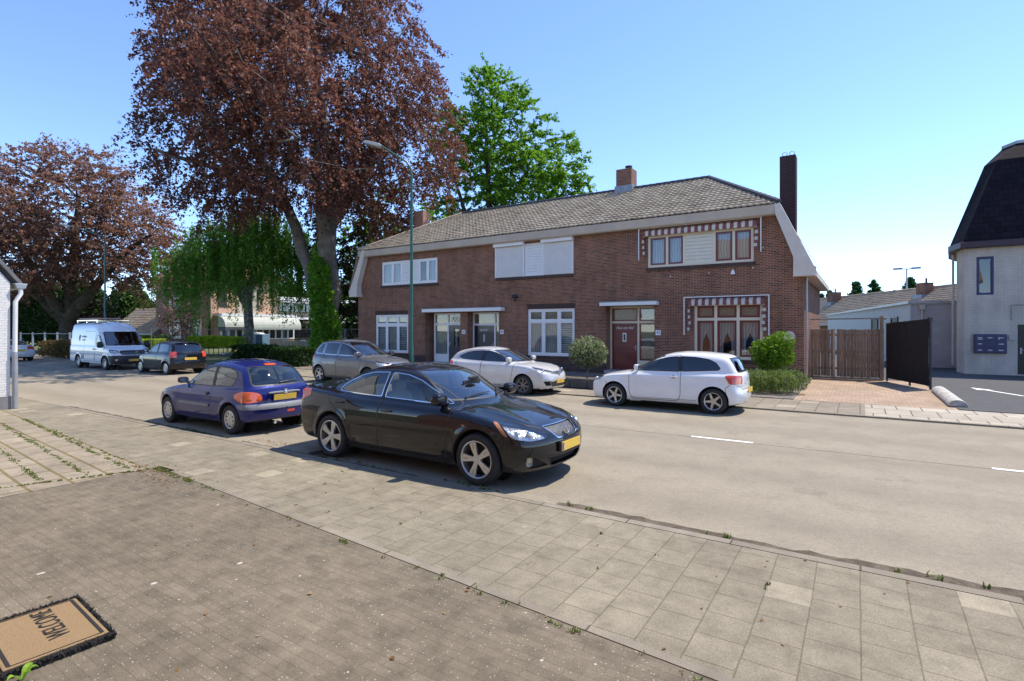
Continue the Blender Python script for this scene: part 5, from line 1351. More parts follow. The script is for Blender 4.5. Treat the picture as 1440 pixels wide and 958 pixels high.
HM = {}
def house_mats():
    M = HM
    M['brick'] = brick_mat('brown_brick', (.192,.064,.036), (.278,.104,.058), (.36,.25,.178), soot=.4, third=(.065,.032,.028))
    M['brick_dark'] = brick_mat('dark_plinth_brick', (.05,.032,.030), (.075,.045,.040), (.12,.10,.09), .0625, .215, .011)
    M['brick_sill'] = brick_mat('sill_brick', (.06,.035,.032), (.085,.048,.042), (.10,.08,.07), .065, .4, .012)
    M['brick_red'] = brick_mat('red_brick', (.30,.11,.065), (.40,.165,.10), (.38,.32,.26))
    M['brick_sunlit'] = brick_mat('villa_brick_sunlit', (.48,.25,.165), (.56,.31,.21), (.5,.42,.34), .215, .0625, .011, .15)  # paler brick for the villa's +x faces, sunlight painted into the colour
    M['brick_white'] = brick_mat('white_painted_brick', (.78,.77,.73), (.82,.81,.77), (.70,.69,.65), .215, .0625, .010, .10, .8)
    M['brick_cream'] = brick_mat('cream_painted_brick', (.58,.53,.455), (.62,.57,.49), (.50,.455,.39), .215, .0625, .010, .32, .7)
    M['grey_block'] = brick_mat('pale_painted_block', (.50,.50,.49), (.55,.55,.54), (.45,.45,.44), .4, .12, .01, .2, .5)
    M['white'] = plain('white_gloss_paint', (.80,.80,.79), .35, var=.04, scale=1.5)
    M['cream'] = plain('cream_paint', (.72,.64,.47), .45, var=.06, scale=1.5)
    M['fascia'] = plain('weathered_beige_paint', (.50,.43,.35), .6, var=.12, scale=1.2, bump=.1)
    M['fascia_white'] = plain('off_white_board', (.62,.56,.48), .6, var=.10, scale=1.2)
    M['wine'] = plain('wine_red_paint', (.13,.008,.012), .35, var=.15, scale=2., coat=.3)
    M['navy'] = plain('dark_blue_paint', (.012,.016,.030), .35, var=.2, coat=.3)
    M['black'] = plain('black_paint', (.012,.012,.014), .4, var=.2)
    M['pane'] = glass_mat('window_pane', (.75,.8,.8), 1.0, .85, .10)
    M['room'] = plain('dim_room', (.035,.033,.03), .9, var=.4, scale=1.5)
    t = NT('net_curtain'); p = t.pos(); x = t.sep(p)
    w = t.math('SINE', t.math('ADD', t.math('MULTIPLY', x[0], 55.), t.math('MULTIPLY', t.noise(p, 2., 2.), 9.)))
    c = t.ramp(t.math('MULTIPLY_ADD', w, .5, .5), [(0., (.40,.39,.36)), (1., (.72,.70,.66))])
    M['curtain'] = t.done(t.bsdf(c, .9, 0., t.bump(w, .5, .02)))
    t = NT('lace_curtain'); p = t.pos(); v = t.vor(p, 26.)
    c = t.ramp(v, [(.2, (.25,.20,.13)), (.6, (.50,.43,.32))]); M['lace'] = t.done(t.bsdf(c, .9))
    t = NT('pleated_blind'); p = t.pos(); z = t.sep(p)[2]
    w = t.math('SINE', t.math('MULTIPLY', z, 62.)); c = t.ramp(t.math('MULTIPLY_ADD', w, .5, .5), [(.2, (.22,.26,.28)), (.6, (.70,.72,.72))])
    M['blind'] = t.done(t.bsdf(c, .7, 0., t.bump(w, .6, .02)))
    # concrete roof tiles: weathered beige
    t = NT('roof_tile_beige'); p = t.pos(); g = t.node('ShaderNodeNewGeometry')
    c = t.ramp(t.noise(p, 1.1, 6., .65), [(.25, (.27,.205,.135)), (.5, (.40,.315,.215)), (.75, (.49,.395,.28))])
    c = t.mix(.5, c, t.mix(1., c, t.ramp(g.outputs['Random Per Island'], [(0., .68), (1., 1.3)]), 'MULTIPLY'))
    c = t.mix(t.math('MULTIPLY', t.math('GREATER_THAN', t.noise(p, 7., 5., .7), .58), .5), c, (.16,.13,.09))
    M['tile'] = t.done(t.bsdf(c, .9, 0., t.bump(t.noise(p, 40., 4.), .4, .01)))
    t = NT('roof_tile_brown'); p = t.pos(); g = t.node('ShaderNodeNewGeometry')
    c = t.ramp(t.noise(p, 1.1, 6., .65), [(.25, (.32,.235,.155)), (.75, (.46,.35,.24))])
    c = t.mix(.5, c, t.mix(1., c, t.ramp(g.outputs['Random Per Island'], [(0., .75), (1., 1.25)]), 'MULTIPLY'))
    M['tile_brown'] = t.done(t.bsdf(c, .9))
    M['tile_dark'] = plain('dark_ridge_tile', (.055,.055,.06), .6, var=.4, scale=5, bump=.3)
    M['slate'] = None
    t = NT('dark_roof_shingle'); p = t.pos(); s = t.sep(p)
    gn = t.sep(t.node('ShaderNodeNewGeometry').outputs['Normal'])
    al = t.math('GREATER_THAN', t.math('ABSOLUTE', gn[0]), t.math('ABSOLUTE', gn[1]))
    u = t.math('ADD', t.math('MULTIPLY', s[0], t.math('SUBTRACT', 1., al)), t.math('MULTIPLY', s[1], al))
    col, fac = brick_nodes(t, t.comb(u, s[2], 0.), .34, .24, .008, (.012,.010,.014), (.020,.016,.021), (.004,.004,.005), .2)
    M['slate'] = t.done(t.bsdf(col, .85, 0., t.bump(t.math('SUBTRACT', 1., fac), .7, .012), 0., .08))
    M['lead'] = plain('lead_flashing', (.25,.27,.30), .5, .3, var=.2)
    M['zinc'] = plain('zinc_grey', (.36,.38,.40), .45, .4, var=.15)
    M['maroon'] = plain('awning_maroon_cloth', (.21,.085,.08), .9, var=.15, scale=9)
    M['awhite'] = plain('awning_white_cloth', (.62,.56,.50), .9, var=.08, scale=9)
    M['siding'] = plain('white_boarding', (.78,.78,.76), .5, var=.04)
    M['siding_cream'] = plain('cream_boarding', (.70,.66,.53), .5, var=.04)

def window(parent, x0, x1, z0, z1, y, cols, rows, fm, sm=None, curt=None, name='window', fw=.06, sw=.045, blank=(), sill=None, back=.45, curts=None, dep=.07, asc=None):
    """a framed window in the x-z plane. cols/rows: dividing positions 0..1; blank: cells boarded up; sm: sash colour"""
    M = HM
    b = MB(); cx = [0]+list(cols)+[1]; rz = [0]+list(rows)+[1]
    X = [x0+(x1-x0)*c for c in cx]; Z = [z0+(z1-z0)*r for r in rz]
    b.box(x0, x1, y, y+dep, z0, z0+fw); b.box(x0, x1, y, y+dep, z1-fw, z1)
    b.box(x0, x0+fw, y+.001, y+dep, z0+fw, z1-fw); b.box(x1-fw, x1, y+.001, y+dep, z0+fw, z1-fw)
    for x in X[1:-1]: b.box(x-fw/2, x+fw/2, y+.001, y+dep, z0+fw, z1-fw)
    for k, z in enumerate(Z[1:-1]):
        for i in range(len(X)-1):
            a, c = X[i]+(fw if i == 0 else fw/2), X[i+1]-(fw if i == len(X)-2 else fw/2)
            if (i, k) in blank or (i, k+1) in blank: continue
            b.box(a, c, y+.002, y+dep, z-fw/2, z+fw/2)
    w = b.build(name, fm, parent, bevel=.006)
    bd = MB(); ctm = {}; SG = {}; bay = 0
    for i in range(len(X)-1):
        if (i, 0) in blank: bay += 1
        s, g = SG.setdefault(bay, (MB(), MB()))
        for k in range(len(Z)-1):
            a, c = X[i]+(fw if i == 0 else fw/2), X[i+1]-(fw if i == len(X)-2 else fw/2)
            d, e = Z[k]+(fw if k == 0 else fw/2), Z[k+1]-(fw if k == len(Z)-2 else fw/2)
            if (i, k) in blank:
                if blank[(i, k)] if isinstance(blank, dict) else True:
                    n = max(3, int((e-d)/.13)); h = (e-d)/n
                    for q in range(n): bd.prism([(y+.03, d+q*h),(y+.045, d+q*h),(y+.045, d+(q+1)*h-.008),(y+.022, d+(q+1)*h-.008),(y+.012, d+q*h)][::1], 'x', a, c)
                continue
            s.box(a, c, y+.012, y+.05, d, d+sw); s.box(a, c, y+.012, y+.05, e-sw, e); s.box(a, a+sw, y+.013, y+.05, d+sw, e-sw); s.box(c-sw, c, y+.013, y+.05, d+sw, e-sw)
            tl = .0015*math.sin(i*3.1+k*1.7+x0)    # old panes never sit quite true
            g.quad((a+sw,y+.035+tl,d+sw),(c-sw,y+.035-tl,d+sw),(c-sw,y+.035-tl*.4,e-sw),(a+sw,y+.035+tl*.6,e-sw))
            cm = (curts or {}).get((i, k), curt)
            if cm:
                q = ctm.setdefault(cm, MB())
                if cm == 'curtain_tied':
                    n = 12; L = []; Rr = []
                    for u in range(n+1):
                        t = u/n; zz = e-sw-(e-d-2*sw)*t; k_ = 1-.68*math.sin(min(1, t/.72)*PI/2)**2
                        ww = (c-a)*.55*k_; L.append((a+sw, zz, a+sw+ww))
                    for u in range(n):
                        A, B = L[u], L[u+1]; q.quad((A[0],y+.12,A[1]),(A[2],y+.12,A[1]),(B[2],y+.12,B[1]),(B[0],y+.12,B[1]))
                        mx = a+c; q.quad((mx-A[0],y+.125,A[1]),(mx-A[2],y+.125,A[1]),(mx-B[2],y+.125,B[1]),(mx-B[0],y+.125,B[1]))
                else: q.quad((a,y+.12,d),(c,y+.12,d),(c,y+.12,e),(a,y+.12,e))
    for s, g in SG.values():
        if s.v: s.build('sash', sm or fm, w, bevel=.004)
        if g.v: g.build('pane', M['pane'], w)
    if bd.v: bd.build('boarding', M['siding_cream'] if fm == M['cream'] else M['siding'], w)
    for k, q in ctm.items(): q.build('blind' if k == 'blind' else 'curtain', M['curtain' if k.startswith('curtain') else k], w)
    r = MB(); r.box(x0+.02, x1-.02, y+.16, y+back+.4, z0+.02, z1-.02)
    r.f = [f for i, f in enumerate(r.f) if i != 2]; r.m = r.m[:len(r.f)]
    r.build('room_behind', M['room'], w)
    if sill:
        q = MB(); q.prism([(y-.10, z0-.15),(y+.06, z0-.13),(y+.06, z0-.003),(y-.10, z0-.03)], 'x', x0-.06, x1+.06)
        q.build('sill', M[sill], w, bevel=.008)
    return w

def tiled_slope(name, A, B, C, D, mat, parent, tw=.225, th=.335, wave=.028, step=.03):
    """rows of pantiles on a plane patch: A,B eave left/right, D,C ridge left/right"""
    A, B, C, D = [np.array(p, float) for p in (A, B, C, D)]
    e = (B-A)/np.linalg.norm(B-A); up = (D-A)-e*np.dot(D-A, e); H = np.linalg.norm(up); up = up/H; n = np.cross(e, up)
    if n[2] < 0: n = -n
    s0D = np.dot(D-A, e); s1C = np.dot(C-A, e); Lb = np.linalg.norm(B-A)
    rows = int(round(H/th)); th = H/rows; V = []; F = []
    seg = 5
    prof = [(0., .3), (.22, 1.), (.45, .75), (.7, .05), (1., .3)]
    rng = np.random.default_rng(5)
    for r in range(rows):
        t0, t1 = r*th, (r+1)*th+.05
        tm = (r+.5)*th/H; a = s0D*tm; b = Lb+(s1C-Lb)*tm
        off = 0
        k0, k1 = int(math.floor(a/tw)), int(math.ceil(b/tw))
        for k in range(k0, k1):
            x0, x1 = max(k*tw, a), min((k+1)*tw, b)
            if x1-x0 < .02: continue
            j = rng.normal(size=3)*np.array([.004, .006, .004]); i = len(V)
            for f, h in prof:
                x = min(max(k*tw+f*tw, x0), x1)
                V.append(A+e*x+up*(t0+j[1])+n*(step+.012+wave*h+j[0])); V.append(A+e*x+up*t1+n*(wave*h+.004+j[2]))
            # front lip
            for f, h in prof:
                x = min(max(k*tw+f*tw, x0), x1); V.append(A+e*x+up*(t0+j[1])+n*(step+wave*h-.022+j[0]))
            for q in range(seg-1):
                F.append((i+2*q, i+2*q+2, i+2*q+3, i+2*q+1)); F.append((i+10+q, i+11+q, i+2*q+2, i+2*q))
    return mesh_obj(name, np_mesh(name, V, F), mat, parent, False)

def ridge_run(b, p, q, r=.11, L=.36):
    p, q = Vector(p), Vector(q); d = q-p; n = max(1, int(d.length/L)); d /= n
    for i in range(n):
        a = p+d*i; c = a+d*1.06
        b.tube([a, a+d*.9, c], [r*1.1, r*.98, r*.9], 8)

def build_terrace():
    M = HM; Y = 22.0
    H = thing('terrace_house', 'long brown brick terrace with beige tiled hip roof, white windows and striped awnings', 'house', (-13.4, Y, 0))
    inv = Matrix.Translation((13.4, -Y, 0))
    made = []
    def P(o): made.append(o); return o
    # everything below is built in world metres and moved under the house at the end
    holes = [(-23.69,-21.1,.62,2.78),(-19.85,-17.42,.0,2.83,.62),(-16.95,-15.0,.0,2.83,.62),(-13.34,-10.85,.72,2.92),(-9.33,-7.18,.0,2.97,.60),(-5.57,-3.05,.80,3.0),
             (-23.17,-18.98,4.46,5.80),(-15.1,-10.98,4.50,6.05),(-7.46,-3.37,4.53,5.86)]
    b = MB(); wall_y(b, -25.15, -2.6, .0, 6.5, Y, holes)
    b.add([(-2.6,Y,0),(-1.69,Y,0),(-1.69,Y,3.95),(-1.52,Y,4.2),(-2.6,Y,6.4)], [(0,1,2,3,4)])
    b.add([(-25.15,Y,0),(-25.15,Y,3.9),(-25.5,Y,4.1),(-25.15,Y,4.7)], [(0,1,2,3)]) if False else None
    b.quad((-1.69,Y,0),(-1.69,Y+9,0),(-1.69,Y+9,4.1),(-1.69,Y,3.95)); b.quad((-25.15,Y,0),(-25.15,Y,4.0),(-25.15,Y+9,4.0),(-25.15,Y+9,0)); b.quad((-25.15,Y+9,0),(-25.15,Y+9,3.8),(-1.69,Y+9,3.8),(-1.69,Y+9,0))
    # backs of the door recesses and the dark floor of each
    wl = P(b.build('wall', M['brick'], None))
    for x0, x1 in ((-19.85,-17.42),(-16.95,-15.0),(-9.33,-7.18)):
        b = MB(); b.quad((x0,Y+.62,0),(x1,Y+.62,0),(x1,Y+.62,3.0),(x0,Y+.62,3.0)); P(b.build('recess_wall', M['brick'], None))
    xs = [(-25.15,-19.85),(-17.42,-16.95),(-15.0,-9.33),(-7.18,-1.69)]
    for x0, x1 in xs:
        b = MB(); b.box(x0+.001, x1-.001, Y-.035, Y-.001, .05, .52); P(b.build('plinth', M['brick_dark'], None))
    for x0, x1 in ((-19.85,-17.42),(-16.95,-15.0),(-9.33,-7.18)):
        b = MB(); b.box(x0, x1, Y-.25, Y+.6, .05, .19); P(b.build('doorstep', M['zinc'], None, bevel=.01))
    for x0, x1, z in ((-23.7,-21.1,2.79),(-13.36,-10.83,2.93),(-5.6,-3.0,3.01)):
        b = MB(); b.box(x0, x1, Y-.004, Y+.02, z, z+.215); P(b.build('lintel', M['brick_sill'], None))
    # windows
    wn = []
    wn.append(window(None, -23.69, -21.1, .62, 2.78, Y+.05, (.335,.675), (.73,), M['white'], None, 'blind', fw=.10, sw=.05, sill='brick_sill', curts={(1,0): 'curtain'}))
    wn.append(window(None, -13.34, -10.85, .72, 2.92, Y+.05, (.335,.67), (.735,), M['white'], None, 'curtain', fw=.10, sw=.05, sill='brick_sill', curts={(2,0): 'blind', (1,1): 'lace', (2,1): 'lace', (0,1): 'lace'}))
    wn.append(window(None, -5.57, -3.05, .80, 3.0, Y+.05, (.325,.65), (.71,), M['cream'], M['wine'], 'curtain_tied', fw=.11, sw=.075, sill='brick_sill', curts={(0,1): 'lace', (1,1): 'lace', (2,1): 'lace'}))
    wn.append(window(None, -23.17, -18.98, 4.46, 5.80, Y+.03, (.20,.37,.68,.83), (), M['white'], None, 'curtain', fw=.10, sw=.05, sill='brick_sill', blank={(2,0): True}, curts={(3,0): None}))
    wn.append(window(None, -7.46, -3.37, 4.53, 5.86, Y+.03, (.195,.365,.65,.825), (), M['cream'], M['wine'], 'curtain', fw=.10, sw=.075, sill='brick_sill', blank={(2,0): True}))
    wn.append(window(None, -15.1, -10.98, 4.50, 6.05, Y+.03, (.40,.62), (), M['white'], None, 'blind', fw=.08, sill='brick_sill', blank={(1,0): True}))
    for w in wn: P(w)
    # roller shutters let down over the middle upper windows
    for x0, x1 in ((-15.2,-13.52),(-12.5,-10.90)):
        b = MB(); n = 34; z0, z1 = 4.50, 5.98; h = (z1-z0)/n
        for k in range(n): b.prism([(Y-.03, z0+k*h),(Y-.045, z0+k*h+h*.5),(Y-.03, z0+k*h+h-.004),(Y-.015, z0+k*h+h-.004),(Y-.015, z0+k*h)], 'x', x0+.05, x1-.05)
        s = P(b.build('roller_shutter', M['siding'], None))
        b = MB(); b.box(x0, x0+.06, Y-.06, Y+.02, 4.49, 5.985); b.box(x1-.06, x1, Y-.06, Y+.02, 4.49, 5.985); b.build('guide_rail', M['white'], s, bevel=.005)
        b = MB(); b.prism([(Y+.02, 5.99),(Y-.20, 5.99),(Y-.21, 6.09),(Y-.16, 6.2),(Y+.02, 6.2)], 'x', x0-.02, x1+.02); b.build('shutter_box', M['white'], s, bevel=.008)
    # doors
    yd = Y+.50
    def door_set(x0, x1, zt, xd0, xd1, ztr, fm, dm, label, side, txt, num_x, number, glazed=False, trans_lace=False):
        b = MB(); f = .09
        b.box(x0, x1, yd-.05, yd+.06, zt-f, zt); b.box(x0, x0+f, yd-.049, yd+.06, .19, zt-f); b.box(x1-f, x1, yd-.049, yd+.06, .19, zt-f)
        xm = xd1 if side > 0 else xd0
        b.box(xm-f/2, xm+f/2, yd-.048, yd+.06, .19, zt-f); b.box(x0+f, x1-f, yd-.047, yd+.06, ztr-.05, ztr+.05)
        sx0, sx1 = (xd1+f/2, x1-f) if side > 0 else (x0+f, xd0-f/2)
        b.box(sx0, sx1, yd-.04, yd+.04, .19, .62)
        fr = P(b.build('door_frame', fm, None, bevel=.006))
        g = MB(); g.quad((sx0,yd,.62),(sx1,yd,.62),(sx1,yd,ztr-.05),(sx0,yd,ztr-.05)); g.build('pane', M['pane'], fr); g = MB(); g.quad((x0+f,yd,ztr+.05),(x1-f,yd,ztr+.05),(x1-f,yd,zt-f),(x0+f,yd,zt-f)); g.build('pane', M['pane'], fr)
        c = MB(); c.quad((sx0,yd+.08,.6),(sx1,yd+.08,.6),(sx1,yd+.08,ztr),(sx0,yd+.08,ztr)); c.build('curtain', M['lace'] if trans_lace else M['curtain'], fr)
        c = MB(); c.quad((x0,yd+.08,ztr),(x1,yd+.08,ztr),(x1,yd+.08,zt),(x0,yd+.08,zt)); c.build('curtain', M['lace'], fr)
        if trans_lace:
            s = MB()
            for a, e_, z0, z1 in ((sx0,sx1,.62,ztr-.05),(x0+f,xm-f/2,ztr+.05,zt-f),(xm+f/2,x1-f,ztr+.05,zt-f)):
                q = .055; s.box(a,e_,yd-.03,yd-.002,z0,z0+q); s.box(a,e_,yd-.03,yd-.002,z1-q,z1); s.box(a,a+q,yd-.029,yd-.002,z0+q,z1-q); s.box(e_-q,e_,yd-.029,yd-.002,z0+q,z1-q)
            s.build('sash', M['wine'], fr, bevel=.004)
        dx0, dx1 = (x0+f, xd1-f/2) if side > 0 else (xd0+f/2, x1-f)
        b = MB(); zt2 = ztr-.055
        cx = (dx0+dx1)/2
        if glazed:
            wx = .17; b.box(dx0,dx1,yd-.03,yd+.02,.20,1.05); b.box(dx0,cx-wx,yd-.03,yd+.02,1.05,zt2); b.box(cx+wx,dx1,yd-.03,yd+.02,1.05,zt2); b.box(cx-wx,cx+wx,yd-.03,yd+.02,zt2-.2,zt2)
        else:
            b.box(dx0,dx1,yd-.03,yd+.02,.20,zt2); b.box(dx0+.1,dx1-.1,yd-.038,yd-.031,.32,.85)
        d = P(b.build('door', dm, None, bevel=.006)); d['label'] = label
        if glazed:
            g = MB(); g.quad((cx-wx,yd,1.05),(cx+wx,yd,1.05),(cx+wx,yd,zt2-.2),(cx-wx,yd,zt2-.2)); g.build('door_pane', M['pane'], d)
            g = MB(); g.quad((cx-wx,yd+.05,1.05),(cx,yd+.05,1.05),(cx,yd+.05,zt2-.2),(cx-wx,yd+.05,zt2-.2)); g.build('curtain', M['curtain'], d)
        else:
            g = MB(); a = .085; z0, z1 = 1.42, 1.80
            if trans_lace:
                g.box(cx-a,cx+a,yd-.05,yd-.031,z0,z1); g.build('spy_window_frame', M['white'], d); g = MB(); g.box(cx-a*.5,cx+a*.5,yd-.054,yd-.0505,z0+.05,z1-.05); g.build('spy_window', M['black'], d)
            else: g.box(cx-a*.6,cx+a*.6,yd-.04,yd-.031,z0-.1,z1-.1); g.build('spy_window', M['zinc'], d)
        h = MB(); hx = dx1-.07 if side > 0 else dx0+.07
        h.box(hx-.02,hx+.02,yd-.04,yd-.031,1.05,1.27); h.tube([(hx,yd-.03,1.18),(hx,yd-.075,1.18),(hx-.11*side,yd-.075,1.18)], .011, 8); h.build('door_handle', M['zinc'], d, smooth=True)
        if txt: text_mesh('lettering', txt, .165, M['white'], d, .004, Matrix.Translation((cx,yd-.034,2.02 if trans_lace else 1.93)) @ Matrix.Rotation(PI/2, 4, 'X'), .35, .9)
        if number:
            q = MB(); q.box(num_x-.11,num_x+.11,Y-.012,Y-.002,1.72,1.93); o = P(q.build('number_plaque', M['white'], None, bevel=.004))
            text_mesh('number', number, .15, M['black'], o, .003, Matrix.Translation((num_x,Y-.0135,1.825)) @ Matrix.Rotation(PI/2, 4, 'X'))
    door_set(-19.6, -17.42, 2.83, -18.62, -17.42, 2.22, M['white'], M['navy'], 'dark blue glazed door', -1, None, -17.2, '46', True)
    door_set(-16.95, -15.0, 2.83, -16.95, -15.55, 2.2, M['white'], M['navy'], 'dark blue door with white lettering', 1, 'Jacob Jr.', -14.82, '44')
    door_set(-9.33, -7.18, 2.97, -9.33, -8.03, 2.27, M['cream'], M['wine'], 'wine red door with a small white framed spy window', 1, 'Huis van Hof', -7.02, '42', False, True)
    b = MB(); b.box(-18.55,-17.42,Y+.44,Y+.445,2.3,2.32)    # fanlight ironwork
    for k in range(4): b.tube([(-18.45+.22*k,Y+.45,2.35),(-18.3+.22*k,Y+.45,2.55),(-18.2+.22*k,Y+.45,2.7)], .012, 5); b.tube([(-18.2+.22*k,Y+.45,2.35),(-18.35+.22*k,Y+.45,2.6)], .012, 5)
    P(b.build('fanlight_bars', M['white'], None))
    # flat canopies over the doors
    for x0, x1, z0, z1 in ((-19.79,-14.64,2.86,3.03),(-9.5,-6.98,2.97,3.12)):
        b = MB(); b.box(x0,x1,Y-.35,Y+.002,z0,z1); c = P(b.build('door_canopy', M['white'], None, bevel=.012))
        b = MB(); b.box(x0-.01,x1+.01,Y-.36,Y,z1+.002,z1+.03); b.build('canopy_flashing', M['lead'], c)
    # awnings: frame, gathered striped canvas with a scalloped edge
    def awning(x0, x1, zt, drop, y=Y):
        b = MB(); b.bar((x0,y-.16,zt),(x1,y-.16,zt),.035); b.bar((x0,y-.15,zt),(x0,y-.15,zt-drop),.035); b.bar((x1,y-.15,zt),(x1,y-.15,zt-drop),.035)
        b.bar((x0,y-.15,zt-drop*.98),(x0,y,zt-drop*.98),.03); b.bar((x1,y-.15,zt-drop*.98),(x1,y,zt-drop*.98),.03); b.bar((x0,y-.15,zt),(x0,y,zt),.03); b.bar((x1,y-.15,zt),(x1,y,zt),.03)
        r = P(b.build('awning', M['white'], None))
        c = MB(); n = int(round((x1-x0-.3)/.135)); xa, xb = x0+.15, x1-.15; w = (xb-xa)/n
        for k in range(n):
            c.mi = k % 2; a, e = xa+k*w, xa+(k+1)*w
            c.quad((a,y-.02,zt-.06),(e,y-.02,zt-.06),(e,y-.17,zt-.13),(a,y-.17,zt-.13))
            m = 5; top = [(a+(e-a)*q/m, y-.172, zt-.13) for q in range(m+1)]; bot = [(a+(e-a)*q/m, y-.178+.01*math.sin(k*2.3), zt-.31-.035*math.sin(PI*q/m)) for q in range(m+1)]
            for q in range(m): c.quad(top[q], top[q+1], bot[q+1], bot[q])
        # cheeks hanging at both ends
        for x, s in ((x0+.13, 1), (x1-.13, -1)):
            n = int(drop*.85/.12)
            for k in range(n):
                c.mi = k % 2; z1 = zt-.12-k*.12; z0 = z1-.12; o = .03*math.sin(k*1.9)
                c.quad((x+o*s,y-.03,z0),(x+o*s+.02,y-.14-.03*(k % 2),z0),(x+o*s+.02,y-.14-.03*(k % 2),z1),(x+o*s,y-.03,z1)); c.quad((x+o*s+.02,y-.14,z0),(x+o*s+.10*s,y-.12,z0),(x+o*s+.10*s,y-.12,z1),(x+o*s+.02,y-.14,z1))
        c.build('striped_canvas', [M['maroon'], M['awhite']], r)
    awning(-7.8, -3.1, 6.16, 1.3); awning(-5.92, -2.83, 3.24, 1.5)
    # eaves board, cheeks and soffit
    b = MB(); b.prism([(Y-.34,6.20),(Y-.40,6.52),(Y-.28,6.54),(Y-.02,6.54),(Y-.02,6.16),(Y-.30,6.16)], 'x', -24.75, -2.60)
    P(b.build('eaves_gutter', M['fascia'], None, bevel=.01))
    for s in (0, 1):
        pts = [(-2.62,6.56),(-2.44,6.55),(-1.36,4.20),(-1.30,4.18),(-1.34,3.86),(-2.01,3.86),(-2.01,4.55),(-2.16,4.98),(-2.60,6.18)]
        if s: pts = [(-26.84-x, z) for x, z in pts][::-1]
        b = MB(); b.prism(pts, 'y', Y-.40, Y-.03); P(b.build('gable_cheek', M['fascia_white'], None, bevel=.012))
        b = MB()
        ex = [(-2.40,6.60),(-1.28,4.24),(-1.24,4.20)]
        if s: ex = [(-26.84-x, z) for x, z in ex]
        b.bar((ex[0][0],Y-.2,ex[0][1]),(ex[1][0],Y-.2,ex[1][1]),.05,.46) if False else None
        b = MB(); sx = -1.30 if not s else -25.54
        b.box(min(sx,sx+(-.75 if not s else .75)), max(sx,sx+(-.75 if not s else .75)), Y-.03, Y+9.2, 3.86, 4.06); P(b.build('side_eaves', M['fascia_white'], None))
    # roof
    zr = 9.12; yr = 26.5; xl, xr = -20.83, -6.02; el, er = -24.72, -2.50
    rf = tiled_slope('roof', (el,Y-.42,6.53), (er,Y-.42,6.53), (xr,yr,zr), (xl,yr,zr), M['tile'], None); P(rf)
    b = MB(); yb = yr*2-(Y-.42)
    b.add([(el,yb,6.53),(er,yb,6.53),(xr,yr,zr),(xl,yr,zr)], [(0,1,2,3)])
    b.add([(er,Y-.40,6.5),(er,yb,6.5),(xr,yr,zr-.02)], [(0,1,2)]); b.add([(el,Y-.40,6.5),(el,yb,6.5),(xl,yr,zr-.02)], [(0,1,2)])
    b.quad((er,Y-.40,6.5),(er,yb,6.5),(-1.26,yb,4.16),(-1.26,Y-.40,4.16)); b.quad((el,Y-.40,6.5),(el,yb,6.5),(-25.56,yb,4.16),(-25.56,Y-.40,4.16))
    b.add([(el,Y-.38,6.48),(er,Y-.38,6.48),(xr,yr,zr-.05),(xl,yr,zr-.05)], [(0,1,2,3)])
    b.build('rear_slopes', M['tile_brown'], rf)
    b = MB(); ridge_run(b, (xl,yr,zr+.03), (xr,yr,zr+.03)); ridge_run(b, (xr,yr,zr+.03), (er+.02,Y-.38,6.60)); b.build('ridge_tiles', M['tile_dark'], rf, smooth=True)
    b = MB(); ridge_run(b, (xl,yr,zr+.03), (el-.02,Y-.38,6.60)); b.build('hip_tiles', M['tile'], rf, smooth=True)
    def chimney(x0, x1, y0, y1, z0, z1, mat, pot):
        b = MB(); b.box(x0,x1,y0,y1,z0,z1); b.box(x0-.03,x1+.03,y0-.03,y1+.03,z1-.16,z1-.02) if pot == 'cap' else None
        c = b.build('chimney', mat, rf, bevel=.01)
        if pot:
            q = MB(); cx, cy = (x0+x1)/2+.15*(x1-x0), (y0+y1)/2; q.lathe([(.15,z1),(.15,z1+.14),(.18,z1+.14),(.18,z1+.2),(0,z1+.2)], 14, 'z', (cx,cy,0)); q.build('chimney_pot', M['black'], c)
            q = MB(); zf = z0+1.05; q.box(x0-.06,x1+.06,y0-.05,y1+.02,zf-.2,zf+.14); q.build('lead_flashing', M['lead'], c)
        return c
    chimney(-10.54, -9.72, 26.15, 26.95, 8.1, 10.15, M['brick'], 'pot')
    c = chimney(-2.92, -2.30, 25.8, 26.45, 4.6, 9.42, brick_mat('chimney_brick_shaded', (.026,.013,.016), (.042,.020,.022), (.07,.055,.06)), None)  # shade of the face turned from the sun is painted into this brick
    q = MB()
    for k in range(2):
        q.tube([(-2.75+.28*k,26.1,9.42),(-2.75+.28*k,26.1,9.5)], .03, 6); q.tube([(-2.75+.28*k+.1*math.cos(t),26.1,9.57+.08*math.sin(t)) for t in np.linspace(0,2*PI,13)[:-1]], .014, 5, True)
    q.build('chimney_hoops', M['zinc'], c)
    chimney(-24.05, -23.3, 25.6, 26.3, 6.2, 9.5, M['brick_red'], None)
    # small fittings
    b = MB(); b.tube([(-13.98,Y,3.52),(-13.98,Y-.14,3.52)], .07, 12); b.ell((-13.98,Y-.18,3.54), (.13,.07,.09), 12, 8, .8); b.tube([(-13.98,Y-.16,3.42),(-13.98,Y-.16,3.30)], .05, 8); P(b.build('wall_lamp', M['black'], None, smooth=True))
    b = MB(); b.prism([(-4.18,4.08),(-4.02,4.08),(-4.05,4.2),(-4.1,4.28),(-4.15,4.2)], 'y', Y-.08, Y-.002); P(b.build('lamp_bracket', M['white'], None))
    for x, z in ((-22.95,3.78),(-6.5,4.1),(-5.0,4.16),(-3.4,4.27),(-3.05,5.0)):
        b = MB(); b.tube([(x,Y,z),(x,Y-.06,z),(x+.03,Y-.07,z+.05)], .014, 6); P(b.build('wall_hook', M['white'], None))
    b = MB(); b.tube([(-1.62,Y+.1,.05),(-1.62,Y+.1,3.9)], .04, 10); P(b.build('downpipe', M['zinc'], None))
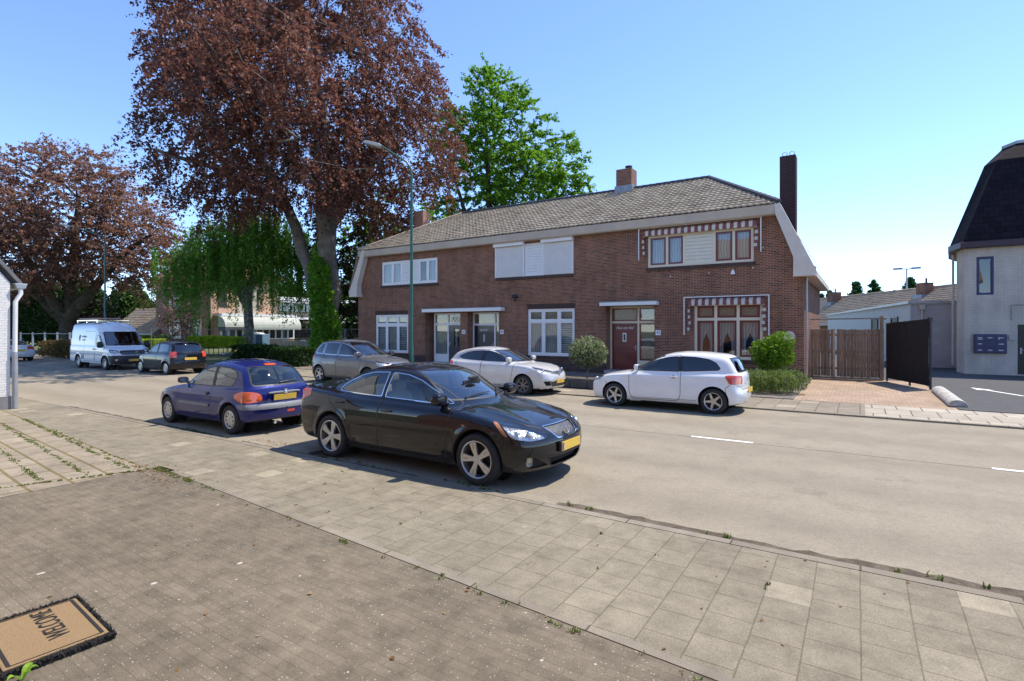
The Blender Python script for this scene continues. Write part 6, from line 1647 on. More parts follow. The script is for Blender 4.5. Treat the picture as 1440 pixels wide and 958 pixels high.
    b = MB(); b.tube([(-16.85,Y-.03,.95),(-16.6,Y-.20,.50),(-16.6,Y-.22,.06)], .02, 6); P(b.build('handrail', M['zinc'], None))
    for o in made:
        o.parent = H; o.matrix_parent_inverse = inv
    return H
# ================================================================ other buildings
def place(H, objs):
    inv = Matrix.Translation(-H.location) if H.rotation_euler[2] == 0 else None
    for o in objs:
        o.parent = H; o.matrix_parent_inverse = inv

def build_left_house():
    M = HM; X, Y0 = -17.5, 4.40
    H = thing('white_brick_house', 'white painted brick house corner at the left edge with a drainpipe and grey plinth', 'house', (X, Y0, 0)); o = []
    b = MB(); b.box(X-9, X, Y0-9, Y0, .0, 3.12); b.add([(X,Y0,3.12),(X,Y0-9,3.12),(X,Y0-4.5,9.3)], [(0,1,2)]); o.append(b.build('wall', M['brick_white'], None))
    b = MB(); b.box(X-9, X+.02, Y0-9, Y0+.02, .0, .34); o.append(b.build('plinth', plain('grey_plinth_render', (.20,.20,.20), .85, var=.2, bump=.3), None))
    ym = Y0-4.5
    b = MB(); b.prism([(ym, 9.55),(Y0+.22, 3.14),(Y0+.22, 3.02),(ym, 9.35),(Y0-9.22, 3.02),(Y0-9.22, 3.14)], 'x', X-9.3, X+.05)
    o.append(b.build('roof', plain('grey_roof_boards', (.17,.165,.16), .7, var=.2), None))
    b = MB(); b.prism([(Y0+.10,2.98),(Y0+.27,2.98),(Y0+.31,3.11),(Y0+.06,3.11)], 'x', X-9.3, X+.10); g = b.build('gutter', M['zinc'], None, bevel=.01); o.append(g)
    b = MB(); b.tube([(X+.04,Y0+.19,3.0),(X+.04,Y0+.19,2.86),(X+.04,Y0+.09,2.66),(X+.04,Y0+.08,1.40)], .047, 12); d = b.build('drainpipe', M['white'], None, smooth=True); o.append(d)
    b = MB(); b.tube([(X+.04,Y0+.08,1.42),(X+.04,Y0+.08,.03)], .056, 12); b.build('pipe_foot', M['zinc'], d, smooth=True).matrix_parent_inverse = Matrix.Identity(4)
    place(H, o)

def build_rear_house():
    """the brick house on the near side of the street, behind the viewpoint; it shows in the car doors and window panes"""
    M = HM; Y = -3.2
    H = thing('brick_house', 'red brick house with white windows across the street, seen only as a reflection', 'house', (-4, Y, 0)); o = []
    # built facing -y, then turned round
    def put(x): o.append(x)
    holes = [(-9,-6.5,.8,2.9),(-3.4,-2.2,.1,2.5),(0,2.8,.8,2.9),(-8.6,-6.8,4.0,5.4),(-1.5,.4,4.0,5.4),(3.6,5.2,4,5.4)]
    b = MB(); wall_y(b, -13, 9, 0, 6.4, 0, holes); b.quad((-13,0,0),(-13,0,6.4),(-13,8,6.4),(-13,8,0)); b.quad((9,0,0),(9,8,0),(9,8,6.4),(9,0,6.4)); put(b.build('wall', M['brick_red'], None))
    for h in holes:
        if h[2] > .5: put(window(None, h[0], h[1], h[2], h[3], .05, (.5,), (.7,), M['white'], None, 'curtain', fw=.1))
    b = MB(); b.box(-3.4,-2.2,.08,.13,.1,2.5); put(b.build('door', M['navy'], None))
    b = MB(); b.prism([(-.5,6.3),(4,10),(8.5,6.3),(8.5,6.1),(-.5,6.1)], 'x', -13.4, 9.4); put(b.build('roof', M['tile_brown'], None))
    for q in o: q.parent = H
    H.rotation_euler[2] = PI

def build_right_house():
    M = HM; X, Y = 3.62, 30.0
    H = thing('mansard_house', 'cream painted house with a steep dark shingled mansard roof and navy window', 'house', (X, Y, 0)); o = []
    ch = .55
    b = MB()
    holes = [(4.16,4.72,3.42,5.04),(5.46,6.5,.1,2.16)]
    wall_y(b, X+ch*.25, 14, 0, 5.5, Y, holes)
    b.quad((X,Y+1.0,0),(X+ch*.25,Y,0),(X+ch*.25,Y,5.5),(X,Y+1.0,5.5)); b.quad((X+.38,Y+4,0),(X,Y+1.0,0),(X,Y+1.0,5.5),(X+.38,Y+4,5.5)); b.quad((X+2,Y+9,0),(X+.38,Y+4,0),(X+.38,Y+4,5.5),(X+2,Y+9,5.5)); b.quad((14,Y,0),(14,Y+9,0),(14,Y+9,5.5),(14,Y,5.5))
    o.append(b.build('wall', M['brick_cream'], None))
    b = MB(); b.prism([(X-.30,Y+1.0),(X-.02,Y-.32),(14.3,Y-.32),(14.3,Y+9.3),(X+1.7,Y+9.3),(X+.05,Y+4.1)], 'z', 5.42, 5.68)
    o.append(b.build('eaves', plain('plum_brown_board', (.035,.018,.028), .5), None, bevel=.02))
    b = MB()
    lo = [(X-.24,Y+1.02),(X+.05,Y-.26),(14.2,Y-.26),(14.2,Y+9.2),(X+1.8,Y+9.2),(X+.12,Y+4.1)]; hi = [(X+1.85,Y+2.8),(X+2.25,Y+2.1),(12.2,Y+2.1),(12.2,Y+7.2),(X+3.2,Y+7.2),(X+2.1,Y+4.4)]; mid = [(X+1.10,Y+2.1),(X+1.4,Y+1.25),(13.1,Y+1.25),(13.1,Y+8.0),(X+2.7,Y+8.0),(X+1.3,Y+4.25)]
    for A, za, B, zb in ((lo,5.68,mid,9.35),(mid,9.35,hi,10.2)):
        for i in range(6):
            j = (i+1) % 6; b.quad((*A[i],za),(*A[j],za),(*B[j],zb),(*B[i],zb))
    b.add([(*p,10.2) for p in hi], [tuple(range(6))]); o.append(b.build('roof', M['slate'], None))
    b = MB(); b.prism([(p[0]-.05*(1 if p[0] < 9 else -1), p[1]-.05*(1 if p[1] < Y+4 else -1)) for p in hi], 'z', 10.17, 10.3); o.append(b.build('roof_edge', M['zinc'], None))
    w = window(None, 4.16, 4.72, 3.42, 5.04, Y+.03, (), (), plain('blue_frame_paint', (.02,.025,.11), .4), None, None, fw=.07, sw=.03); o.append(w)
    b = MB(); b.box(5.46,6.5,Y+.04,Y+.09,.1,2.16); d = b.build('door', M['black'], None, bevel=.01); o.append(d)
    b = MB(); b.box(5.54,5.60,Y+.025,Y+.038,.95,1.2); b.tube([(5.57,Y+.03,1.1),(5.57,Y-.02,1.1),(5.66,Y-.02,1.1)], .012, 6); b.build('door_handle', M['zinc'], d)
    b = MB(); b.tube([(5.28,Y-.03,2.35),(5.28,Y-.03,2.98),(5.9,Y-.03,2.98)], .022, 6); o.append(b.build('conduit', M['zinc'], None))
    b = MB(); b.tube([(X-.02,Y+1.9,5.4),(X-.02,Y+1.9,.3)], .05, 8); o.append(b.build('downpipe', M['fascia_white'], None))
    q = MB(); q.box(5.18,5.36,Y-.04,Y-.002,1.52,1.72); q.box(5.2,5.34,Y-.05,Y-.041,1.55,1.69); o.append(q.build('intercom', M['zinc'], None))
    place(H, o)
    # block of letter boxes on the wall
    L = thing('letterbox_block', 'dark blue block of nine letterboxes mounted on the cream wall', 'letterboxes', (4.59, Y, 1.36))
    b = MB(); b.box(-.52,.52,-.14,-.002,-.40,.40); b.build('cabinet', plain('letterbox_blue', (.012,.018,.085), .4, coat=.3), L, bevel=.012)
    lm = plain('letterbox_label', (.62,.66,.72), .5)
    for i in range(3):
        for k in range(3):
            cx, cz = -.33+.33*i, .26-.26*k
            b = MB(); b.box(cx-.155,cx+.155,-.152,-.141,cz-.118,cz+.118); f = b.build('letterbox_flap', plain('letterbox_front', (.016,.024,.105), .35, coat=.3), L, bevel=.006)
            b = MB(); b.box(cx-.10,cx+.10,-.157,-.153,cz+.04,cz+.058)
            if (i, k) != (1, 1):
                b.mi = 1; b.box(cx-.07-.01*(k == 0),cx+.06+.02*(i == 2),-.158,-.154,cz-.03,cz+.005)
                if k == 0 and i == 0: b.box(cx-.07,cx+.08,-.158,-.154,cz-.09,cz-.06)
                if k == 0 and i == 2: b.box(cx-.07,cx-.045,-.158,-.154,cz-.09,cz-.035)
            b.build('slot', [M['black'], lm], f)

def build_extension():
    M = HM
    H = thing('flat_roofed_annex', 'low pale grey flat roofed annex running back beside the mansard house', 'annex', (2.2, 34.0, 0)); o = []
    A = (2.15, 34.0); B = (-2.7, 62.0)
    b = MB(); b.quad((B[0],B[1],0),(A[0],A[1],0),(A[0],A[1],3.28),(B[0],B[1],3.28))
    wl = b.build('wall', plain('white_render', (.66,.66,.65), .8, var=.08, bump=.1), None); o.append(wl)
    b = MB(); b.quad((A[0],A[1],0),(3.98,A[1],0),(3.98,A[1],3.25),(A[0],A[1],3.25)); b.quad((3.56,A[1],3.25),(3.56,62,3.25),(B[0],62,3.25),(A[0],A[1],3.25)); o.append(b.build('front_wall', M['grey_block'], None))
    d = Vector((B[0]-A[0], B[1]-A[1], 0)).normalized(); n = Vector((-d.y, d.x, 0))
    if n.x > 0: n = -n
    b = MB(); a = Vector((*A, 3.33))+n*.04; b.bar(a-d*.1, a+d*28.5, .14, .13); b.bar((A[0]-.1,A[1]-.05,3.32),(3.95,A[1]-.05,3.32), .1, .13); o.append(b.build('roof_edge', M['zinc'], None))
    for k, (s, w) in enumerate(((2.3,1.0),(7.0,1.2))):
        p = Vector((*A, 0))+d*s; q = p+d*w*1.4
        b = MB(); 
        for u, v in ((p,q),): b.quad(*(tuple(z) for z in (u+n*.02+Vector((0,0,1.9)), v+n*.02+Vector((0,0,1.9)), v+n*.02+Vector((0,0,2.62)), u+n*.02+Vector((0,0,2.62)))))
        wn = b.build('window', plain('dark_window_glass', (.02,.035,.025), .5, spec=.2), None); o.append(wn)
        b = MB(); 
        for z in (1.9,2.62): b.bar(p+n*.03+Vector((0,0,z)), q+n*.03+Vector((0,0,z)), .06)
        b.bar(p+n*.03+Vector((0,0,1.9)), p+n*.03+Vector((0,0,2.62)), .06); b.bar(q+n*.03+Vector((0,0,1.9)), q+n*.03+Vector((0,0,2.62)), .06)
        b.build('frame', M['black'], wn)
    b = MB(); b.tube([(2.62,A[1]-.08,3.2),(2.62,A[1]-.08,.2)], .055, 8); b.box(2.5,2.74,A[1]-.16,A[1]-.02,2.95,3.2); o.append(b.build('rainwater_pipe', M['fascia_white'], None))
    place(H, o)

def gable_house(name, label, A, B, depth, ze, zr, wallm, roofm, chs=()):
    """ridge parallel to A-B; A,B = ground ends of the near eave"""
    A = np.array(A, float); B = np.array(B, float); L = np.linalg.norm(B-A); rz = math.atan2(B[1]-A[1], B[0]-A[0])
    H = thing(name, label, 'house', (A[0], A[1], 0), rz)
    b = MB(); b.quad((0,0,0),(L,0,0),(L,0,ze),(0,0,ze)); b.quad((0,depth,0),(0,depth,ze),(L,depth,ze),(L,depth,0))
    for x in (0, L): b.add([(x,0,0),(x,depth,0),(x,depth,ze),(x,depth/2,zr),(x,0,ze)], [(0,1,2,3,4)])
    b.build('wall', wallm, H)
    tl = tiled_slope('roof', (-.2,-.4,ze-.12), (L+.2,-.4,ze-.12), (L+.2,depth/2,zr+.05), (-.2,depth/2,zr+.05), roofm, H, .30, .34, .03)
    b = MB(); b.quad((-.2,-.4,ze-.14),(L+.2,-.4,ze-.14),(L+.2,depth/2,zr+.02),(-.2,depth/2,zr+.02)); b.quad((-.2,depth+.4,ze-.12),(L+.2,depth+.4,ze-.12),(L+.2,depth/2,zr+.05),(-.2,depth/2,zr+.05)); ridge_run(b, (-.2,depth/2,zr+.06), (L+.2,depth/2,zr+.06)); b.build('roof_base', roofm, tl)
    b = MB(); b.bar((-.2,-.48,ze-.14),(L+.2,-.48,ze-.14),.12,.12); b.build('gutter', HM['zinc'], H)
    for (x, y, w, z0, z1) in chs:
        b = MB(); b.box(x-w/2,x+w/2,y-w*.4,y+w*.4,z0,z1); b.box(x-w/2-.04,x+w/2+.04,y-w*.4-.04,y+w*.4+.04,z1,z1+.08); c = b.build('chimney', HM['brick'], tl)
        b = MB(); b.tube([(x+w*.2,y,z1),(x+w*.2,y,z1+.5)], .08, 8); b.build('chimney_pot', HM['black'], c)
        b = MB(); b.box(x-w/2-.25,x+w/2+.06,y-w*.4-.25,y+w*.4+.1,z0,z0+(z1-z0)*.42); b.build('lead_flashing', HM['lead'], c)
    return H

def build_villa():
    M = HM; X, Y = -56.0, 29.3
    H = thing('brick_villa', 'large red brick villa with cream shutters, curved grey awnings and a flat roofed wing', 'villa', (X, Y, 0)); o = []
    b = MB(); holes = [(-63.2,-61.9,.9,3.0),(-63.2,-61.9,4.1,5.7),(-59.0,-57.7,.9,3.0)]
    wall_y(b, -67, X, 0, 7.6, Y, holes); b.quad((-67,Y,0),(-67,Y+12,0),(-67,Y+12,7.6),(-67,Y,7.6)); o.append(b.build('wall', M['brick_red'], None))
    for h in holes:
        w = window(None, *h, Y+.05, (.5,), (.68,), M['white'], None, 'curtain', fw=.13, sw=.07); o.append(w)
        for x in (h[0]-.62, h[1]+.04):
            b = MB(); b.box(x,x+.58,Y-.06,Y-.01,h[2],h[3])
            for k in range(int((h[3]-h[2])/.14)): b.box(x+.07,x+.51,Y-.075,Y-.06,h[2]+.07+k*.14,h[2]+.15+k*.14)
            s = b.build('shutter', M['cream'], None); o.append(s)
    # the sunlit face towards +x
    b = MB(); b.quad((X,Y,0),(X,37.3,0),(X,37.3,7.6),(X,Y,7.6)); b.quad((X,37.3,0),(X-10,37.3,0),(X-10,37.3,7.6),(X,37.3,7.6)); o.append(b.build('side_wall', M['brick_sunlit'], None))
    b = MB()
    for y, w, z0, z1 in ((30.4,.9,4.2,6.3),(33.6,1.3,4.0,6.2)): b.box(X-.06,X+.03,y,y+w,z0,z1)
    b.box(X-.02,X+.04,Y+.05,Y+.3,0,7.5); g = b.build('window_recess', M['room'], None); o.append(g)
    b = MB(); b.box(X+.01,X+.06,32.4,34.6,3.3,6.3); o.append(b.build('stone_bay', plain('sandstone', (.40,.36,.28), .8, var=.15), None))
    rx0, rx1, ry0, ry1 = -67.5, X+.5, Y-.5, 38.
    b = MB(); cxm, cym = (rx0+rx1)/2, (ry0+ry1)/2
    b.add([(rx0,ry0,7.6),(rx1,ry0,7.6),(rx1,ry1,7.6),(rx0,ry1,7.6),(rx0+4,cym,11.2),(rx1-4,cym,11.2)], [(0,1,5,4),(1,2,5),(2,3,4,5),(3,0,4)]); b.box(rx0,rx1,ry0,ry1,7.4,7.6)
    o.append(b.build('roof', plain('red_roof_tile', (.22,.09,.06), .8, var=.3, scale=8), None))
    # ground-floor bays with awnings
    ag = plain('awning_grey_green_cloth', (.42,.44,.38), .85, var=.1, scale=2.)
    b = MB(); b.box(X,X+1.6,29.9,38.6,3.28,3.55); b.box(X,X+1.2,38.6,46,3.05,3.3); b.box(X,X+2.6,40.5,49,2.62,2.85); o.append(b.build('fascia', M['white'], None))
    b = MB(); b.quad((X+1.2,30.0,0),(X+1.2,38.5,0),(X+1.2,38.5,.85),(X+1.2,30,.85)); b.quad((X+1.2,30.,0),(X,30.,0),(X,30.,3.3),(X+1.2,30.,3.3)); o.append(b.build('bay_wall', M['brick_sunlit'], None))
    b = MB()
    for y in np.linspace(30.05,38.4,12): b.box(X+1.14,X+1.26,y-.07,y+.07,.85,3.28)
    b.box(X+1.13,X+1.27,30,38.5,.82,.92); b.box(X+1.13,X+1.27,30,38.5,2.5,2.6); f = b.build('bay_frame', M['white'], None); o.append(f)
    b = MB(); b.quad((X+1.2,30,.9),(X+1.2,38.5,.9),(X+1.2,38.5,3.28),(X+1.2,30,3.28)); o.append(b.build('bay_glass', M['pane'], None))
    b = MB(); b.quad((X+.4,30,.2),(X+.4,38.5,.2),(X+.4,38.5,3.28),(X+.4,30,3.28)); o.append(b.build('room_behind', M['room'], None))
    for y0, y1, val in ((29.7,32.2,True),(32.5,38.4,False)):
        b = MB(); n = 8; pts = [(X+1.25+1.35*math.sin(t), 2.15+1.12*math.cos(t)) for t in np.linspace(0, PI/2, n)]
        for i in range(n-1): b.quad((pts[i][0],y0,pts[i][1]),(pts[i][0],y1,pts[i][1]),(pts[i+1][0],y1,pts[i+1][1]),(pts[i+1][0],y0,pts[i+1][1]))
        for y in (y0, y1): b.add([(X+1.25,y,2.15)]+[(p[0],y,p[1]) for p in pts], [tuple(range(n+1))])
        b.mi = 1 if val else 0; b.quad((pts[-1][0],y0,2.15),(pts[-1][0],y1,2.15),(pts[-1][0],y1,1.85),(pts[-1][0],y0,1.85)); b.quad((X+1.25,y0-.01,2.15),(pts[-1][0],y0-.01,2.15),(pts[-1][0],y0-.01,1.75),(X+1.25,y0-.01,1.75))
        o.append(b.build('awning', [ag, plain('awning_valance_grey', (.07,.075,.08), .85)], None))
    # modern flat roofed wing further back
    b = MB(); b.box(X-6,X,37.4,52,3.35,3.9); b.box(X-6,X+.02,44.,44.6,0,5.6); o.append(b.build('wing_wall', plain('wing_grey_brown_brick', (.22,.18,.15), .85, var=.2), None))
    b = MB(); b.box(X-6.3,X+.5,37.0,54,5.25,5.62); b.box(X-6.3,X+.8,37.5,54,5.0,5.1); o.append(b.build('wing_roof', M['white'], None))
    b = MB(); b.quad((X-.3,37.5,3.9),(X-.3,52,3.9),(X-.3,52,5.2),(X-.3,37.5,5.2)); b.quad((X-.1,39,0),(X-.1,52,0),(X-.1,52,2.7),(X-.1,39,2.7)); o.append(b.build('wing_glass', M['pane'], None))
    b = MB(); b.quad((X-1.2,37.5,0),(X-1.2,52,0),(X-1.2,52,5.2),(X-1.2,37.5,5.2)); o.append(b.build('wing_room', M['room'], None))
    b = MB()
    for y in np.linspace(38, 52, 10): b.box(X-.34,X-.24,y-.04,y+.04,3.9,5.2); b.box(X-.14,X-.04,y+.5,y+.58,0,2.65)
    o.append(b.build('mullions', M['black'], None))
    b = MB(); b.box(X,X+5,39.2,52,0,.35); o.append(b.build('terrace', plain('terrace_sandstone', (.50,.42,.32), .9, var=.2, scale=2.), None))
    place(H, o)

def street_lamp(label, x, y, h, arm, ang, grp):
    P = HM['lamp_green']
    r = thing('street_lamp', label, 'street lamp', (x, y, .05), ang, grp)
    b = MB(); b.tube([(0,0,0),(0,0,1.2),(0,0,1.25),(0,0,h)], [.085,.085,.062,.048], 14); b.lathe([(.10,.0),(.10,.12),(.088,.16)], 14, 'z'); b.build('pole', P, r, smooth=True)
    pts = [(0,0,h-.02),(.03,0,h+.25),(.18,0,h+.52)]+[(.18+(arm-.18)*t, 0, h+.52+(.62)*t) for t in (.25,.5,.75,1)]
    b = MB(); b.tube(pts, [.048,.044,.040,.036,.034,.032,.03], 10); b.build('arm', P, r, smooth=True)
    b = MB(); x0 = arm-.05; z0 = h+1.12; b.prism([(x0,z0),(x0+.1,z0+.08),(x0+.62,z0+.20),(x0+.72,z0+.16),(x0+.70,z0+.10),(x0+.1,z0-.06)], 'y', -.13, .13)
    hd = b.build('lamp_head', HM['lamp_grey'], r, bevel=.03); b = MB(); b.quad((x0+.15,-.1,z0-.045),(x0+.68,-.1,z0+.085),(x0+.68,.1,z0+.085),(x0+.15,.1,z0-.045)); b.build('lamp_glass', CARM['reflector'], hd)
    b = MB(); b.box(-.03,.03,-.078,-.066,2.0,2.12); b.build('number_tag', HM['white'], r)
    return r

def build_fences():
    M = HM
    wood = NT('weathered_fence_wood'); p = wood.obj(); s = wood.sep(p); g = wood.node('ShaderNodeNewGeometry')
    v = wood.comb(wood.math('MULTIPLY', s[0], 14.), s[1], wood.math('MULTIPLY', s[2], .9))
    c = wood.ramp(wood.noise(v, 3., 6., .7), [(.3, (.13,.085,.052)), (.55, (.29,.205,.135)), (.75, (.42,.325,.23))])
    c = wood.mix(.6, c, wood.mix(1., c, wood.ramp(g.outputs['Random Per Island'], [(0., .6), (1., 1.35)]), 'MULTIPLY'))
    kn = wood.math('LESS_THAN', wood.vor(wood.comb(wood.math('MULTIPLY', s[0], 9.), 0., wood.math('MULTIPLY', s[2], 2.6)), 1.), .10)
    c = wood.mix(wood.math('MULTIPLY', kn, .7), c, (.03,.02,.015))
    WD = wood.done(wood.bsdf(c, .85, 0., wood.bump(wood.noise(v, 6., 4.), .4, .01)))
    F = thing('board_fence', 'weathered brown vertical board fence across the brick driveway', 'fence', (-.62, 24.55, .05))
    rng = np.random.default_rng(4); b = MB(); x = -1.05
    while x < 1.27:
        w = .085+.035*rng.random()
        if not (-.27 < x < -.20): b.box(x, x+w, -.015+.012*rng.random(), .012+.012*rng.random(), .06+.03*rng.random(), 1.90+.03*rng.random())
        x += w+.003+.010*rng.random()*(1.5 if x < -.25 else .4)
    b.build('boards', WD, F, bevel=.004, seg=1)
    b = MB()
    for z in (.35, 1.0, 1.65): b.box(-1.05, 1.3, .04, .09, z, z+.09)
    b.build('rails', WD, F)
    b = MB(); b.box(-.275,-.20,-.04,.04,0,1.93); b.build('light_post', plain('pale_post_wood', (.45,.38,.29), .8, var=.2), F)
    b = MB(); b.box(1.24,1.36,-.06,.06,-.05,2.42); b.build('gate_post', WD, F, bevel=.01)
    b = MB(); b.bar((-1.05,0,2.31),(1.36,0,2.33),.05,.05); b.tube([(1.36,0,2.33),(1.44,0,2.33)], .05, 8); b.build('top_rail', plain('grey_rail', (.22,.19,.16), .7), F)
    b = MB(); b.box(-1.05,1.3,-.12,-.02,0,.06); b.build('threshold', WD, F)
    # black mesh gate swung open towards the street
    a = Vector((.80,24.30,.05)); e = Vector((1.86,21.55,.05)); d = e-a; L = d.length
    G = thing('driveway_gate', 'tall black mesh covered gate standing open beside the asphalt yard', 'gate', a, math.atan2(d.y, d.x))
    t = NT('black_windbreak_mesh'); p = t.obj(); s = t.sep(p)
    w = t.math('MULTIPLY', t.math('SINE', t.math('MULTIPLY', s[0], 240.)), t.math('SINE', t.math('MULTIPLY', s[2], 240.)))
    c = t.mix(t.math('MULTIPLY_ADD', w, .3, .4), (.006,.005,.006), (.022,.018,.020)); MESH = t.done(t.bsdf(c, .85, 0., t.bump(t.noise(p, 3., 3.), .4, .04)))
    b = MB()
    n = 16; 
    for k in range(n):
        for j in range(6):
            def q(i, m): u = i/n; vz = m/6; return (.06+(L-.12)*u, .012*math.sin(i*1.7+m)+.006*math.cos(m*3+i*.7), .14+1.98*vz+.12*u*vz)
            b.quad(q(k,j),q(k+1,j),q(k+1,j+1),q(k,j+1))
    b.build('mesh_cover', MESH, G, smooth=True)
    b = MB(); fr = .05
    for x in (.03, L*.56, L-.03): b.bar((x,.03,-.0),(x,.03,2.14+.12*x/L),fr)
    for z in (.13, .78, 1.45): b.bar((.03,.03,z),(L-.03,.03,z),.035)
    b.bar((.03,.03,2.12),(L-.03,.03,2.24),.045); b.build('frame', M['black'], G)
    b = MB(); b.box(L-.07,L+.02,-.03,.06,2.2,2.30); b.build('post_cap', M['black'], G)
    # temporary wire fence panels before the villa
    zi = plain('galvanised_wire', (.30,.33,.34), .5, .5, var=.2)
    base = None
    for k in range(8):
        p = Vector(W(-29.5+2.55*k, 44.0-.9*k)); q = Vector(W(-29.5+2.55*(k+1)-.06, 44.0-.9*(k+1)))
        if base is None:
            r = thing('wire_fence_panel', 'galvanised temporary wire fence panel standing before the villa', 'fence panel', p, math.atan2((q-p).y, (q-p).x), 'temporary wire fence panels'); Ls = (q-p).length
            b = MB()
            for x in (0.02, Ls-.02): b.tube([(x,0,.05),(x,0,1.98)], .021, 6)
            for z in (.15,1.95): b.tube([(.02,0,z),(Ls-.02,0,z)], .018, 6)
            b.build('frame', zi, r)
            b = MB()
            for i in range(1, 22): b.tube([(Ls*i/22,0,.15),(Ls*i/22,0,1.95)], .0035, 3, caps=False)
            for z in (.6,1.05,1.5): b.tube([(0,0,z),(Ls,0,z)], .0035, 3, caps=False)
            b.build('wires', zi, r); b = MB()
            for x in (0., Ls): b.box(x-.12,x+.12,-.3,.3,0,.12)
            b.build('foot', M['grey_block'], r); base = r
        else:
            r = copy_tree(base); r.location = p; r.rotation_euler[2] = math.atan2((q-p).y, (q-p).x)
    # white pickets behind the brown hedge
    b0 = None
    Fn = thing('post_fence', 'pale grey posts with a thin top rail behind the brown hedge at the far left', 'fence', W(-36.5, 40), R(20))
    for k in range(6):
        b = MB(); b.box(k*1.15-.04,k*1.15+.04,-.04,.04,0,1.72); b.build('post', M['zinc'], Fn)
    b = MB()
    b.box(-.1,5.85,-.012,.012,1.60,1.63)
    b.build('rail', M['zinc'], Fn)

def build_small_things(G):
    M = HM
    # doormat
    t = NT('coir_fibre'); p = t.obj(); n = t.noise(p, 260., 2., .8); m = t.noise(p, 6., 4.)
    c = t.ramp(n, [(.3, (.26,.165,.075)), (.7, (.52,.36,.185))]); c = t.mix(t.math('MULTIPLY', m, .5), c, (.36,.23,.11))
    COIR = t.done(t.bsdf(c, .95, 0., t.bump(n, 1., .012)))
    t = NT('black_rubber_fibre'); p = t.obj(); n = t.noise(p, 200., 2., .8)
    BLK = t.done(t.bsdf(t.ramp(n, [(.3, (.010,.010,.010)), (.75, (.05,.048,.044))]), .9, 0., t.bump(n, 1., .015)))
    r = thing('doormat', 'brown coir doormat with a black rim reading WELCOME', 'doormat', (-4.41, 1.27, .021), R(-4.5))
    b = MB(); b.box(-.405,.405,-.275,.275,0,.030); b.build('rubber_rim', BLK, r, bevel=.008)
    b = MB(); b.box(-.355,.355,-.252,.252,.028,.040); b.build('coir_pile', COIR, r, bevel=.006)
    b = MB()
    rng = np.random.default_rng(8)
    for x in (-.335,.335): pass
    for y in (-.222,.222): b.box(-.335,.335,y-.009,y+.009,.038,.0435)
    for x in (-.335,.335): b.box(x-.003,x+.003,-.225,.225,.038,.043)
    b.build('printed_border', BLK, r)
    text_mesh('lettering', 'WELCOME', .16, BLK, r, .006, Matrix.Translation((-.06,.05,.041)) @ Matrix.Rotation(PI, 4, 'Z') @ Matrix.Diagonal((.64,1.0,1,1)))
    P_ = []
    for x in np.arange(-.40, .401, .014):
        for y in (-.272, -.262, .262, .272): P_.append((x, y, .018))
    for y in np.arange(-.265, .266, .014):
        for x in (-.402, -.39, -.375, .375, .39, .402): P_.append((x, y, .018))
    g = grass_tufts('bristles', P_, 7, .022, .012, BLK); g.parent = r
    # round sign on the house corner
    s = thing('round_sign', 'round white street sign with a faded red rim on the house corner', 'sign', (-2.16, 21.9, 1.72))
    b = MB(); b.tube([(0,0,0),(0,.012,0)], .195, 28); b.build('sign_face', plain('faded_white_sign', (.66,.64,.62), .5, var=.15, scale=8), s)
    b = MB(); b.tube([(.185*math.cos(a), -.004, .185*math.sin(a)) for a in np.linspace(0,2*PI,33)[:-1]], .014, 6, True); b.build('sign_rim', plain('faded_red', (.55,.25,.22), .5), s)
    b = MB(); b.box(-.12,.12,-.0,.012,-.34,-.22); b.build('sub_plate', M['navy'], s); b = MB(); b.bar((0,.012,0),(0,.1,0),.03); b.build('bracket', M['zinc'], s)
    # utility cabinet by the weeping tree
    c = thing('utility_cabinet', 'blue and teal utility cabinet behind the trunk of the weeping tree', 'cabinet', W(-20.6, 43.5), R(30))
    b = MB(); b.box(-.75,.75,-.6,.6,0,1.55); b.build('cabinet_body', plain('cabinet_blue', (.12,.20,.28), .5, var=.1), c, bevel=.05)
    b = MB(); b.box(-.97,-.76,-.62,.62,0,1.5); b.build('end_panel', plain('cabinet_teal', (.03,.22,.22), .5), c, bevel=.02); b = MB(); b.ell((0,0,1.55),(.6,.5,.15),16,8); b.build('domed_top', plain('cabinet_white', (.6,.62,.62), .5), c, smooth=True)
    # terrace furniture before the villa
    for k, (l, d) in enumerate(((-17.8,46),(-16.2,47),(-14.9,46.3))):
        if k == 0:
            ch = thing('garden_chair', 'pale garden chair on the villa terrace', 'chair', W(l, d), R(70), 'garden chairs on the terrace')
            for x in (-.22,.22):
                for y in (-.22,.22):
                    b = MB(); b.bar((x,y,0),(x,y,.42),.05); b.build('leg', M['white'], ch)
            b = MB(); b.box(-.27,.27,-.27,.27,.42,.5); b.build('seat', M['white'], ch, bevel=.02); b = MB(); b.box(-.27,.27,.22,.28,.5,1.0); b.build('backrest', M['white'], ch, bevel=.02); c0 = ch
        else: q = copy_tree(c0); q.location = W(l, d); q.rotation_euler[2] = R(70+50*k)
    b = MB(); b.box(0,7.5,0,.25,0,.95); w = b.build('garden_wall', plain('sandstone_wall', (.50,.42,.33), .9, var=.2, bump=.3), None); w.location = W(-19.5, 45.6); w.rotation_euler[2] = R(14); tag(w, 'low sandy garden wall round the villa terrace', 'wall')
    # grey twin floodlight mast behind the annex
    m = thing('floodlight_mast', 'thin grey mast with two flat lamp heads above the annex roof', 'lamp mast', (4.36-.0, 74.2, 0))
    b = MB(); b.tube([(0,0,0),(0,0,8.6)], [.12,.07], 8); b.build('pole', M['zinc'], m)
    for s_ in (-1, 1): b = MB(); b.bar((0,0,8.6),(s_*.5,0,8.65),.08); b.box(min(s_*.4,s_*1.25),max(s_*.4,s_*1.25),-.25,.25,8.6,8.75); b.build('lamp_head', M['black'], m)
    # stone edging of the planting bed
    b = MB(); 
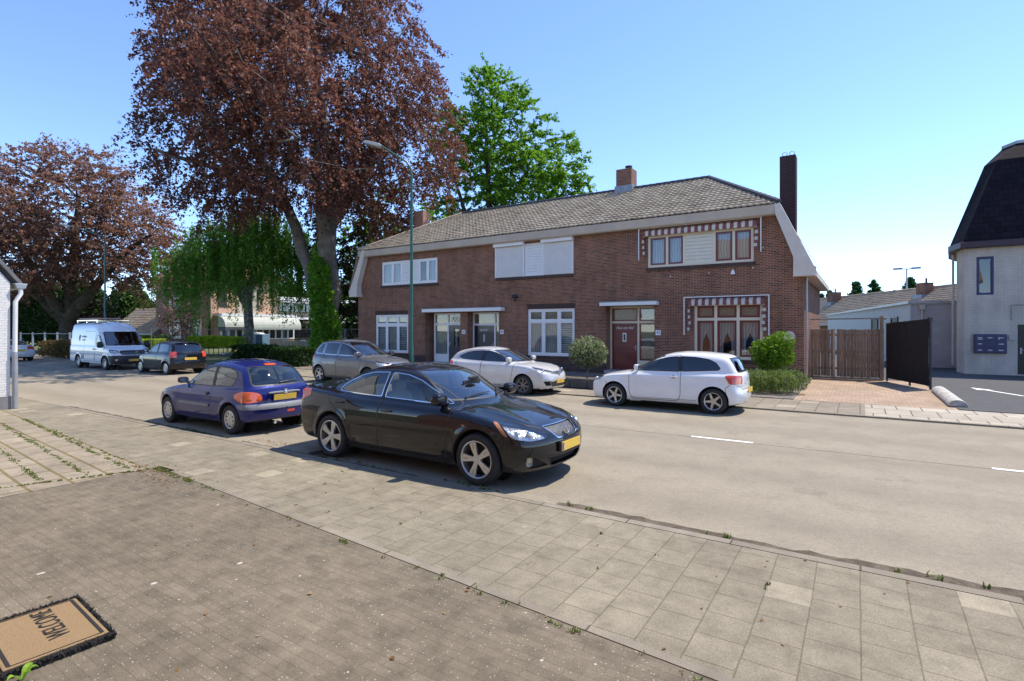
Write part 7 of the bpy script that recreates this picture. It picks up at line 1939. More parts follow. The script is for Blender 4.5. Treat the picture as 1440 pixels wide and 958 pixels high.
    for k in range(7): b.box(-9.9+k*.62,-9.9+k*.62+.60,15.95,16.12,.05,.36)
    tag(b.build('planter_edging', plain('dark_bluestone', (.075,.08,.085), .7, var=.3, bump=.3), None, bevel=.012), 'dark bluestone edging before the clipped ball tree', 'edging')
    sheet('planting_soil', [(-9.9,16.12),(-5.6,16.12),(-5.6,18.0),(-9.9,18.0)], .22, G['DIRT'], .2)
    # drain covers and stray leaves
    for x, y, k in ((-7.2,5.62,0),(3.4,14.3,1)):
        r = thing('road_gully', ['iron gully grating in the near gutter', 'iron gully grating in the far gutter'][k], 'drain', (x, y, .004))
        b = MB(); b.box(-.22,.22,-.16,.16,0,.006)
        r2 = b.build('frame', M['black'], r); b = MB()
        for i in range(7): b.box(-.2+.06*i,-.17+.06*i,-.14,.14,.004,.012)
        b.build('grating', plain('cast_iron', (.08,.07,.065), .7, .5, var=.3), r)

# ================================================================ planting
def build_trees():
    COP = leaf_mat('copper_beech_leaf', (.070,.034,.034), (.205,.088,.062), (.32,.155,.088), .34, .38)
    COP2 = leaf_mat('copper_beech_leaf_pale', (.15,.075,.062), (.27,.15,.115), (.32,.24,.12), .36, .42)
    GRN = leaf_mat('oak_leaf', (.07,.165,.014), (.15,.32,.026), (.25,.44,.045), .44, .4)
    WEEP = leaf_mat('weeping_tree_leaf', (.06,.16,.026), (.155,.32,.045), (.27,.44,.08), .42, .4)
    DKG = leaf_mat('dark_green_leaf', (.012,.035,.008), (.030,.070,.014), (.07,.12,.02), .3, .4)
    IVY = leaf_mat('ivy_leaf', (.065,.19,.016), (.18,.38,.032), (.30,.50,.06), .44, .35)
    LIME = leaf_mat('lime_leaf', (.22,.33,.02), (.40,.50,.03), (.50,.58,.06), .42, .4)
    BRN = leaf_mat('brown_hedge_leaf', (.085,.06,.02), (.16,.115,.045), (.12,.15,.03), .3, .6)
    PIN = leaf_mat('fir_needle', (.015,.065,.028), (.045,.13,.04), (.11,.20,.03), .3, .5)
    VAR = leaf_mat('variegated_leaf', (.10,.15,.055), (.24,.28,.14), (.42,.42,.27), .3, .4)
    LAV = leaf_mat('lavender_leaf', (.10,.16,.025), (.20,.27,.06), (.16,.15,.14), .3, .5)
    BOX = leaf_mat('ball_tree_leaf', (.055,.14,.008), (.14,.26,.015), (.24,.36,.03), .35, .35)
    t = NT('beech_bark'); p = t.pos()
    c = t.ramp(t.noise(p, 1.6, 7., .7), [(.3, (.085,.075,.062)), (.55, (.19,.17,.145)), (.75, (.30,.28,.24))]); BARK = t.done(t.bsdf(c, .85, 0., t.bump(t.noise(p, 9., 6.), .5, .05)))
    t = NT('dark_bark'); p = t.pos()
    c = t.ramp(t.noise(p, 3., 7., .7), [(.3, (.035,.028,.02)), (.6, (.09,.075,.05)), (.78, (.16,.14,.08))]); DBARK = t.done(t.bsdf(c, .9, 0., t.bump(t.noise(p, 9., 6.), .6, .06)))
    t = NT('flecked_bark'); p = t.pos()
    c = t.ramp(t.noise(p, 5., 6., .7), [(.35, (.05,.042,.032)), (.5, (.16,.145,.11)), (.62, (.36,.34,.28))]); FBARK = t.done(t.bsdf(c, .9, 0., t.bump(t.noise(p, 12., 6.), .6, .05)))
    def L(l, d, z, r): return (*W(l, d)[:2], z, r)
    def lobe(l, d, z, rl, rd, rz, w=1.): return (W(l, d, z), (rl, rd, rz), w)
    # the great copper beech
    print('beech', make_tree('copper_beech', 'tallest copper beech with dark reddish purple crown and forked grey trunk', W(-12.6, 36.5),
        [[L(-12.6,36.5,0,.95), L(-12.6,36.5,3.,.72), L(-12.5,36.5,6.,.66), L(-12.45,36.5,9.,.55), L(-12.2,36.4,13,.34), L(-13,36,18,.26), L(-13.5,36,23,.12)],
         [L(-12.6,36.5,3.2,.55), L(-13.6,36.3,6.0,.42), L(-15.0,36.,10.,.33), L(-17,35.6,14,.22), L(-19,35.4,18,.12)],
         [L(-12.45,36.5,9.,.4), L(-9.5,36.2,13,.28), L(-7.5,36.,17,.16)], [L(-12.5,36.5,6.,.3), L(-12.,33.5,10.5,.22), L(-11.5,31.5,14,.12)],
         [L(-15.0,36.,10.,.25), L(-19.5,35.,12.5,.16), L(-23,34.6,13.5,.1)], [L(-12.4,36.4,11.,.3), L(-12,40,14,.2), L(-12,42.5,17,.12)]],
        [lobe(-13.2,35,18,7.9,9.0,8.0,1.), lobe(-17.8,33.5,14.0,4.2,5.0,5.0,1.2), lobe(-7.8,36,15.0,3.9,4.6,6.4,1.2), lobe(-12.6,32,11.6,6.0,5.5,2.6,1.1), ((-25.,15.,14.6),(4.6,3.8,3.2),1.3), ((-28.3,16.2,14.6),(3.6,3.6,3.0),1.3), lobe(-15,35.5,24,8.2,6.5,5.2,1.2), lobe(-19.6,35.5,21.5,2.8,3.6,3.6,.7), lobe(-8.0,35.5,10.8,2.6,3,3.0,.7), lobe(-19.8,34.5,11.2,2.6,3.2,2.4,.7)],
        1.08, 140, .20, (.42,.42,.27), COP, BARK, 11, .42, .5, .5, .6, 10000, rough_cut=.17, seglen=1.1, aspect=.58, spray=(9,1.05,.9))[1:])
    print('beech2', make_tree('copper_beech', 'brownish spreading copper beech at the far left with dark twisting limbs', W(-38.5, 46.5),
        [[L(-38.5,46.5,0,.70), L(-38.4,46.5,2.6,.58), L(-38.0,46.4,5.5,.5), L(-37.5,46.2,9.,.34), L(-37,46,13,.18)],
         [L(-38.4,46.5,2.6,.5), L(-35.6,46.2,5.8,.36), L(-33,46,8.6,.22), L(-30.5,45.7,10,.12)], [L(-38.4,46.5,2.3,.5), L(-41,46,5.2,.36), L(-44.5,45.8,7.6,.25), L(-48,46,8.6,.14)],
         [L(-38.4,46.5,2.8,.4), L(-39.4,44.5,6.5,.3), L(-40.,43,10,.16)], [L(-38.0,46.4,5.5,.35), L(-40.5,46.2,9.,.25), L(-42,46,12.5,.14)]],
        [lobe(-38,46,11.8,8.0,7,5.2,1.), lobe(-32.5,45.6,8.6,4.6,4.4,3.4,1.2), lobe(-44.5,46,9.4,6.0,6,4.8,1.), lobe(-40,43.5,7.6,6.5,3.6,2.8,1.), lobe(-30.5,45.6,6.6,2.4,3,2.2,.8), lobe(-46,46,14.2,4,4,2.2,.6)],
        1.08, 170, .215, (.56,.56,.20), COP2, DBARK, 12, .35, .3, .8, .35, 6500, rough_cut=.18, seglen=1.2, spray=(8,1.25,.15))[1:])
    # copper beech farther left, only its dark trunk shows beside the drainpipe
    print('oak', make_tree('oak_tree', 'bright green broad oak rising behind the terrace roof', W(-1.8, 52),
        [[L(-1.8,52,0,.6), L(-1.8,52,6,.5), L(-2.,52,11,.36), L(-2.4,52,18,.2), L(-2.6,52,23,.1)], [L(-1.8,52,7,.35), L(1.6,52,12,.25), L(4.5,52,16,.14)], [L(-1.8,52,6,.3), L(2.5,51.5,10.5,.22), L(6,51.5,13,.12)], [L(-1.9,52,8,.3), L(-4.5,52,13,.2), L(-6,52,18,.1)]],
        [lobe(-2.0,52,19.2,4.6,5,7.6,1.), lobe(2.6,52,16.6,4.0,5,6.0,1.), lobe(-4.8,52,18.5,2.8,4,6.5,.9), lobe(5.4,51.5,13.4,2.4,4,3.4,.8), lobe(0,51,12,6.0,4,3.5,.8), lobe(-4,52,13,4.,4,4,.7), lobe(4.2,52,17.2,2.8,4,4.2,.8)],
        1.15, 210, .25, (.48,.48,.28), GRN, DBARK, 13, .4, .2, .7, 0., 4600, rough_cut=.14, seglen=1.1, aspect=.6, spray=(9,.95,-.1))[1:])
    print('weep', make_tree('weeping_beech', 'dark green weeping tree with long hanging strands before the villa', W(-20.4, 42.),
        [[L(-20.6,42,0,.40), L(-20.5,42,2.,.36), L(-20.6,42,4.4,.30), L(-20.0,42,7,.2), L(-19.2,42,9.4,.1)], [L(-20.6,42,3.6,.16), L(-21.6,42,5.2,.12), L(-23.5,41.6,7.,.08)], [L(-20.6,42,4.4,.16), L(-22.6,41.8,7.4,.12), L(-25,41.5,7.6,.06)], [L(-20.3,42,5.5,.14), L(-18,42,7.5,.1), L(-16.4,42,7.6,.05)]],
        [lobe(-20.2,42,10.0,2.9,2.7,1.8,1.), lobe(-22.6,41.6,9.0,2.8,2.4,1.4,1.2), lobe(-24.9,41.4,7.6,1.6,1.8,.9,1.3), lobe(-18.2,42,9.2,2.3,2.3,1.6,.9), lobe(-16.4,42,8.2,1.6,1.8,1.4,.8)],
        .72, 300, .185, (.38,.38,.2), WEEP, FBARK, 14, .35, .9, .25, 3.7, 1900, seglen=.8, sag=.1, aspect=.5, strand=4)[1:])
    make_tree('green_tree', 'bright green tree between the copper beech and the left end of the terrace', W(-10.4, 45.),
        [[L(-10.4,45,0,.3), L(-10.4,45,5,.24), L(-10.2,45,10,.1)]], [lobe(-10.4,45,8.6,2.8,2.8,5.0,1.), lobe(-7.6,45,10,1.9,2,3,.7), lobe(-12.6,45,6.4,2.6,2.4,4.0,.9)],
        1.15, 170, .26, (.48,.48,.36), IVY, DBARK, 15, .4, .3, .6, .2, 1500, rough_cut=.25, spray=(8,.9,.5))
    make_tree('dark_tree', 'dark shaded tree with bronze leaves behind the left gable of the terrace', W(-11.2, 41.),
        [[L(-11.2,41,0,.3), L(-11.,41,4.,.22), L(-10.8,41,8,.1)]], [lobe(-11.4,41,6.2,2.9,2.6,4.8,1.), lobe(-13.4,41.5,7.6,2.2,2,3.2,.8), lobe(-8.6,41,8.2,2.4,2,3.0,.8)],
        1.1, 165, .25, (.5,.5,.36), leaf_mat('bronze_green_leaf', (.022,.026,.012), (.05,.055,.02), (.075,.05,.03), .3), DBARK, 16, .35, .3, .6, .3, 1500, rough_cut=.25, spray=(8,.9,.5))
    make_tree('background_tree', 'mid green tree behind the small tiled cottage', W(-45.5, 72.),
        [[L(-45.5,72,0,.3), L(-45.4,72,4,.2), L(-45.4,72,7,.1)]], [lobe(-45.6,72,5.4,2.8,2.4,4.2,1.), lobe(-48.6,72,4.6,2.2,2,3.4,.8)],
        1.2, 55, .30, (.5,.5,.4), leaf_mat('yellow_green_leaf', (.06,.10,.012), (.14,.19,.025), (.24,.28,.05), .35), DBARK, 17, .4, .2, .6, .2, 600, rough_cut=.4)
    make_tree('dark_tree', 'black green shrubby tree behind the brown hedge at the far left', W(-43.5, 47.),
        [[L(-43.5,47,0,.3), L(-43.5,47,3.,.2)]], [lobe(-44.5,47,3.2,3.6,2.2,3.0,1.), lobe(-40.5,47.5,2.8,2.6,2,2.6,1.)], 1.0, 60, .25, (.5,.5,.36), DKG, DBARK, 18, .3, .3, .6, .2, 700)
    make_tree('dark_tree', 'dull purple brown shrubby tree behind the white van', W(-37.6, 48.),
        [[L(-37.6,48,0,.2), L(-37.6,48,3.,.12)]], [lobe(-37.4,48,3.2,1.6,1.5,2.5,1.)], 1.0, 60, .25, (.5,.5,.36), leaf_mat('purple_brown_leaf', (.035,.018,.016), (.075,.04,.032), (.10,.065,.04), .3), DBARK, 19, .3, .3, .6, .2, 400)
    make_tree('copper_sapling', 'small copper leaved tree standing before the villa shutters', W(-26.4, 43.),
        [[L(-26.2,43,0,.16), L(-26.3,43,1.6,.12), L(-26.6,43,3.2,.05)], [L(-26.2,43,.5,.1), L(-25.6,43,2.,.07), L(-25.3,43,3.4,.04)]], [lobe(-26.5,43,2.7,1.5,1.3,1.6,1.), lobe(-26,43,1.4,.9,.9,1.0,.8)], .62, 40, .17, (.26,.26,.22), COP2, FBARK, 20, .3, .3, .6, .1, 300)
    # treeline behind everything, one mass
    rng = np.random.default_rng(77); Vs = []; Fs = 0; FF = []
    for k in range(60):
        l = -120+2.6*k; d = 92+rng.normal()*5
        if -14 < l < 90 and l > -2: continue
        hgt = 7+3*rng.random(); V, F = bush_mesh(rng, [(W(l, d, hgt*.5), (3.4, 3.0, hgt*.55))], 2400, .75, .4, .6)
        FF.append(F+Fs); Fs += len(V); Vs.append(V)
    o = mesh_obj('distant_woods', np_mesh('distant_woods', np.concatenate(Vs), np.concatenate(FF)), DKG); tag(o, 'dark distant treeline beyond the villa', 'woods', kind='stuff')
    # ivy climbing the beech trunk
    rng = np.random.default_rng(31); r = thing('ivy_column', 'thick bright green ivy growing up the great beech trunk', 'ivy', W(-12.4, 35.6))
    lob = []
    b0 = np.array(W(-12.4, 35.6))
    for z in np.arange(.4, 7.4, .55):
        rr = 1.08-.09*z+.24*rng.random(); q = np.array(W(-12.35-.06*z+rng.normal()*.10, 35.7+rng.normal()*.1, z)); lob.append((q-b0, (rr, rr, .75)))
    V, F = bush_mesh(rng, lob, 8200, .20, .25, .8); mesh_obj('foliage', np_mesh('foliage', V, F), IVY, r)
    # ivy stump against the gable
    rng = np.random.default_rng(32); p = W(-7.9, 33.5); r = thing('dead_ivy', 'brown withered creeper hanging at the left corner of the terrace', 'creeper', p)
    V, F = bush_mesh(rng, [((0,0,z),(.32,.3,.5)) for z in np.arange(.5, 4.2, .45)], 900, .2, .2, .6); mesh_obj('foliage', np_mesh('foliage', V, F), BRN, r)
    # hedges
    hedge('clipped_hedge', 'brown clipped beech hedge at the far left along the pavement', (-48.5,14.2), (-33.8,14.0), 1.0, .1, 1.05, 9000, .16, BRN, DBARK, 41)
    hedge('lime_hedge', 'bright lime green clipped hedge on bare stems before the villa awnings', W(-25.3,42.6)[:2], W(-20.6,40.9)[:2], 1.0, .55, 1.28, 4200, .17, LIME, DBARK, 42)
    hedge('lime_hedge', 'short lime green hedge between the van and the small black car', W(-35.4,49.5)[:2], W(-31.5,48.3)[:2], 1.0, .2, .95, 2200, .19, LIME, DBARK, 43)
    hedge('low_hedge', 'dark green low hedge behind the blue hatchback roof', (-32.5,18.9), (-23.6,17.4), .9, .05, .92, 9000, .14, DKG, DBARK, 44)
    hedge('low_hedge', 'dark clipped hedge before the small tiled cottage', W(-38.5,52)[:2], W(-33.5,53)[:2], .9, .1, 1.2, 2200, .22, DKG, DBARK, 45)
    # ball trees and lavender in front of the terrace
    def ball(name, label, x, y, z, rad, sq, n, size, mat, seed, zb=.05):
        rng = np.random.default_rng(seed); r = thing(name, label, 'tree', (x, y, zb))
        lob = [((0,0,z-zb), (rad,rad,rad*sq))]+[((rad*.55*math.cos(a)*rng.random(), rad*.55*math.sin(a)*rng.random(), z-zb+rad*sq*.5*rng.normal()*.5), (rad*.62,rad*.62,rad*.55*sq)) for a in np.linspace(0, 6, 7)]
        V, F = bush_mesh(rng, lob, n, size, .25, .62); mesh_obj('crown', np_mesh('crown', V, F), mat, r)
        b = MB(); b.tube([(0,0,0),(.02,.01,(z-rad*sq)*.6),(0,0,z-zb)], [.035,.028,.02], 8)
        for k in range(9): b.tube([(0,0,z-zb-rad*sq*.75),(rad*.7*math.cos(k*.7), rad*.7*math.sin(k*.7), z-zb+rad*.5*math.sin(k*2.))], [.016,.006], 5)
        b.build('trunk', FBARK, r)
    ball('ball_tree', 'pale variegated ball tree on a thin stem beside the red door', -7.96, 17.1, 1.18, .68, .88, 4600, .085, VAR, 51, .22)
    ball('ball_tree', 'bright green clipped ball tree before the house corner', -2.42, 19.6, 1.12, .66, .98, 5200, .085, BOX, 52)
    rng = np.random.default_rng(53); r = thing('lavender_bush', 'loose yellow green lavender bed at the foot of the ball tree', 'plant', (-2.45, 18.2, .05))
    lob = [((a, b_, .30+.08*rng.random()), (.42,.42,.34)) for a, b_ in ((-.75,.5),(-.3,.1),(.2,-.3),(.55,-.5),(.1,.5),(-.55,-.15),(.5,.2),(-.1,-.55),(.8,-.05),(-1.0,.1))]
    V, F = bush_mesh(rng, lob, 6500, .10, .0, .55, .28, -1.2); mesh_obj('foliage', np_mesh('foliage', V, F), LAV, r)
    rng2 = np.random.default_rng(54); b = MB()
    for k in range(260):
        a, e = lob[rng2.integers(0, len(lob))][0][:2]; x, y = a+rng2.normal()*.25, e+rng2.normal()*.25; h = .5+.2*rng2.random(); b.tube([(x,y,.15),(x+rng2.normal()*.06,y+rng2.normal()*.06,h)], [.004,.003], 3, caps=False)
    b.build('flower_stalks', leaf_mat('lavender_stalk', (.10,.15,.04), (.20,.22,.12), (.18,.15,.28)), r)
    # firs on the skyline at the right
    fl = ['narrow dark fir at the left end of the skyline group', 'small dark fir beside the first chimney', 'broad full fir above the middle of the tiled roof', 'tall pointed fir right of the broad one', 'tiny far fir between the pointed fir and the mast', 'bright edged fir behind the twin lamp mast']
    for k, (px, d, top, w) in enumerate(((1156,92,411,15),(1166.5,90,406,18),(1203.5,80,394,34),(1228,84,391,38),(1257,110,406,16),(1281,76,388,42))):
        l = (px-720)/757*d; h = 2+(462-top)/757*d; conifer('fir_tree', fl[k], W(l, d), h, w/757*d*1.05, PIN, DBARK, 60+k, 9000, .42, 'firs on the skyline')
    make_tree('bare_tree', 'thin grey half bare tree behind the right chimney', W(61.5, 78),
        [[L(61.5,78,0,.2), L(61.5,78,4,.14), L(61.8,78,8,.06)]], [((W(61.5,78,6.2)), (2.6,2,2.6), 1.)], 1.1, 9, .22, (.4,.4,.3), COP2, DBARK, 70, .3, 0., .5, 0., 260)
    # weeds along joints and kerbs
    GR = leaf_mat('weed_grass', (.06,.10,.015), (.13,.18,.03), (.28,.24,.09), .3, .6)
    rng = np.random.default_rng(90); pts = []
    for k in range(90):
        x = -4.6+16*rng.random()**1.3
        if mnoise.noise(Vector((x*1.4, 3.3, 0))) > -.05: pts.append((x, 5.37+.10*rng.random(), .01))
    for k in range(26): pts.append((-10.9+.5*rng.normal(), 5.39+.04*rng.normal(), .01))
    for k in range(16): pts.append((-6.7+.5*rng.normal(), 5.38+.03*rng.normal(), .01))
    grass_tufts('kerb_weeds', pts, 9, .035, .03, GR)
    pts = []
    for x0, y0, x1, y1, n in ((-15.2,4.05,-8.6,3.42,170),(-15,3.62,-8.5,2.95,150),(-14.6,3.16,-8.9,2.52,130),(-14,2.6,-9.2,2.05,70),(-9.0,1.9,-8.35,3.55,90),(-8.35,3.65,-7.2,3.58,60),(-7.2,3.57,4,2.79,60),(-15.6,4.1,-8.5,3.55,60)):
        for k in range(n):
            t = rng.random(); pts.append((x0+(x1-x0)*t, y0+(y1-y0)*t+rng.normal()*.02, .027))
    for k in range(20):     # joints between the slabs
        x = round((-7+14*rng.random())/.3)*.3; pts.append((x+rng.normal()*.008, 3.6+1.6*rng.random(), .025))
    grass_tufts('joint_weeds', pts, 7, .022, .028, GR)
    DRY = leaf_mat('dry_leaf_litter', (.16,.085,.03), (.32,.19,.08), (.42,.30,.15), .2, .8)
    C = []
    for cx, cy, s, n, z in ((-8.4,3.6,.55,90,.03),(-7.6,3.4,.35,50,.03),(-6.6,5.5,.25,30,.012),(-8.6,5.6,.4,60,.012),(-5.2,13.9,.8,60,.012),(-12,14.1,2.5,120,.012)):
        for _ in range(n): C.append((cx+rng.normal()*s, cy+rng.normal()*s*.22, z+.004*rng.random()))
    for _ in range(160): C.append((-9+18*rng.random(), .5+4.7*rng.random(), .03))
    V, F = leaves_np(rng, np.array(C), .035, .6, 3.); tag(mesh_obj('leaf_litter', np_mesh('leaf_litter', V, F), DRY), 'dry leaf litter along the kerbs', 'litter', kind='stuff')
    # broad leaved weed at the mat's corner
    r = thing('broad_leaf_weed', 'young green broad leaved weed at the lower corner of the doormat', 'plant', (-3.90, 1.03, .021)); rng = np.random.default_rng(5)
    b = MB()
    for k, (a, ln, w) in enumerate(((2.3,.085,.022),(1.5,.07,.013),(-1.2,.075,.02),(.6,.05,.011))):
        ca, sa = math.cos(a), math.sin(a); m = 6; Lp = []
        for q in range(m+1):
            t = q/m; x = ln*t; ww = w*math.sin(PI*min(1,t*.92+.06)); z = .02+.06*math.sin(t*2.2); Lp.append(((x*ca-ww*sa, x*sa+ww*ca, z+.008), (x*ca, x*sa, z), (x*ca+ww*sa, x*sa-ww*ca, z+.008)))
        for q in range(m): b.quad(Lp[q][0],Lp[q][1],Lp[q+1][1],Lp[q+1][0]); b.quad(Lp[q][1],Lp[q][2],Lp[q+1][2],Lp[q+1][1])
    b.build('leaves', leaf_mat('weed_leaf', (.16,.30,.03), (.25,.42,.05), None, .35, .35), r, smooth=True)

# ================================================================ vehicles in place
def put_cars():
    car_mats(); M = CARM
    def put(S, paint, x, y, rz, sc=1.0):
        o = build_car(S, paint); o.location = (x, y, 0); o.rotation_euler = (0, 0, R(rz)); o.scale = (sc,)*3; return o, S['_sh']
    # black sedan
    o, sh = put(spec_sedan(), paint_mat('paint_black', (.0045,.005,.0075), .0, .3), -5.50, 6.40, 0, 1.03)
    plate(o, (2.225,0,.47), 0, M, .50, .11); plate(o, (-2.395,0,.74), 0, M)
    b = MB(); b.bar((2.205,-.27,.47),(2.20,.27,.47),.03,.13); b.build('plate_holder', M['trim'], o)
    e = MB(); e.tube([(0,.072*math.cos(a),.05*math.sin(a)) for a in np.linspace(0,2*PI,25)[:-1]], .007, 6, True); e.tube([(0,-.02,.048),(0,.03,-.02),(0,-.045,-.022)], .008, 6); q = e.build('badge', M['chrome'], o, smooth=True); q.location = (2.165,0,.645)
    b = MB(); b.box(.62,.64,-.2,.2,1.16,1.2); b.ell((.66,0,1.235),(.03,.13,.04),14,8); b.build('rear_view_mirror', M['dash'], o, smooth=True)
    # blue hatchback
    o, sh = put(spec_hatch(), paint_mat('paint_blue', (.012,.017,.13), .2, .35), -11.17, 6.40, 180, .965)
    plate(o, (-1.845,0,.705), 0, M, .50, .11, R(-8))
    b = MB(); superbox(b, (0,0,0), (.03,.36,.022), .5); q = b.build('tailgate_handle_strip', M['greytrim'], o, smooth=True); q.location = (-1.822,0,.80)
    b = MB(); b.ell((0,0,0),(.012,.05,.035),12,8); b.box(-.008,.008,-.028,.028,-.02,.06); q = b.build('badge', M['chrome'], o, smooth=True); q.location = (-1.86,0,.80)
    for txt, y, w in (('PEUGEOT', .43, .030), ('206', -.50, .032)):
        text_mesh('lettering', txt, .055, M['chrome'], o, .004, Matrix.Translation((-1.815 if y > 0 else -1.80, y, .655)) @ Matrix.Rotation(-PI/2, 4, 'Z') @ Matrix.Rotation(PI/2, 4, 'X'))
    b = MB(); b.tube([(-1.70,.26,.235),(-1.90,.26,.228)], .032, 12); b.tube([(-1.90,.26,.228),(-1.91,.26,.227)], .026, 10); b.build('exhaust_pipe', M['chrome'], o, smooth=True)
    b = MB(); b.tube([(-1.2,0,1.40),(-1.34,0,1.62)], [.006,.003], 5); b.build('aerial', M['trim'], o)
    # white three-door
    o, sh = put(spec_compact(), paint_mat('paint_white', (.80,.80,.79)), -4.09, 13.86, 180, .985)
    plate(o, (-1.925,0,.56), 0, M, .50, .11); plate(o, (2.06,0,.48), 0, M)
    b = MB(); b.tube([(0,.06*math.cos(a),.06*math.sin(a)) for a in np.linspace(0,2*PI,25)[:-1]], .006, 6, True); b.tube([(0,.045,.035),(0,.018,-.04),(0,0,.0),(0,-.018,-.04),(0,-.045,.035)], .006, 5); q = b.build('badge', M['chrome'], o, smooth=True); q.location = (-1.875,0,.86)
    # silver five-door
    o, sh = put(spec_fivedoor(), paint_mat('paint_silver_white', (.62,.615,.60), .15, .3), -9.75, 14.52, 0, .98)
    plate(o, (2.15,0,.42), 0, M, .50, .11)
    b = MB(); d = [(0,.0,.105),(0,.07,0),(0,0,-.105),(0,-.07,0)]; b.tube(d, .018, 6, True); q = b.build('badge', M['chrome'], o); q.location = (2.125,0,.70)
    for s in (1,-1):
        b = MB(); b.tube([(2.12,s*.08,.71),(2.10,s*.22,.72),(2.05,s*.40,.735)], .014, 6); b.build('grille_bar', M['chrome'], o, smooth=True)
    # grey-brown tall car
    o, sh = put(spec_mpv(), paint_mat('paint_grey_brown', (.155,.16,.168), .5, .35), -15.6, 13.75, 0, .97)
    plate(o, (2.2,0,.5), 0, M); plate(o, (-2.06,0,.8), 0, M)
    # small black car
    o, sh = put(spec_city(), paint_mat('paint_black_city', (.006,.007,.010)), -26.3, 12.15, 180, 1.0)
    plate(o, (-1.71,0,.68), 0, M, .50, .11)
    # white van
    o, sh = put(spec_van(), paint_mat('paint_van_white', (.78,.79,.80)), -31.9, 11.95, 0, .95)
    plate(o, (2.52,0,.50), 0, M, .50, .11)
    b = MB()
    for y in (-.62,-.2,.25): b.tube([(-2.5,y,2.62),(.25,y,2.62)], .045, 8)
    r = b.build('roof_pipes', plain('copper_pipe', (.36,.20,.14), .6), o, smooth=True)
    b = MB()
    for x in (-2.4,-1.2,0.1): b.bar((x,-.72,2.50),(x,.72,2.50),.05,.05); b.bar((x,-.72,2.40),(x,-.72,2.52),.05); b.bar((x,.72,2.40),(x,.72,2.52),.05)
    for y in (-.72,.72): b.bar((-2.5,y,2.53),(.2,y,2.53),.04)
    b.build('roof_rack', M['chrome'], o)
    b = MB(); y = -.952
    P = sh.side([(-1.55,1.62),(-1.15,1.70),(-.95,1.62)], -1)
    b = MB(); yy = P[0][1]; b.add([(-1.62,yy-.02,1.45),(-1.50,yy-.02,1.45),(-1.47,yy-.01,1.62),(-1.5,yy+.00,1.76),(-1.62,yy+.00,1.76),(-1.65,yy-.01,1.6)], [tuple(range(6))]); b.build('door_emblem', plain('emblem_blue_grey', (.06,.09,.15), .5), o)
    for txt, z, s in (('TECHNIEK', 1.67, .13), ('installatie', 1.50, .10)):
        P = sh.side([(-.95, z)], -1); text_mesh('lettering', txt, s, M['trim'], o, .004, Matrix.Translation((-.98, P[0][1]-.012, z)) @ Matrix.Rotation(R(-7), 4, 'X') @ Matrix.Rotation(PI/2, 4, 'X'), 0, 1.05)
    # two-tone chevrons at the tail corner
    b = MB()
    for k, z in enumerate(np.arange(.62, 1.95, .22)):
        Pq = sh.side([(-2.80,z),(-2.66,z),(-2.66,z+.2),(-2.80,z+.2)], -1); b.mi = 0 if z > 1.25 else 1; b.add([tuple(q+np.array([0,-.006,0])) for q in Pq], [(0,1,2,3)])
    b.build('corner_markings', [plain('marking_orange', (.55,.14,.05), .5), plain('marking_blue', (.12,.14,.45), .5)], o)
    # white car farther along, only its tail shows past the drainpipe
    S = spec_sedan(); S.update(name='parked_coupe', label='low white car far down the street beside the drainpipe', ds=.06, ring=84)
    o, sh = put(S, paint_mat('paint_white_coupe', (.76,.74,.72)), -44.6, 11.1, 180, .93)
    plate(o, (-2.395,0,.74), 0, M, .52, .12)

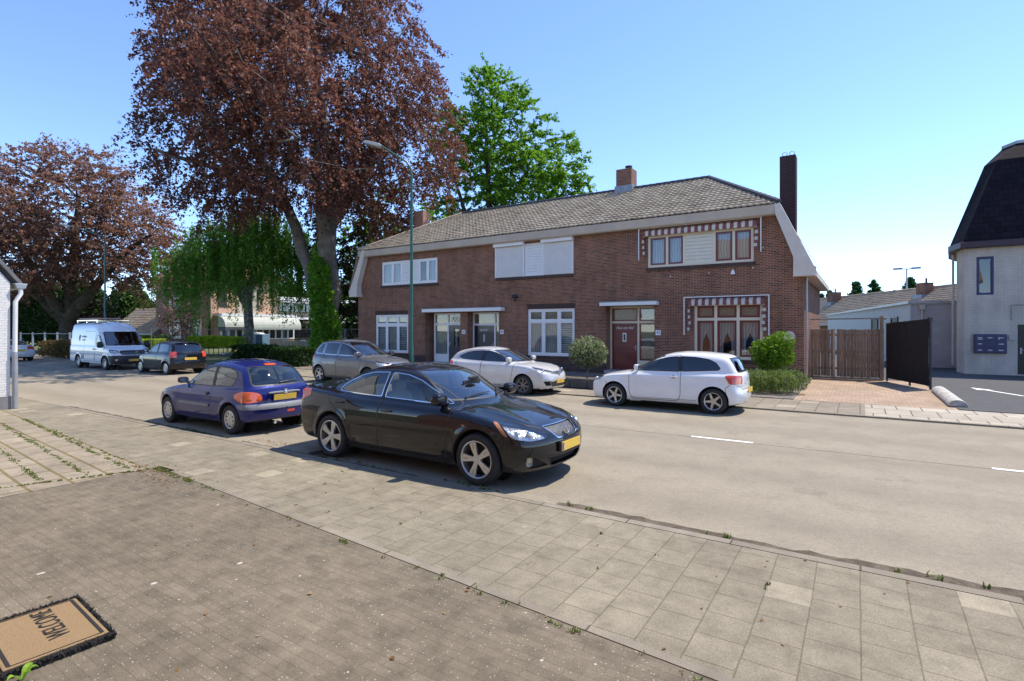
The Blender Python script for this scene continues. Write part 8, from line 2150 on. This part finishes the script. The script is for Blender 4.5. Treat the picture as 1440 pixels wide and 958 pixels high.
# ================================================================ light, sky, camera
def build_light():
    el, az = R(61.0), math.atan2(.32, .45)       # azimuth measured from +y towards +x
    w = bpy.data.worlds.new('World'); SC.world = w; w.use_nodes = True; nt = w.node_tree
    sky = nt.nodes.new('ShaderNodeTexSky'); sky.sky_type = 'NISHITA'; sky.sun_disc = False
    sky.sun_elevation = el; sky.sun_rotation = az; sky.altitude = ALT; sky.air_density = AIR; sky.dust_density = DUST; sky.ozone_density = OZ
    bg = nt.nodes['Background']; mx = nt.nodes.new('ShaderNodeMix'); mx.data_type = 'RGBA'; mx.blend_type = 'MULTIPLY'; mx.inputs[0].default_value = 1.; mx.inputs[7].default_value = (.84,.885,1.0,1)
    nt.links.new(sky.outputs[0], mx.inputs[6]); nt.links.new(mx.outputs[2], bg.inputs[0]); bg.inputs[1].default_value = SKY
    l = bpy.data.lights.new('sun', 'SUN'); l.energy = SUN; l.angle = R(.53); l.color = (1., .905, .775)
    o = bpy.data.objects.new('sun', l); COL.objects.link(o)
    d = Vector((math.sin(az)*math.cos(el), math.cos(az)*math.cos(el), math.sin(el)))
    o.rotation_euler = d.to_track_quat('Z', 'Y').to_euler()
    c = bpy.data.cameras.new('camera'); co = bpy.data.objects.new('camera', c); COL.objects.link(co); SC.camera = co
    co.location = (0, 0, 2.0); co.rotation_euler = (R(90), 0, R(32.89)); c.sensor_fit = 'HORIZONTAL'; c.sensor_width = 36; c.lens = 757/1440*36; c.shift_y = -17/1440
    c.clip_start = .05; c.clip_end = 2000
    vs = SC.view_settings; vs.view_transform = 'Standard'; vs.look = 'None'; vs.gamma = 1; vs.exposure = EXPO; vs.use_curve_mapping = False
    cy = SC.cycles; cy.use_denoising = True; cy.max_bounces = 8; cy.transparent_max_bounces = 12; cy.diffuse_bounces = 4; cy.glossy_bounces = 4; cy.caustics_reflective = False; cy.caustics_refractive = False; cy.sample_clamp_indirect = 8
SKY, SUN, EXPO = .143, 2.8, 1.27
ALT, AIR, DUST, OZ = 0, .75, 0, 2.6

house_mats(); car_mats()
HM['lamp_green'] = plain('lamp_post_green', (.022,.095,.065), .35, var=.15, coat=.2); HM['lamp_grey'] = plain('lamp_head_grey', (.40,.41,.40), .5)
G_ = build_ground()
build_terrace(); build_left_house(); build_rear_house(); build_right_house(); build_extension(); build_villa()
gable_house('bungalow_row', 'long low row of houses with brown tiled roof and two chimneys behind the board fence', (-12.5,83.), (5.2,52.), 9., 2.5, 5.6, HM['brick_red'], HM['tile_brown'], ((13.8,3.6,1.2,4.3,6.1),(28.6,3.6,1.0,4.3,5.95)))
gable_house('tiled_cottage', 'small cottage with a grey brown tiled roof and white vent behind the van', W(-46.5,62)[:2], W(-39.8,60)[:2], 7., 1.5, 4.2, HM['brick_red'], HM['tile_brown'])
street_lamp('green street lamp standing before the terrace house', -14.31, 15.1, 7.75, 1.15, R(213), 'green street lamps')
street_lamp('green street lamp farther down the street behind the white van', -40.9, 14.9, 7.4, 2.2, R(213), 'green street lamps')
build_fences(); build_small_things(G_); build_trees(); put_cars(); build_light()
